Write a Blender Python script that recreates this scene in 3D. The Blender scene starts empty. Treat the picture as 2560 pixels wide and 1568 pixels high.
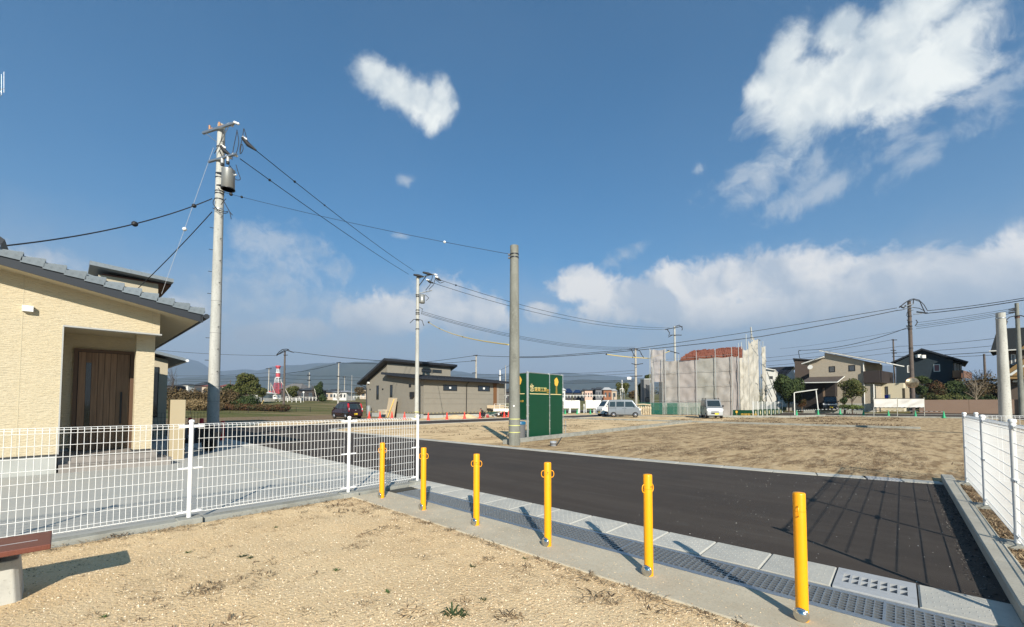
import bpy, math, random
import numpy as np
from mathutils import Vector, Matrix, noise as mnoise
random.seed(7)
rad = math.radians
SC = bpy.context.scene
COL = SC.collection

# ------------------------------------------------------------------ camera
F, CX, CY, PITCH, H = 1040.0, 1280.0, 968.0, rad(2.31), 1.45
cd = bpy.data.cameras.new('camera'); cam = bpy.data.objects.new('camera', cd); COL.objects.link(cam)
cam.location = (0, 0, H); cam.rotation_euler = (rad(90) + PITCH, 0, 0)
cd.sensor_width = 36; cd.lens = F / 2560 * 36; cd.shift_y = (CY - 784) / 2560
cd.clip_start = 0.05; cd.clip_end = 30000
SC.camera = cam
SC.render.resolution_x, SC.render.resolution_y = 1024, 627

# ------------------------------------------------------------------ directions of the place, measured on the photograph
def ray(px, py):
    a, b = (px - CX) / F, (CY - py) / F
    return Vector((a, math.cos(PITCH) - b * math.sin(PITCH), math.sin(PITCH) + b * math.cos(PITCH)))
def G(px, py, z=0.0):
    r = ray(px, py); k = (z - H) / r.z
    return Vector((r.x * k, r.y * k, z))
def AY(px, py, Y):
    r = ray(px, py); k = Y / r.y
    return Vector((r.x * k, Y, H + r.z * k))
UX, UY = -0.733, 0.680            # along the new street, away from the camera
VX, VY = 0.680, 0.733             # across it
ANG = math.atan2(VY, VX)
def ST(px, py, s=None, t=None):
    r = ray(px, py)
    k = s / (UX * r.x + UY * r.y) if s is not None else t / (VX * r.x + VY * r.y)
    X, Y = r.x * k, r.y * k
    return (UX * X + UY * Y, VX * X + VY * Y, H + r.z * k)
def R(t, s, z=0.0):
    return Vector((t * VX + s * UX, t * VY + s * UY, z))

# ------------------------------------------------------------------ sky, sun, exposure
SUN_AZ = math.atan2(0.15, -1.0)     # x, y of the direction to the sun
SUN_EL = rad(28)
to_sun = Vector((math.sin(SUN_AZ) * math.cos(SUN_EL), math.cos(SUN_AZ) * math.cos(SUN_EL), math.sin(SUN_EL)))
sd = bpy.data.lights.new('sun', 'SUN'); sd.energy = 4.2; sd.angle = rad(0.53); sd.color = (1.0, 0.93, 0.82)
so = bpy.data.objects.new('sun', sd); COL.objects.link(so)
so.rotation_euler = to_sun.to_track_quat('Z', 'Y').to_euler()
W = bpy.data.worlds.new('World'); SC.world = W; W.use_nodes = True
wn, wl = W.node_tree.nodes, W.node_tree.links
for n in list(wn): wn.remove(n)
def wnode(t, **k):
    n = wn.new(t)
    for a, b in k.items(): setattr(n, a, b)
    return n
def wset(n, i, v):
    if isinstance(v, bpy.types.NodeSocket): wl.new(v, n.inputs[i])
    elif v is not None: n.inputs[i].default_value = v
def wm(op, a, b=None, c=None, clamp=False):
    n = wnode('ShaderNodeMath', operation=op); n.use_clamp = clamp
    wset(n, 0, a); wset(n, 1, b); wset(n, 2, c)
    return n.outputs[0]
def wv(op, a, b=None):
    n = wnode('ShaderNodeVectorMath', operation=op); wset(n, 0, a); wset(n, 1, b)
    return n.outputs['Value'] if op in ('DOT_PRODUCT', 'LENGTH', 'DISTANCE') else n.outputs[0]
def wmix(f, a, b):
    n = wnode('ShaderNodeMix', data_type='RGBA'); wset(n, 0, f)
    n.inputs[6].default_value = (0, 0, 0, 1)
    for i, v in ((6, a), (7, b)):
        if isinstance(v, bpy.types.NodeSocket): wl.new(v, n.inputs[i])
        else: n.inputs[i].default_value = (*v, 1)
    return n.outputs[2]
def wss(x, lo, hi):
    n = wnode('ShaderNodeMapRange', interpolation_type='SMOOTHSTEP'); wset(n, 0, x)
    n.inputs[1].default_value = lo; n.inputs[2].default_value = hi
    return n.outputs[0]
sky = wnode('ShaderNodeTexSky', sky_type='NISHITA'); sky.sun_disc = False
sky.sun_elevation = SUN_EL; sky.sun_rotation = math.atan2(to_sun.x, to_sun.y)
sky.air_density = 1.0; sky.dust_density = 0.6; sky.ozone_density = 2.0
tc = wnode('ShaderNodeTexCoord')
D = wv('NORMALIZE', tc.outputs['Generated'])
sx = wnode('ShaderNodeSeparateXYZ'); wl.new(D, sx.inputs[0])
EL = sx.outputs[2]
def wnoise(vec, scale, detail=8, rough=0.55, lac=2.1):
    n = wnode('ShaderNodeTexNoise'); wl.new(vec, n.inputs['Vector'])
    n.inputs['Scale'].default_value = scale; n.inputs['Detail'].default_value = detail
    n.inputs['Roughness'].default_value = rough; n.inputs['Lacunarity'].default_value = lac
    return n.outputs['Fac']
# cloud fields: warped noise in the direction of view
warp = wnode('ShaderNodeTexNoise'); wl.new(D, warp.inputs['Vector']); warp.inputs['Scale'].default_value = 5.0; warp.inputs['Detail'].default_value = 4
wo = wv('SUBTRACT', warp.outputs['Color'], (0.5, 0.5, 0.5))
sc_ = wnode('ShaderNodeVectorMath', operation='SCALE'); wl.new(wo, sc_.inputs[0]); sc_.inputs['Scale'].default_value = 0.13
DW = wv('ADD', D, sc_.outputs[0])
n1 = wnoise(DW, 7.0, 12, 0.58)
n2 = wnoise(wv('ADD', DW, (3.1, 1.7, 0.4)), 16.0, 8, 0.62)
DUP = wv('ADD', DW, (0.012, -0.01, 0.03))
n1s = wnoise(DUP, 6.0, 5, 0.5); n1l = wnoise(DW, 6.0, 5, 0.5)
def blob(px, py, rx, ry, rot=0.0):
    """soft ellipse on the sky round the direction seen at px, py (half-axes in the photograph's pixels)"""
    c = ray(px, py); k = c.length
    c = c / k
    right = Vector((0, 0, 1)).cross(c).normalized() * -1; up = right.cross(c).normalized()
    if up.z < 0: up = -up
    a = rad(rot); e1 = right * math.cos(a) + up * math.sin(a); e2 = -right * math.sin(a) + up * math.cos(a)
    # foreshortening off the optical axis
    ex, ey = rx / F / k, ry / F / k
    d = wv('SUBTRACT', D, tuple(c))
    x = wm('MULTIPLY', wv('DOT_PRODUCT', d, tuple(e1)), 1 / ex); y = wm('MULTIPLY', wv('DOT_PRODUCT', d, tuple(e2)), 1 / ey)
    q = wm('ADD', wm('MULTIPLY', x, x), wm('MULTIPLY', y, y))
    return wm('SUBTRACT', 1.0, wm('SQRT', q), clamp=False)
def union(bl):
    o = bl[0]
    for b in bl[1:]:
        n = wnode('ShaderNodeMath', operation='SMOOTH_MAX'); wl.new(o, n.inputs[0]); wl.new(b, n.inputs[1]); n.inputs[2].default_value = 0.25
        o = n.outputs[0]
    return wm('MAXIMUM', o, -1.0)
puff = [blob(*b) for b in [
    (2160, 165, 270, 95, 30), (1940, 168, 110, 56, 50), (1905, 220, 60, 62, 0), (1985, 215, 90, 70, 20), (2095, 80, 62, 58, 0), (2275, 50, 150, 80, 10), (2385, 85, 90, 75, 20),
    (2350, 150, 130, 115, 60), (2215, 205, 200, 85, 12), (2040, 235, 110, 60, 20), (2290, 235, 120, 60, 10),
    (952, 192, 72, 52, -10), (990, 225, 76, 54, -30), (1040, 260, 78, 52, -30), (1086, 268, 58, 52, 0), (1104, 242, 40, 46, 0), (1055, 240, 46, 40, 0), (1075, 300, 38, 40, 0),
]]
wisp = [blob(*b) for b in [
    (1960, 265, 160, 60, 8), (2470, 230, 190, 55, 12),
    (2330, 245, 210, 60, 18), (2280, 290, 110, 70, 30), (2480, 215, 150, 35, 12), (2330, 365, 190, 60, 20), (2210, 395, 150, 50, 5), (2265, 315, 80, 100, 25),
    (1910, 430, 130, 50, 32), (1850, 450, 110, 42, 20), (2080, 465, 130, 44, 14), (2040, 410, 50, 80, -20), (2490, 160, 80, 40, 10), (1020, 452, 34, 18, 10),
    (660, 610, 130, 75, 5), (740, 650, 150, 80, -10), (640, 700, 180, 75, 15), (560, 760, 200, 70, 0), (800, 760, 260, 60, 0), (1000, 590, 30, 10, 0), (1560, 640, 90, 30, 25), (1750, 420, 20, 26, 0),
]]
bank = [blob(*b) for b in [
    (1450, 715, 110, 55, 0), (1560, 745, 120, 55, 0), (1700, 720, 110, 90, 0), (1790, 700, 150, 75, 8), (1920, 690, 170, 75, 6), (2050, 715, 170, 80, 0),
    (2200, 700, 170, 75, 10), (2310, 680, 110, 60, 0), (2440, 670, 120, 60, 20), (2540, 640, 120, 60, 20), (2640, 600, 160, 90, 10), (1640, 770, 260, 60, 0), (1980, 770, 420, 60, 0), (2400, 745, 350, 60, 5),
    (1000, 775, 150, 75, 5), (1100, 750, 110, 85, 0), (1170, 785, 120, 75, 0), (920, 800, 110, 60, 0), (1230, 800, 70, 45, 0), (1350, 775, 60, 35, 0),
    (480, 790, 110, 50, 0), (660, 830, 120, 40, 8), (760, 820, 90, 35, 0), (-200, 640, 400, 90, 5), (2950, 600, 400, 140, 5),
]]
P, Wp, B = union(puff), union(wisp), union(bank)
nz = wm('SUBTRACT', n1, 0.5); nz2 = wm('SUBTRACT', n2, 0.5)
nz3 = wm('SUBTRACT', wnoise(wv('ADD', DW, (7.7, 2.2, 5.4)), 42.0, 6, 0.6), 0.5)
nn = wm('ADD', wm('ADD', wm('MULTIPLY', nz, 1.4), wm('MULTIPLY', nz2, 0.85)), wm('MULTIPLY', nz3, 0.6))
dP = wm('MULTIPLY', wss(wm('ADD', P, nn), -0.08, 0.66), 0.93)
dW = wm('MULTIPLY', wss(wm('ADD', wm('MULTIPLY', Wp, 0.8), wm('MULTIPLY', nn, 2.0)), 0.0, 1.0), 0.62)
dB = wm('MULTIPLY', wss(wm('ADD', B, wm('MULTIPLY', nn, 1.15)), 0.03, 0.55), 0.95)
light = wm('ADD', 0.5, wm('MULTIPLY', wm('SUBTRACT', n1l, n1s), 5.5), clamp=True)
thick = wss(wm('ADD', P, wm('MULTIPLY', nz, 1.2)), 0.2, 1.1)
# haze and far overcast towards the horizon, all the way round
hz = wm('POWER', wm('SUBTRACT', 1.0, wm('MULTIPLY', wm('MAXIMUM', EL, 0.0), 1.5), clamp=True), 2.4)
CLEAR = wmix(wm('MULTIPLY', wnoise(DW, 2.0, 4, 0.5), 0.10), wv('MULTIPLY', sky.outputs[0], (0.03, 0.74, 1.08)), (4.0, 5.2, 6.4))
zen = wss(EL, 0.05, 0.75)
over = wm('MULTIPLY', wm('SUBTRACT', 1.0, wss(wm('ADD', EL, wm('MULTIPLY', nz, 0.16)), 0.04, 0.34)), 0.86)
base = wmix(over, wmix(wm('MULTIPLY', hz, 0.55), CLEAR, (4.0, 4.5, 5.1)), (4.55, 4.7, 5.0))
bankc = wmix(wm('MULTIPLY', wm('ADD', wm('MULTIPLY', light, 0.7), 0.35), wss(wm('ADD', EL, wm('MULTIPLY', nz, 0.12)), 0.13, 0.25)), wmix(0.5, base, (4.1, 4.5, 5.0)), (9.2, 8.9, 8.4))
puffc = wmix(light, (5.7, 6.4, 6.8), (9.6, 9.8, 9.3))
wispc = wmix(light, (4.6, 5.4, 6.2), (6.4, 6.8, 7.1))
c1 = wmix(dB, base, bankc)
c2 = wmix(dW, c1, wispc)
c3 = wmix(dP, c2, puffc)
bg = wnode('ShaderNodeBackground'); wl.new(c3, bg.inputs[0]); bg.inputs[1].default_value = 0.065
wout = wnode('ShaderNodeOutputWorld'); wl.new(bg.outputs[0], wout.inputs[0])
W.cycles.sampling_method = 'MANUAL'; W.cycles.sample_map_resolution = 1024
vs = SC.view_settings; vs.view_transform = 'Standard'; vs.look = 'None'; vs.gamma = 1; vs.use_curve_mapping = False; vs.exposure = 0.78
SC.cycles.volume_bounces = 0; SC.cycles.max_bounces = 6; SC.cycles.diffuse_bounces = 3; SC.cycles.glossy_bounces = 3
SC.cycles.transparent_max_bounces = 24; SC.cycles.use_denoising = True
SC.cycles.sample_clamp_indirect = 6

# ------------------------------------------------------------------ materials
MATS = {}
def pm(name, base, rough=0.75, metal=0.0, layers=(), bump=(), spec=0.4, alpha=None, trans=0.0, rnd=0.0, coat=0.0, world=False):
    """Principled material; layers = (scale, detail, lo, hi, colour, amount[, (sx,sy,sz)]); bump = (scale, strength, distance[, stretch])"""
    if name in MATS: return MATS[name]
    m = bpy.data.materials.new(name); m.use_nodes = True; MATS[name] = m
    nt = m.node_tree; N, L = nt.nodes, nt.links
    bs = N['Principled BSDF']; bs.inputs['Roughness'].default_value = rough; bs.inputs['Metallic'].default_value = metal
    bs.inputs['Specular IOR Level'].default_value = spec; bs.inputs['Coat Weight'].default_value = coat
    bs.inputs['Transmission Weight'].default_value = trans
    t = N.new('ShaderNodeTexCoord')
    src = t.outputs['Object']
    if world:
        gnode = N.new('ShaderNodeNewGeometry'); src = gnode.outputs['Position']
    def nz(scale, detail, stretch=None, rough_=0.6):
        n = N.new('ShaderNodeTexNoise'); n.inputs['Scale'].default_value = scale; n.inputs['Detail'].default_value = detail
        n.inputs['Roughness'].default_value = rough_
        if stretch:
            mp = N.new('ShaderNodeMapping'); mp.inputs['Scale'].default_value = stretch
            L.new(src, mp.inputs['Vector']); L.new(mp.outputs[0], n.inputs['Vector'])
        else: L.new(src, n.inputs['Vector'])
        return n.outputs['Fac']
    col = None
    c0 = (*base, 1)
    for l in layers:
        f = nz(l[0], l[1], l[6] if len(l) > 6 else None)
        mr = N.new('ShaderNodeMapRange'); mr.inputs[1].default_value = l[2]; mr.inputs[2].default_value = l[3]; mr.inputs[4].default_value = l[5]
        L.new(f, mr.inputs[0])
        mx = N.new('ShaderNodeMix'); mx.data_type = 'RGBA'; L.new(mr.outputs[0], mx.inputs[0])
        if col is None: mx.inputs[6].default_value = c0
        else: L.new(col, mx.inputs[6])
        mx.inputs[7].default_value = (*l[4], 1); col = mx.outputs[2]
    if rnd:
        oi = N.new('ShaderNodeObjectInfo'); mr = N.new('ShaderNodeMapRange'); mr.inputs[3].default_value = 1 - rnd; mr.inputs[4].default_value = 1 + rnd
        L.new(oi.outputs['Random'], mr.inputs[0])
        vm = N.new('ShaderNodeVectorMath'); vm.operation = 'SCALE'
        if col is None: vm.inputs[0].default_value = base
        else: L.new(col, vm.inputs[0])
        L.new(mr.outputs[0], vm.inputs['Scale']); col = vm.outputs[0]
    if col is None: bs.inputs['Base Color'].default_value = c0
    else: L.new(col, bs.inputs['Base Color'])
    prev = None
    for b in bump:
        f = nz(b[0], 4, b[3] if len(b) > 3 else None)
        bn = N.new('ShaderNodeBump'); bn.inputs['Strength'].default_value = b[1]; bn.inputs['Distance'].default_value = b[2]
        L.new(f, bn.inputs['Height'])
        if prev: L.new(prev, bn.inputs['Normal'])
        prev = bn.outputs[0]
    if prev: L.new(prev, bs.inputs['Normal'])
    if alpha is not None:
        bs.inputs['Alpha'].default_value = alpha
    return m

# ------------------------------------------------------------------ mesh builder
def frame(ox=0, oy=0, oz=0, ang=0.0):
    return Matrix.Translation((ox, oy, oz)) @ Matrix.Rotation(ang, 4, 'Z')
RF = frame(ang=ANG)                 # local x = across the street (t), local y = along it (s)
ID = Matrix.Identity(4)
class MB:
    def __init__(s, fr=ID): s.v = []; s.f = []; s.fr = fr; s.mi = []; s.cur = 0; s.sm = []
    def add(s, vs, fs, smooth=False):
        b = len(s.v); s.v += [tuple(s.fr @ Vector(p)) for p in vs]
        s.f += [tuple(i + b for i in f) for f in fs]; s.mi += [s.cur] * len(fs); s.sm += [smooth] * len(fs)
        return s
    def box(s, x0, x1, y0, y1, z0, z1):
        if x0 > x1: x0, x1 = x1, x0
        if y0 > y1: y0, y1 = y1, y0
        if z0 > z1: z0, z1 = z1, z0
        return s.add([(x0,y0,z0),(x1,y0,z0),(x1,y1,z0),(x0,y1,z0),(x0,y0,z1),(x1,y0,z1),(x1,y1,z1),(x0,y1,z1)],
                     [(0,3,2,1),(4,5,6,7),(0,1,5,4),(1,2,6,5),(2,3,7,6),(3,0,4,7)])
    def hexa(s, b4, t4):                 # four bottom points (counter-clockwise), four top points
        return s.add(list(b4) + list(t4), [(3,2,1,0),(4,5,6,7),(0,1,5,4),(1,2,6,5),(2,3,7,6),(3,0,4,7)])
    def prism(s, poly, a, b, axis='x'):  # poly in the two other axes, extruded from a to b
        n = len(poly)
        def P(p, k): return {'x': (k, p[0], p[1]), 'y': (p[0], k, p[1]), 'z': (p[0], p[1], k)}[axis]
        vs = [P(p, a) for p in poly] + [P(p, b) for p in poly]
        fs = [tuple(range(n)), tuple(range(2*n-1, n-1, -1))] + [(i+n, (i+1) % n+n, (i+1) % n, i) for i in range(n)]
        # orient: make the whole solid consistent with a volume test
        c = sum((Vector(v) for v in vs), Vector()) / (2*n)
        vol = 0
        for f in fs:
            a0 = Vector(vs[f[0]])
            for i in range(1, len(f)-1): vol += (a0 - c).dot((Vector(vs[f[i]]) - c).cross(Vector(vs[f[i+1]]) - c))
        if vol < 0: fs = [tuple(reversed(f)) for f in fs]
        return s.add(vs, fs)
    def ring(s, p, d, r, n, ph=0.0):
        d = Vector(d).normalized(); a = d.orthogonal().normalized() if abs(d.z) < 0.99 else Vector((1, 0, 0)); a = (a - d * a.dot(d)).normalized(); b = d.cross(a)
        return [Vector(p) + (a * math.cos(ph + 2*math.pi*i/n) + b * math.sin(ph + 2*math.pi*i/n)) * r for i in range(n)]
    def cyl(s, p, q, r0, r1=None, n=12, caps=True, smooth=True):
        r1 = r0 if r1 is None else r1; p, q = Vector(p), Vector(q); d = q - p
        A, B = s.ring(p, d, r0, n), s.ring(q, d, r1, n)
        s.add(A + B, [(i, (i+1) % n, (i+1) % n + n, i+n) for i in range(n)], smooth)
        if caps: s.add(A, [tuple(range(n-1, -1, -1))]); s.add(B, [tuple(range(n))])
        return s
    def tube(s, pts, r, n=6, caps=True):
        pts = [Vector(p) for p in pts]; rs = r if isinstance(r, (list, tuple)) else [r] * len(pts)
        vs = []; a = None
        for i, p in enumerate(pts):
            d = (pts[min(i+1, len(pts)-1)] - pts[max(i-1, 0)]).normalized()
            if a is None: a = d.orthogonal().normalized()
            a = (a - d * a.dot(d))
            a = a.normalized() if a.length > 1e-5 else d.orthogonal().normalized()
            b = d.cross(a)
            vs += [p + (a * math.cos(2*math.pi*k/n) + b * math.sin(2*math.pi*k/n)) * rs[i] for k in range(n)]
        fs = [(i*n+k, i*n+(k+1) % n, (i+1)*n+(k+1) % n, (i+1)*n+k) for i in range(len(pts)-1) for k in range(n)]
        s.add(vs, fs, True)
        if caps:
            s.add(vs[:n], [tuple(range(n-1, -1, -1))]); s.add(vs[-n:], [tuple(range(n))])
        return s
    def lathe(s, prof, c=(0,0,0), n=16, axis=(0,0,1), smooth=True):   # prof: (radius, height)
        c = Vector(c); ax = Vector(axis).normalized(); vs = []
        for r, h in prof: vs += s.ring(c + ax*h, ax, max(r, 1e-4), n)
        m = len(prof)
        s.add(vs, [(i*n+k, i*n+(k+1) % n, (i+1)*n+(k+1) % n, (i+1)*n+k) for i in range(m-1) for k in range(n)], smooth)
        s.add(vs[:n], [tuple(range(n-1, -1, -1))]); s.add(vs[-n:], [tuple(range(n))])
        return s
    def quad(s, a, b, c, d): return s.add([a, b, c, d], [(0,1,2,3)])
    def mesh(s, name, org=Vector((0,0,0)), mats=()):
        me = bpy.data.meshes.new(name)
        ox, oy, oz = org
        me.from_pydata([(x-ox, y-oy, z-oz) for x, y, z in s.v], [], s.f)
        for m in mats: me.materials.append(m)
        me.polygons.foreach_set('material_index', s.mi); me.polygons.foreach_set('use_smooth', s.sm)
        me.update(); return me
ORG = {}
def props(o, label=None, cat=None, group=None, kind=None):
    if label: o['label'] = label
    if cat: o['category'] = cat
    if group: o['group'] = group
    if kind: o['kind'] = kind
    return o
def thing(name, loc, label, cat, group=None, kind=None, rz=0.0):
    o = bpy.data.objects.new(name, None); COL.objects.link(o); o.location = loc; o.rotation_euler = (0, 0, rz)
    o.empty_display_size = 0.2
    ORG[o] = Vector(loc); return props(o, label, cat, group, kind)
def obj(name, mb, mat, parent=None, label=None, cat=None, group=None, kind=None, org=None, bev=0.0, local=False):
    """link a builder as one mesh object; with local=True its coordinates are already the parent's own"""
    mats = mat if isinstance(mat, (list, tuple)) else [mat]
    if parent is not None: o_ = Vector((0,0,0)) if local else ORG.get(parent, Vector((0,0,0)))
    else:
        o_ = Vector(org) if org is not None else Vector((0,0,0))
    me = mb.mesh(name, o_, mats) if isinstance(mb, MB) else mb
    o = bpy.data.objects.new(name, me); COL.objects.link(o)
    if parent is not None: o.parent = parent; ORG[o] = ORG.get(parent, Vector((0,0,0))) if not local else Vector((0,0,0))
    else: o.location = o_; ORG[o] = o_
    if bev:
        b = o.modifiers.new('bevel', 'BEVEL'); b.width = bev; b.segments = 2; b.limit_method = 'ANGLE'; b.angle_limit = rad(40)
    return props(o, label, cat, group, kind)
def copy_tree(o, parent=None):
    c = o.copy(); COL.objects.link(c)
    if parent is not None: c.parent = parent
    for ch in o.children: copy_tree(ch, c)
    return c
def place(proto, first, loc, rz, label, group=None):
    o = proto if first else copy_tree(proto)
    o.location = loc; o.rotation_euler = (0, 0, rz); o['label'] = label
    if group: o['group'] = group
    return o

# ------------------------------------------------------------------ colours
sand = pm('pale_sand', (0.67, 0.48, 0.262), 0.95, layers=[(0.9, 6, 0.42, 0.7, (0.75, 0.57, 0.335), 0.8), (60, 3, 0.52, 0.75, (0.30, 0.20, 0.11), 0.7), (110, 3, 0.56, 0.66, (0.80, 0.68, 0.50), 0.75), (2.3, 8, 0.60, 0.72, (0.30, 0.20, 0.105), 0.6), (7, 6, 0.64, 0.72, (0.24, 0.16, 0.085), 0.6)],
          bump=[(38, 0.75, 0.02), (150, 0.6, 0.006)], spec=0.15)
soil_grass = pm('soil_with_dry_grass', (0.50, 0.36, 0.20), 0.97, layers=[(1.7, 10, 0.45, 0.60, (0.19, 0.115, 0.055), 0.85, (.45, 2.2, 1)), (2.2, 8, 0.54, 0.62, (0.56, 0.42, 0.25), 0.8, (.6, 2.0, 1)), (4.5, 9, 0.52, 0.64, (0.50, 0.38, 0.23), 0.7), (9, 6, 0.54, 0.66, (0.16, 0.10, 0.045), 0.6), (35, 4, 0.55, 0.7, (0.52, 0.40, 0.25), 0.6)],
          bump=[(9, 0.6, 0.04), (60, 0.5, 0.012)], spec=0.12)
soil_sand = pm('sandy_lot', (0.66, 0.485, 0.275), 0.97, layers=[(0.55, 9, 0.52, 0.62, (0.30, 0.19, 0.095), 0.65, (1, 1.8, 1)), (5, 9, 0.56, 0.66, (0.22, 0.14, 0.065), 0.5), (40, 4, 0.55, 0.7, (0.68, 0.54, 0.35), 0.5)],
          bump=[(9, 0.5, 0.03), (60, 0.5, 0.01)], spec=0.12)
asphalt = pm('asphalt', (0.055, 0.044, 0.036), 0.9, layers=[(1, 7, 0.42, 0.62, (0.072, 0.059, 0.048), 0.8, (2.2, .22, 1)), (0.5, 7, 0.5, 0.66, (0.045, 0.038, 0.033), 0.7), (1, 5, 0.60, 0.72, (0.10, 0.088, 0.075), 0.4, (6, .5, 1)), (240, 2, 0.60, 0.72, (0.17, 0.16, 0.145), 0.6), (3.2, 8, 0.58, 0.75, (0.085, 0.076, 0.066), 0.5)],
             bump=[(230, 0.7, 0.006), (60, 0.25, 0.01)], spec=0.2)
concrete = pm('concrete', (0.40, 0.385, 0.34), 0.85, layers=[(1.3, 8, 0.42, 0.68, (0.33, 0.31, 0.265), 0.7), (60, 3, 0.5, 0.75, (0.29, 0.275, 0.24), 0.5), (9, 7, 0.56, 0.7, (0.46, 0.445, 0.40), 0.6)], bump=[(120, 0.3, 0.003), (14, 0.15, 0.006)], spec=0.25, rnd=0.05)
slab_conc = pm('sandy_concrete', (0.50, 0.445, 0.335), 0.9, layers=[(1.6, 8, 0.40, 0.66, (0.40, 0.345, 0.25), 0.8), (70, 3, 0.5, 0.75, (0.26, 0.22, 0.16), 0.55), (5, 8, 0.58, 0.70, (0.52, 0.47, 0.37), 0.7)], bump=[(120, 0.4, 0.003), (20, 0.2, 0.006)], spec=0.2)
old_conc = pm('weathered_concrete', (0.30, 0.30, 0.265), 0.9, layers=[(3, 8, 0.44, 0.66, (0.20, 0.195, 0.165), 0.8), (40, 4, 0.55, 0.7, (0.15, 0.145, 0.125), 0.6), (8, 6, 0.58, 0.7, (0.38, 0.375, 0.34), 0.6)], bump=[(90, 0.4, 0.004)], spec=0.2, rnd=0.07)
drive_conc = pm('driveway_concrete', (0.415, 0.405, 0.365), 0.85, layers=[(0.6, 8, 0.42, 0.66, (0.35, 0.355, 0.33), 0.8), (80, 3, 0.5, 0.75, (0.30, 0.30, 0.28), 0.4)], bump=[(120, 0.25, 0.002)], spec=0.25)
white = pm('white_paint', (0.78, 0.78, 0.76), 0.35, spec=0.5)
yellow = pm('yellow_paint', (0.86, 0.36, 0.004), 0.36, layers=[(6, 5, 0.5, 0.75, (0.76, 0.30, 0.004), 0.6), (30, 6, 0.66, 0.72, (0.45, 0.24, 0.06), 0.6), (1, 6, 0.64, 0.70, (0.55, 0.30, 0.08), 0.5, (90, 90, 9))], spec=0.5)
steel = pm('galvanised_steel', (0.42, 0.44, 0.45), 0.42, 0.85, layers=[(30, 4, 0.45, 0.7, (0.30, 0.32, 0.34), 0.7)], bump=[(60, 0.15, 0.002)])
chrome = pm('polished_steel', (0.62, 0.61, 0.58), 0.16, 1.0, layers=[(25, 5, 0.5, 0.7, (0.40, 0.37, 0.32), 0.5)])
darkmetal = pm('dark_metal', (0.028, 0.029, 0.032), 0.45, 0.4)
black = pm('black_rubber', (0.016, 0.016, 0.017), 0.6)
cable = pm('black_cable', (0.02, 0.021, 0.024), 0.55)

# ------------------------------------------------------------------ the ground
def prof(d, tab):
    if d <= tab[0][0]: return tab[0][1]
    for (a, b), (c, e) in zip(tab, tab[1:]):
        if d <= c:
            k = (d - a) / (c - a); return b + (e - b) * k
    return tab[-1][1]
RISE = [(0, 0), (7, .25), (20, .75), (40, 1.5), (80, 2.7), (150, 4.4), (250, 7.0), (450, 13.0), (850, 23.5), (2000, 52), (7000, 150)]
def terrain(x, y):
    s, t = x*UX + y*UY, x*VX + y*VY
    # the plain climbs away from the site towards the mountains
    return prof(max(s - 52, t - 62), RISE)
def base_at(px, Y):
    x = (px - CX) / F * Y
    return Vector((x, Y, terrain(x, Y)))
IN_T, IN_S = (-26.0, 60.6), (-8.0, 36.0)
m = MB(RF)
def axis_vals(lo, hi, core_lo, core_hi, step):
    v = []; x = core_lo
    while x > lo: v.append(x); x -= max(step, (core_lo - x) * 0.25 + step)
    v.append(lo); v = v[::-1][:-1]
    x = core_lo
    while x < core_hi - 1e-6: v.append(x); x += step
    x = core_hi
    while x < hi: v.append(x); x += max(step, (x - core_hi) * 0.18 + step)
    v.append(hi); return v
tv = axis_vals(-6500, 7500, -26.0, 61.0, 3.0) ; sv = axis_vals(-600, 7500, -8.0, 52.0, 3.0)
tv = sorted(set(round(a, 3) for a in tv + [IN_T[0]-.3, IN_T[1]+.3])); sv = sorted(set(round(a, 3) for a in sv + [IN_S[0]-.3, IN_S[1]+.3]))
vs = []
for s_ in sv:
    for t_ in tv:
        w = R(t_, s_); z = terrain(w.x, w.y) - 0.012
        if IN_T[0]-.1 < t_ < IN_T[1]+.1 and IN_S[0]-.1 < s_ < IN_S[1]+.1: z = -0.5
        vs.append((t_, s_, z))
n_ = len(tv)
m.add(vs, [(j*n_+i, j*n_+i+1, (j+1)*n_+i+1, (j+1)*n_+i) for j in range(len(sv)-1) for i in range(n_-1)], True)
field = pm('winter_field', (0.125, 0.115, 0.042), 0.97, layers=[(0.045, 5, 0.47, 0.55, (0.24, 0.18, 0.095), 0.85, (0.5, 1.6, 1)), (0.12, 6, 0.48, 0.56, (0.085, 0.10, 0.03), 0.8, (0.3, 1.6, 1)), (1.4, 8, 0.5, 0.7, (0.20, 0.16, 0.08), 0.6), (14, 4, 0.55, 0.7, (0.07, 0.07, 0.025), 0.6)], bump=[(3, 0.5, 0.1), (25, 0.5, 0.03)], spec=0.1)
obj('ground', m, field, kind='structure')

def sheet(name, poly, z, mat, step=None, rough=0.0, rs=1.0, label=None):
    m = MB()
    if step is None:
        n = len(poly); m.add([(a, b, z) for a, b in poly], [tuple(range(n))])
    else:
        (t0, s0), (t1, s1) = poly
        nt_, ns_ = max(1, int((t1-t0)/step)), max(1, int((s1-s0)/step)); vs = []
        for j in range(ns_+1):
            for i in range(nt_+1):
                t_, s_ = t0 + (t1-t0)*i/nt_, s0 + (s1-s0)*j/ns_
                e = min(i, nt_-i, j, ns_-j); k = min(1, e/3)
                h = (mnoise.fractal(Vector((t_*rs, s_*rs, 3.3)), 1.0, 2.0, 5) * rough + rough*0.4) * k
                vs.append((t_, s_, z + h))
        m.add(vs, [(j*(nt_+1)+i, j*(nt_+1)+i+1, (j+1)*(nt_+1)+i+1, (j+1)*(nt_+1)+i) for j in range(ns_) for i in range(nt_)], True)
    o = obj(name, m, mat, kind='structure', label=label); o.rotation_euler = (0, 0, ANG); return o
TE0 = 24.4; TE1 = 29.5
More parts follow.
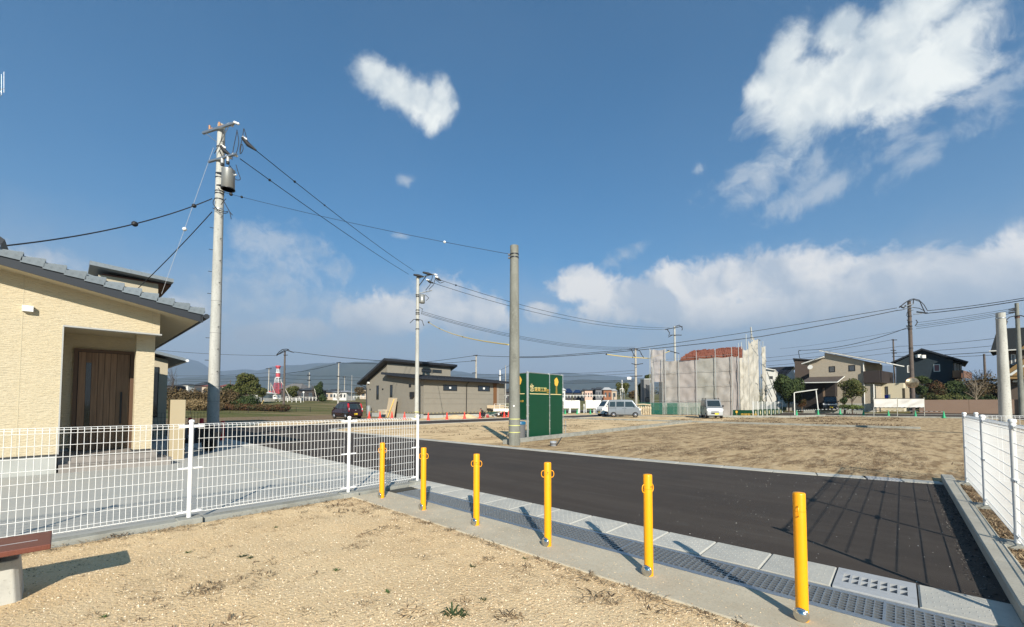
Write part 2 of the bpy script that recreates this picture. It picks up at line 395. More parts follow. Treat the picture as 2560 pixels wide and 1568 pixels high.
def far_edge(s):                        # t of the asphalt's far edge
    return prof(s, [(-0.6, 10.78), (2, 10.28), (6, 9.97), (22, 9.78)])
sheet('park_ground', ((-26, -8), (3.11, 6.30)), -0.006, sand, 0.05, 0.012, 1.6)
es = [-0.6 + i*0.8 for i in range(29)]; es = [e for e in es if e < 22.3] + [22.4]
poly = [(4.68, -0.6)] + [(far_edge(s), s) for s in es] + [(10.1, 23.3), (10.9, 24.1), (11.8, TE0), (60.6, TE0), (60.6, TE1), (-26, TE1), (-26, TE0), (4.68, TE0)]
sheet('road', poly, 0.0, asphalt)
sheet('lot_ground', [(far_edge(s) + 0.36, s) for s in es if s < 11] + [(far_edge(11) + .36, 11.0), (60.6, 11.0), (60.6, -8), (11.16, -8), (11.16, -.6)], 0.012, soil_grass)
sheet('sandy_ground', [(far_edge(11) + .36, 11.0)] + [(far_edge(s) + 0.36, s) for s in es if s > 11] + [(10.4, 23.1), (11.2, 23.8), (12.0, TE0 - .16), (60.6, TE0 - .16), (60.6, 11.0)], 0.008, soil_sand)
sheet('side_lot_ground', [(3.11, -8), (11.14, -8), (11.14, -0.72), (3.11, -0.72)], 0.06, soil_grass)
sheet('verge_ground', [(-26, TE1 + .14), (60.6, TE1 + .14), (60.6, 36), (-26, 36)], 0.006, soil_sand)
sheet('ploughed_field', [(-26, 36), (24, 36), (24, 60), (-26, 60)], 0.010, pm('ploughed_soil', (0.20, 0.14, 0.085), 0.97, layers=[(0.6, 8, 0.45, 0.6, (0.27, 0.20, 0.12), 0.8, (1, 3, 1)), (7, 8, 0.5, 0.65, (0.12, 0.085, 0.045), 0.6)], bump=[(6, 0.6, 0.06)], spec=0.1))
# street behind the lots
def far_sheet(name, t0, t1, s0, s1, dz, mat):
    m = MB(RF); n = 30; vs = []
    for j in range(n+1):
        for t_ in (t0, (t0+t1)/2, t1):
            s_ = s0 + (s1-s0)*j/n; w = R(t_, s_); vs.append((t_, s_, terrain(w.x, w.y) + dz))
    m.add(vs, [(j*3+i, j*3+i+1, (j+1)*3+i+1, (j+1)*3+i) for j in range(n) for i in (0, 1)])
    return obj(name, m, mat, kind='structure')
far_sheet('back_street', 61.2, 67.4, -60, 52, 0.03, asphalt)
far_sheet('back_street_lane', 67.4, 68.2, -60, 52, 0.034, concrete)
# ------------------------------------------------------------------ kerbs, drains and slabs of the street
cover_mat = pm('gutter_concrete', (0.475, 0.455, 0.395), 0.85, layers=[(2.5, 8, 0.42, 0.66, (0.33, 0.33, 0.305), 0.75), (45, 4, 0.56, 0.7, (0.27, 0.27, 0.25), 0.6), (90, 2, 0.62, 0.68, (0.52, 0.525, 0.5), 0.5)], bump=[(70, 0.25, 0.004)], spec=0.25, rnd=0.06)
m = MB(RF); m.box(2.0, 3.71, -8, 6.30, -0.3, -0.02)
k = [(3.11, -8.0), (3.71, -8.0), (3.71, 6.30), (3.11, 6.30)]
m = MB(RF); m.prism(k, -0.25, 0.006, 'z'); strip = obj('concrete_strip', m, slab_conc, kind='structure', bev=0.012)
# channel under the grates
m = MB(RF); m.box(3.71, 3.735, -8, 6.2, -0.4, -0.005); m.box(4.155, 4.18, -8, 6.2, -0.4, -0.005); m.box(3.735, 4.155, -8, 6.2, -0.42, -0.34); m.box(3.71, 4.18, 6.2, 6.30, -0.4, 0.002)
obj('drain_channel', m, pm('channel_shade', (.05, .05, .045), .9), kind='structure')  # near-black colour puts the shade below the grates into the concrete
# grates, 0.98 m each
GT0, GT1 = 3.712, 4.176; GL = 0.985
def grate_parts():
    w = GT1 - GT0
    fr = MB(); fr.box(0, w, 0, .008, -.03, .004); fr.box(0, w, GL-.008, GL, -.03, .004)
    fr.box(0, .055, .008, GL-.008, -.006, .003); fr.box(w-.055, w, .008, GL-.008, -.006, .003)
    br = MB()
    n = 20
    for i in range(1, n): y = .008 + (GL-.016)*i/n; br.box(.055, w-.055, y-.0028, y+.0028, -.028, .001)
    for i in range(0, 8): x = .06 + (w-.12)*i/7; br.box(x-.0045, x+.0045, .008, GL-.008, -.012, .004)
    return fr, br
g0 = None; GS = [6.02 - GL*i - GL for i in range(13)]
near_words = ['nearest to the right kerb', 'beside the front bollard', 'between the two front bollards', 'third from the front', 'beside the third bollard from the fence', 'beside the second bollard from the fence', 'nearest to the corner fence post']
for i, s0 in enumerate(sorted(GS)[5:]):
    w = R(GT0, s0, 0.0)
    if g0 is None:
        g0 = thing('drain_grate', (0,0,0), '', 'drain grate'); fr, br = grate_parts()
        obj('frame', fr, steel, g0, local=True); obj('bars', br, steel, g0, local=True)
    place(g0, i == 0, w, ANG, ['galvanised drain grate just out of the right corner', 'galvanised steel drain grate at the lower right, in front of the slotted cover', 'galvanised drain grate just behind the nearest yellow bollard', 'galvanised drain grate between the first and second nearest bollards', 'galvanised drain grate behind the second nearest bollard', 'galvanised drain grate behind the third nearest bollard', 'galvanised drain grate between the third and fourth nearest bollards', 'sand-dusted drain grate at the fence end of the drain'][i], 'steel grates over the roadside drain')
m = MB(RF); m.box(GT0, GT1, -8, sorted(GS)[5]-.004, -.03, .003); obj('grate_run', m, steel, strip)

# cover slabs, half a metre each
gut = thing('gutter', R(4.43, 8, 0), 'pale concrete street gutter made of short cover slabs', 'gutter', kind='structure')
cme = None
def cover_mesh():
    m = MB(); m.prism([(0.003, -.12), (0.497, -.12), (0.497, .004), (.485, .012), (.015, .012), (0.003, .004)], 0, .494, 'x')
    # raised anti-slip studs
    for i in range(9):
        for j in range(6):
            x, y = .06 + i*.047, .07 + j*.07 + (i % 2)*.035
            m.add([(x-.011, y-.004, .012), (x+.011, y-.004, .012), (x+.011, y+.004, .012), (x-.011, y+.004, .012), (x, y, .0155)], [(0,1,4),(1,2,4),(2,3,4),(3,0,4)])
    return m.mesh('cover_slab', mats=[cover_mat])
def plain_cover_mesh(L=.5, wd=.494):
    m = MB(); m.prism([(0.004, -.12), (L-.004, -.12), (L-.004, .004), (L-.015, .012), (.015, .012), (0.004, .004)], 0, wd, 'x')
    return m.mesh('cover_slab', mats=[cover_mat])
cm, pmh = cover_mesh(), plain_cover_mesh()
def child_mesh(name, me, parent, w, rz):
    o = bpy.data.objects.new(name, me); COL.objects.link(o); o.parent = parent; o.location = w - ORG[parent]; o.rotation_euler = (0, 0, rz); return o
s0 = 0.43
while s0 < 24.0:
    child_mesh('cover_slab', cm if s0 < 7 else pmh, gut, R(4.183, s0, 0), ANG); s0 += 0.5
child_mesh('cover_slab', cm, gut, R(4.183, -0.57, 0), ANG)
def slotted(parent, w, ang):
    m = MB(); L_ = .494; wt = .494
    ns_ = 7; x0 = .055; p = (L_ - 2*x0 + .02) / ns_; sl = .042
    z0, z1 = -.11, .016
    m.box(0, .15, .004, L_-.004, z0, z1); m.box(.36, wt, .004, L_-.004, z0, z1); m.box(.245, .265, .004, L_-.004, z0, z1)
    y = .004
    for i in range(ns_):
        a = x0 + i*p; m.box(.15, .245, y, a, z0, z1); m.box(.265, .36, y, a, z0, z1); y = a + sl
    m.box(.15, .245, y, L_-.004, z0, z1); m.box(.265, .36, y, L_-.004, z0, z1)
    m.cur = 1; m.box(.0, wt, .004, L_-.004, z0-.14, z0-.11); m.cur = 0  # dark plate beneath the slots, shade of the holes put into its colour
    return m.mesh('slotted_cover', mats=[pm('slotted_cover_grey', (0.36, 0.37, 0.375), 0.8, layers=[(12, 6, .5, .7, (0.28, .285, .285), .6)], bump=[(90, .2, .003)], rnd=.03), pm('channel_shade', (.05, .05, .045), .9)])
o = child_mesh('slotted_cover', slotted(None, None, 0), gut, R(4.183, -0.068, 0), ANG); o['label'] = 'grey gutter cover with two rows of drain slots'
# far side gutter, metre-long slabs
fg = thing('kerb_gutter', R(10.2, 8, 0), 'flush concrete kerb slabs along the far side of the street', 'kerb', kind='structure')
fm = plain_cover_mesh(.99, .35)
def put_run(parent, pts, me, L):
    d = 0
    for (a, b) in zip(pts, pts[1:]):
        A, B = R(*a), R(*b); v_ = B - A; n = max(1, round(v_.length / L)); ang = math.atan2(v_.y, v_.x)
        for i in range(n):
            p = A + v_ * (i / n); o = child_mesh('kerb_slab', me, parent, p, ang - math.pi/2); o.scale = (1, v_.length/n/L, 1)
s0 = 0.49
pts = [(far_edge(s0), s0), (far_edge(2), 2), (far_edge(6), 6), (far_edge(14), 14), (far_edge(22), 22.4)]
put_run(fg, pts, fm, 1.0)
sl2 = slotted(None, None, 0); o = child_mesh('slotted_slab', sl2, fg, R(far_edge(0)-.0, -0.02, 0.0), ANG + .17); o.scale = (.72, 1, 1)
put_run(fg, [(10.80, -.6), (far_edge(0), -.04)], fm, 1.0)
# kerb round the corner and along the cross street
m = MB(RF)
cc = [(9.78, 22.4), (10.1, 23.3), (10.9, 24.1), (11.8, TE0), (60.6, TE0)]; ci = [(10.14, 22.4), (10.4, 23.1), (11.1, 23.85), (11.9, TE0-.16), (60.6, TE0-.16)]
for (a, b, c, d) in zip(cc, cc[1:], ci, ci[1:]):
    m.hexa([(a[0], a[1], -.1), (b[0], b[1], -.1), (d[0], d[1], -.1), (c[0], c[1], -.1)], [(a[0], a[1], .05), (b[0], b[1], .05), (d[0], d[1], .05), (c[0], c[1], .05)])
m.box(-26, 60.6, TE1, TE1+.15, -.1, .05)
obj('street_kerb', m, concrete, kind='structure')
# right-hand raised kerb
rk = thing('raised_kerb', R(8, -.64, 0), 'raised concrete kerb between the street end and the right mesh fence', 'kerb', kind='structure')
kerb_mat = pm('kerb_concrete', (0.46, 0.425, 0.345), 0.88, layers=[(2, 8, .42, .66, (.37, .34, .27), .8), (60, 3, .55, .7, (.24, .225, .19), .5)], bump=[(80, .35, .004)], rnd=.05)
m = MB(); m.prism([(0, -.1), (0, .092), (.012, .104), (.148, .104), (.16, .092), (.16, -.1)], .002, .598, 'y'); km = m.mesh('kerb_stone', mats=[kerb_mat])
s0 = -0.72
t0 = 3.71
while t0 < 11.2:
    child_mesh('kerb_stone', km, rk, R(t0, s0, 0), ANG - math.pi/2 + 0); t0 += .6
for o in rk.children: o.location = o.location + (R(0, .16, 0) - R(0, 0, 0)); 
# low walls between the building lots
def low_wall(name, pts, w, h, label):
    m = MB()
    for a, b in zip(pts, pts[1:]):
        A, B = R(*a), R(*b); d = (B - A).normalized(); n_ = Vector((-d.y, d.x, 0)) * w/2
        m.hexa([A-n_-Vector((0,0,.1)), B-n_-Vector((0,0,.1)), B+n_-Vector((0,0,.1)), A+n_-Vector((0,0,.1))], [A-n_+Vector((0,0,h)), B-n_+Vector((0,0,h)), B+n_+Vector((0,0,h)), A+n_+Vector((0,0,h))])
    return obj(name, m, old_conc, None, label, 'low wall', 'low concrete walls round the building lots', org=R(*pts[0]), bev=.01)
low_wall('lot_wall', [(10.75, 10.35), (33.4, 11.9)], .14, .17, 'low concrete lot wall running away from the foot of the green sign')
low_wall('lot_wall', [(33.5, 24.1), (33.5, -.9)], .14, .13, 'low concrete wall crossing the lots behind the brown grass')
low_wall('lot_wall', [(46.5, 24.0), (46.5, 15.9)], .14, .12, 'short low wall in front of the parked silver vans')
low_wall('lot_wall', [(46.5, 15.75), (52, 8.4), (59.5, 6.2)], .16, .22, 'low wall rising from the right silver van towards the carport')
low_wall('lot_wall', [(60.4, 6.2), (60.4, -7.0)], .14, .16, 'low kerb wall at the back of the brown lot under the green cones')
# driveway slabs
dv = thing('driveway', R(1, 10, 0), 'pale broom-finished concrete driveway behind the left fence', 'driveway', kind='structure')
for (a, b, c, d) in [(-26, 2.955, 6.53, 9.09), (2.985, 4.178, 6.53, 9.09), (-26, 2.955, 9.105, 15.0), (2.985, 4.178, 9.105, 15.0), (-26, 2.955, 15.015, 24.4), (2.985, 4.178, 15.015, 24.4)]:
    m = MB(RF); m.box(a, b, c, d, -.12, .004); obj('slab', m, drive_conc, dv)
m = MB(RF); m.box(-26, 4.178, 6.5, 24.4, -.125, -.03); obj('joint_bed', m, pm('joint_dark', (.03, .028, .025), .9), dv)

# ------------------------------------------------------------------ mesh fences
def wire_panel(L, zb=.10, zt=1.20, pitch=.05, r=.0032):
    m = MB(); n = int(round((L - .06) / pitch)); x0 = (L - n*pitch) / 2
    t_ = .045      # triangular beam folded in the top and the bottom
    for i in range(n + 1):
        x = x0 + i*pitch
        m.tube([(x, t_*.8, zb+.0), (x, t_*.8, zb+.001), (x, -t_*.3, zb+.02), (x, 0, zb+.055), (x, 0, zt-.055), (x, -t_*.3, zt-.02), (x, t_*.8, zt)][1:], r, 4, caps=False)
    hs = [zb+.004, zb+.055] + [zb + .055 + (zt-zb-.11)*k/8 for k in range(1, 8)] + [zt-.055, zt]
    for z in hs:
        y = t_*.8 if z in (zb+.004, zt) else -.005
        m.tube([(x0-.012, y, z), (x0+n*pitch+.012, y, z)], r*1.15, 4)
    for z in (zb+.02, zt-.02): m.tube([(x0-.012, -t_*.3, z), (x0+n*pitch+.012, -t_*.3, z)], r*1.15, 4)
    return m
post_me = None
def fence(name, pts, label, zb=.0, first_corner=None, foot=True, n_end=None):
    """pts: (t, s) of the posts"""
    root = thing(name, R(*pts[0]), label, 'fence')
    for i, p in enumerate(pts):
        w = R(*p); m = MB(Matrix.Translation(w))
        m.cyl((0,0,zb), (0,0,zb+1.235), .0245, n=16); m.lathe([(.029, 0), (.031, .012), (.026, .03), (.008, .036)], (0,0,zb+1.22), 16)
        if 0 < i: d0 = (R(*pts[i-1]) - w).normalized()
        else: d0 = None
        post = obj('post', m, white, root)
        cl = MB(Matrix.Translation(w))
        cl.cyl((0,0,zb+.645), (0,0,zb+.675), .029, n=14)
        obj('collar', cl, white, post)
        for q in (i-1, i+1):
            if 0 <= q < len(pts):
                d = (R(*pts[q]) - w).normalized(); nrm = Vector((-d.y, d.x, 0))
                for z, hh in ((zb+.66, .010), (zb+1.175, .017), (zb+.13, .012)):
                    a = d*.02; b = d*.12; cl = MB(Matrix.Translation(w))
                    vs4 = [a - nrm*.012, b - nrm*.012, b + nrm*.012, a + nrm*.012]
                    cl.hexa([v + Vector((0,0,z-hh)) for v in vs4], [v + Vector((0,0,z+hh)) for v in vs4])
                    obj('clamp', cl, white, post)
        if foot:
            fm_ = MB(Matrix.Translation(w) @ Matrix.Rotation(ANG, 4, 'Z')); fm_.box(-.12, .12, -.12, .12, -.1, zb+.062); obj('footing', fm_, old_conc, root, bev=.008)
    for a, b in zip(pts, pts[1:]):
        A, B = R(*a), R(*b); L_ = (B - A).length; ang = math.atan2(B.y-A.y, B.x-A.x)
        m = wire_panel(L_ - .10, .10+zb, 1.20+zb)
        m2 = MB(Matrix.Translation(A) @ Matrix.Rotation(ang, 4, 'Z') @ Matrix.Translation((.05, 0, 0))); m2.add(m.v, m.f); m2.sm = m.sm
        obj('mesh_panel', m2, white, root)
    return root
fl = fence('mesh_fence', [(-4.9, 6.42), (-2.9, 6.42), (-.91, 6.42), (1.09, 6.42), (3.10, 6.40), (4.42, 6.45)], 'white welded mesh fence in front of the beige house, ending at the street')
for i, (a, b) in enumerate([(-26, -.80), (-.78, 1.20), (1.22, 3.2), (3.22, 4.35)]):
    m = MB(RF); m.box(a, b, 6.34, 6.50, -.2, .045); obj('base_block', m, old_conc, fl, bev=.006)
frr = fence('mesh_fence', [(10.6, -.83), (8.4, -.82), (6.3, -.81), (4.2, -.80)], 'white welded mesh fence along the right kerb, seen edge-on', zb=.05)
frb = fence('mesh_fence', [(10.75, -.98), (10.75, -3.0), (10.75, -5.0), (10.75, -7.0)], 'white mesh fence running off to the right behind the kerb fence', zb=.05)

# ------------------------------------------------------------------ bollards
b_me = {}
def bollard_proto():
    root = thing('bollard', (0,0,0), '', 'bollard')
    m = MB(); m.lathe([(.0375, -.02), (.0375, .836), (.035, .845), (.012, .848)], n=24); obj('post', m, yellow, root, local=True)
    m = MB(); m.lathe([(.0378, .722), (.0378, .726)], n=24)
    obj('seam', m, pm('dark_yellow', (.66, .27, .003), .5), root, local=True)
    for sg in (1, -1):
        m = MB(); pts = []
        for i in range(17):
            a = 2*math.pi*i/16; pts.append((0 + sg*(.044 + .020*math.cos(a)), 0, .728 + .034*math.sin(a)))
        m.tube(pts, .0042, 6, caps=False); obj('chain_ring', m, yellow, root, local=True)
        m = MB(); m.cyl((.0 , sg*.034, .745), (0, sg*.0390, .745), .006, n=10); obj('bolt_hole', m, black, root, local=True)
    m = MB(); m.lathe([(.046, 0), (.046, .006), (.040, .010), (.036, .009), (.033, .014), (.012, .021)], (0, 0, 0), 24, (0, 1, 0)); 
    m2 = MB(Matrix.Translation((-.0, .0, .048)) @ Matrix.Rotation(rad(90), 4, 'Z') @ Matrix.Translation((0, .04, 0))); m2.add(m.v, m.f); m2.sm = m.sm
    obj('hinge_cap', m2, chrome, root, local=True)
    m = MB(); m.cyl((-.04, 0, .03), (.045, 0, .03), .018, n=12); obj('hinge_pin', m, steel, root, local=True)
    return root
bp = bollard_proto()
bl = [((.51, 3.41), 'nearest yellow steel bollard, right of the slotted gutter cover\'s left end'), ((1.585, 3.41), 'second nearest yellow bollard, long shadow across the drain grate'),
      ((2.66, 3.405), 'third nearest yellow bollard, right of the tall bare concrete pole'), ((3.735, 3.40), 'fourth nearest yellow bollard, left of the bare concrete pole'),
      ((4.80, 3.39), 'yellow bollard just right of the fence\'s end post'), ((5.87, 3.38), 'farthest yellow bollard, standing in front of the mesh fence')]
for i, ((s_, t_), lab) in enumerate(bl):
    o = place(bp, i == 0, R(t_, s_, .004), ANG, lab, 'yellow bollards along the drain')
# hinge cap faces the park: local -x is -v.  chain rings lie along the row
for o in [x for x in COL.objects if x.get('category') == 'bollard']:
    for ch in o.children:
        if ch.name.startswith(('chain_ring', 'bolt_hole')): ch.rotation_euler = (0, 0, rad(130) if o.location.x < 1.0 else rad(183 if o.location.x > 1.5 else 160))
# ------------------------------------------------------------------ bench
bench = thing('bench', R(-.3, 4.82, 0), 'low bench with a reddish-brown plank seat on a concrete block', 'bench')
wood_red = pm('red_brown_board', (.17, .055, .034), .5, layers=[(3, 6, .45, .65, (.12, .038, .024), .6, (3, 30, 3))], bump=[(40, .2, .002, (1, 12, 1))], spec=.4)
BF = RF @ Matrix.Translation((0, 4.82, 0)) @ Matrix.Rotation(0.0, 4, 'X')
m = MB(BF); m.box(-1.9, -.03, -.235, .235, .385, .425); seat = obj('seat', m, wood_red, bench, bev=.006)
m = MB(BF); m.box(-.42, -.10, -.045, -.035, .4255, .4275); obj('seat_slot', m, pm('pale_metal', (.6, .6, .6), .4, .6), seat)
for t_ in (-.42, -1.55):
    m = MB(BF @ Matrix.Translation((.09, .08, 0))); m.box(t_-.14, t_+.14, -.22, .14, .365, .384); m.box(t_-.05, t_+.05, -.05, .05, .30, .366); obj('bracket', m, darkmetal, bench)
    m = MB(BF @ Matrix.Translation((.09, .13, 0)))
    c = .03
    def oct_(h, z): return [(t_-h+c, -h, z), (t_+h-c, -h, z), (t_+h, -h+c, z), (t_+h, h-c, z), (t_+h-c, h, z), (t_-h+c, h, z), (t_-h, h-c, z), (t_-h, -h+c, z)]
    A, B = oct_(.165, -.02), oct_(.140, .30)
    m.add(A + B, [(7,6,5,4,3,2,1,0), tuple(range(8, 16))] + [(i, (i+1) % 8, (i+1) % 8 + 8, i+8) for i in range(8)])
    obj('leg', m, pm('bench_concrete', (.46, .45, .40), .85, layers=[(8, 7, .45, .65, (.36, .35, .31), .7), (50, 3, .6, .7, (.25, .24, .21), .5)], bump=[(60, .35, .004)]), bench, bev=.008)
# ------------------------------------------------------------------ beige house on the left
siding = pm('cream_siding', (.585, .50, .345), .85, layers=[(1, 4, .50, .66, (.50, .425, .285), .7, (9, 9, 60)), (2, 5, .4, .7, (.58, .485, .315), .6)], bump=[(1, .95, .026, (9, 9, 60)), (1, .5, .008, (26, 26, 110))], spec=.2)
soffit = pm('cream_soffit', (.50, .43, .29), .7)
found = pm('foundation_render', (.40, .405, .375), .9, layers=[(3, 6, .4, .7, (.33, .335, .31), .7)], bump=[(70, .2, .003)])
tile_mat = pm('grey_roof_tile', (.185, .215, .235), .5, layers=[(14, 5, .45, .7, (.115, .135, .15), .6)], bump=[(50, .2, .003)], rnd=.10, spec=.45)
fascia = pm('dark_fascia', (.030, .033, .038), .42, spec=.5)
door_wood = pm('door_wood', (.24, .145, .08), .5, layers=[(2.5, 8, .42, .64, (.155, .09, .048), .8, (9, 9, .5))], bump=[(30, .15, .002, (6, 6, .4))], rnd=.14)
glass_dark = pm('dark_glass', (.012, .016, .018), .06, spec=.9)
floor_tile = pm('porch_tile', (.27, .245, .22), .75, layers=[(6, 6, .42, .66, (.20, .18, .16), .8)], bump=[(60, .25, .002)], rnd=.06)
hs = thing('beige_house', R(0, 13, 0), 'single-storey cream-sided house with recessed wooden front door, grey tiled roof', 'house')
def rz(t): return 3.725 + .207*(2.25 - t)         # top of the tiles
RG = -5.2                                        # ridge
S0, S1 = 12.9, 20.6
m = MB(RF)
m.prism([(-14, .40), (-.05, .40), (-.05, rz(-.05)-.25), (RG, rz(RG)-.25), (-14, rz(RG)-1.8-.25)], S0, S0+.16, 'y')
m.prism([(-.05, 3.12), (1.52, 3.12), (1.52, rz(1.52)-.25), (-.05, rz(-.05)-.25)], S0, S0+.16, 'y')
m.box(-.21, -.05, S0+.16, 14.4, .30, 3.12)
m.prism([(-14, .40), (1.52, .40), (1.52, rz(1.52)-.25), (RG, rz(RG)-.25), (-14, rz(RG)-2.05)], 14.4, S1, 'y')
obj('wall', m, siding, hs)
for q in ((-.62, -.605, .40, rz(-.6)-.27), (1.37, 1.38, 3.12, rz(1.37)-.27)): m = MB(RF); m.box(q[0], q[1], S0-.003, S0, q[2], q[3]); obj('siding_joint', m, soffit, hs)
m = MB(RF); m.box(-.05, 1.56, S0-.02, S0+.17, 3.085, 3.118); m.box(-.058, -.035, S0-.012, S0+.02, .38, 3.085); obj('opening_trim', m, pm('grey_trim', (.38, .38, .36), .5), hs)
m = MB(RF); m.box(-14, -.06, S0+.01, S0+.16, 0, .375); m.box(-14, 1.50, 14.42, S1-.02, 0, .40); m.box(-.2, -.06, S0+.16, 14.42, 0, .30); obj('foundation', m, found, hs)
m = MB(RF); m.box(-14, -.04, S0-.018, S0+.16, .377, .398); obj('flashing', m, fascia, hs)
m = MB(RF); m.box(-.05, 1.52, S0+.16, 14.4, 3.125, 3.16); obj('porch_ceiling', m, soffit, hs)
# pillar of the porch
m = MB(RF); m.box(1.16, 1.50, 13.42, 13.72, .36, 3.125); obj('porch_pillar', m, siding, hs)
m = MB(RF); m.box(1.14, 1.52, 13.40, 13.74, .33, .36); obj('pillar_base', m, fascia, hs)
# porch floor and steps of tiles
def tiles(t0, t1, s0, s1, z, parent, th=.02, ts=.30):
    nt_ = max(1, round((t1-t0)/ts)); ns_ = max(1, round((s1-s0)/ts))
    for i in range(nt_):
        for j in range(ns_):
            m = MB(RF); g = .003
            m.box(t0+(t1-t0)*i/nt_+g, t0+(t1-t0)*(i+1)/nt_-g, s0+(s1-s0)*j/ns_+g, s0+(s1-s0)*(j+1)/ns_-g, z-th, z); obj('tile', m, floor_tile, parent)
m = MB(RF); m.box(-.048, 1.56, 13.12, 14.4, 0, .305); m.box(-.03, 1.80, 12.82, 13.12, 0, .145); m.box(1.56, 1.80, 13.12, 14.3, 0, .145)
stp = obj('step', m, floor_tile, hs); 
tiles(-.05, 1.57, 13.10, 14.4, .327, stp); tiles(-.035, 1.82, 12.80, 13.10, .167, stp)
# door
dr = MB(RF); y = 14.4
dr.box(.14, .21, y-.07, y-.001, .33, 2.78); dr.box(1.14, 1.21, y-.07, y-.001, .33, 2.78); dr.box(.21, 1.14, y-.07, y-.001, 2.71, 2.78)
door = obj('door', dr, pm('door_frame_wood', (.11, .062, .034), .5), hs)
m = MB(RF); m.box(.21, 1.14, y-.03, y-.001, .33, 2.71); obj('door_leaf', m, black, door)
xs = [.225, .36, None, .50, .60, .70, .80, .92, 1.125]
bds = [(.225, .345), (.445, .555), (.563, .665), (.673, .775), (.783, .885), (.893, 1.125)]
for a, b in bds: m = MB(RF); m.box(a, b, y-.055, y-.03, .34, 2.70); obj('board', m, door_wood, door)
m = MB(RF); m.box(.35, .44, y-.045, y-.03, .5, 2.45); obj('pane', m, glass_dark, door)
for a, b in ((.34, .5), (2.45, 2.70)): m = MB(RF); m.box(.35, .44, y-.055, y-.03, a, b); obj('board', m, door_wood, door)
m = MB(RF); m.box(.965, 1.0, y-.115, y-.095, .95, 1.75); m.box(.968, .997, y-.095, y-.055, .97, 1.0); m.box(.968, .997, y-.095, y-.055, 1.70, 1.73); obj('handle', m, darkmetal, door)
# roof
m = MB(RF); sA, sB = 12.38, 21.1
m.prism([(2.20, rz(2.20)-.10), (RG, rz(RG)-.10), (-14.6, rz(RG)-1.95), (-14.6, rz(RG)-2.12), (RG, rz(RG)-.27), (2.20, rz(2.20)-.27)], sA+.03, sB, 'y')
roof = obj('roof', m, soffit, hs)
m = MB(RF); m.prism([(2.26, rz(2.26)-.055), (RG, rz(RG)-.055), (RG, rz(RG)-.29), (2.26, rz(2.26)-.29)], sA-.0, sA+.028, 'y'); obj('verge_board', m, fascia, roof)
m = MB(RF)
m.prism([(2.23, rz(2.23)-.098), (RG, rz(RG)-.098), (RG, rz(RG)-.05), (2.23, rz(2.23)-.05)], sA+.03, sB+.05, 'y')
m.prism([(RG-.01, rz(RG)-.098), (-14.7, rz(RG)-1.95), (-14.7, rz(RG)-1.90), (RG-.01, rz(RG)-.05)], sA+.03, sB+.05, 'y')
obj('tile_field', m, tile_mat, roof)
pit = .29; sl_ = math.atan(.207)
vt = MB(); L_ = pit + .035
# one verge tile: local x down the slope, y inwards, chamfered lower end
vt.hexa([(0, 0, -.02), (L_, 0, .03), (L_, .22, .03), (0, .22, -.02)], [(0, .03, .075), (L_-.03, .03, .155), (L_-.03, .19, .155), (0, .19, .075)])
vt.hexa([(.0, -.014, -.06), (L_-.01, -.014, -.03), (L_-.01, .0, -.03), (.0, .0, -.06)], [(.0, -.014, .05), (L_-.025, -.014, .125), (L_-.025, .0, .125), (.0, .0, .05)])
vme = vt.mesh('verge_tile', mats=[tile_mat])
n_t = int((2.40 - RG)/pit)
for i in range(n_t):
    t_ = 2.26 - pit*(i+1) ; w = R(t_, sA-.015, rz(t_) - .07)
    o = child_mesh('verge_tile', vme, roof, w, ANG)
    o.rotation_euler = Matrix(( (1,0,0),(0,1,0),(0,0,1) )).to_euler(); o.rotation_mode = 'XYZ'
    o.rotation_euler = (Matrix.Rotation(ANG, 3, 'Z') @ Matrix.Rotation(sl_, 3, 'Y')).to_euler()
# rows of field tiles near the verge
ft = MB(); ft.hexa([(0, 0, -.015), (L_, 0, .012), (L_, .29, .012), (0, .29, -.015)], [(0, .0, .01), (L_, .0, .04), (L_, .29, .04), (0, .29, .01)])
fme = ft.mesh('tile', mats=[tile_mat])
for i in range(n_t):
    for j in range(6):
        t_ = 2.26 - pit*(i+1); w = R(t_, sA+.22+j*.295, rz(t_) - .045); o = child_mesh('tile', fme, roof, w, ANG)
        o.rotation_euler = (Matrix.Rotation(ANG, 3, 'Z') @ Matrix.Rotation(sl_, 3, 'Y')).to_euler()
m = MB(RF); m.tube([(2.32, sA-.06, rz(2.3)-.13), (2.32, sB+.1, rz(2.3)-.13)], .062, 10); obj('gutter_pipe', m, fascia, roof)
m = MB(RF); m.box(2.21, 2.245, sA, sB, rz(2.23)-.27, rz(2.23)-.06); obj('eave_board', m, fascia, roof)
m = MB(RF); m.tube([(2.30, 20.6, rz(2.3)-.2), (2.1, 20.55, rz(2.3)-.42), (1.62, 20.5, rz(2.3)-.5), (1.60, 20.5, .1)], .035, 8); obj('downpipe', m, fascia, roof)
m = MB(RF); a, b, z_ = -.72, -.62, 3.30
w = ST(70, 772, s=S0); m.prism([(w[1]-.075, w[2]-.065), (w[1]+.075, w[2]-.065), (w[1]+.075, w[2]+.05), (w[1]-.075, w[2]+.05)], S0-.10, S0-.001, 'y')
obj('vent_hood', m, white, hs)
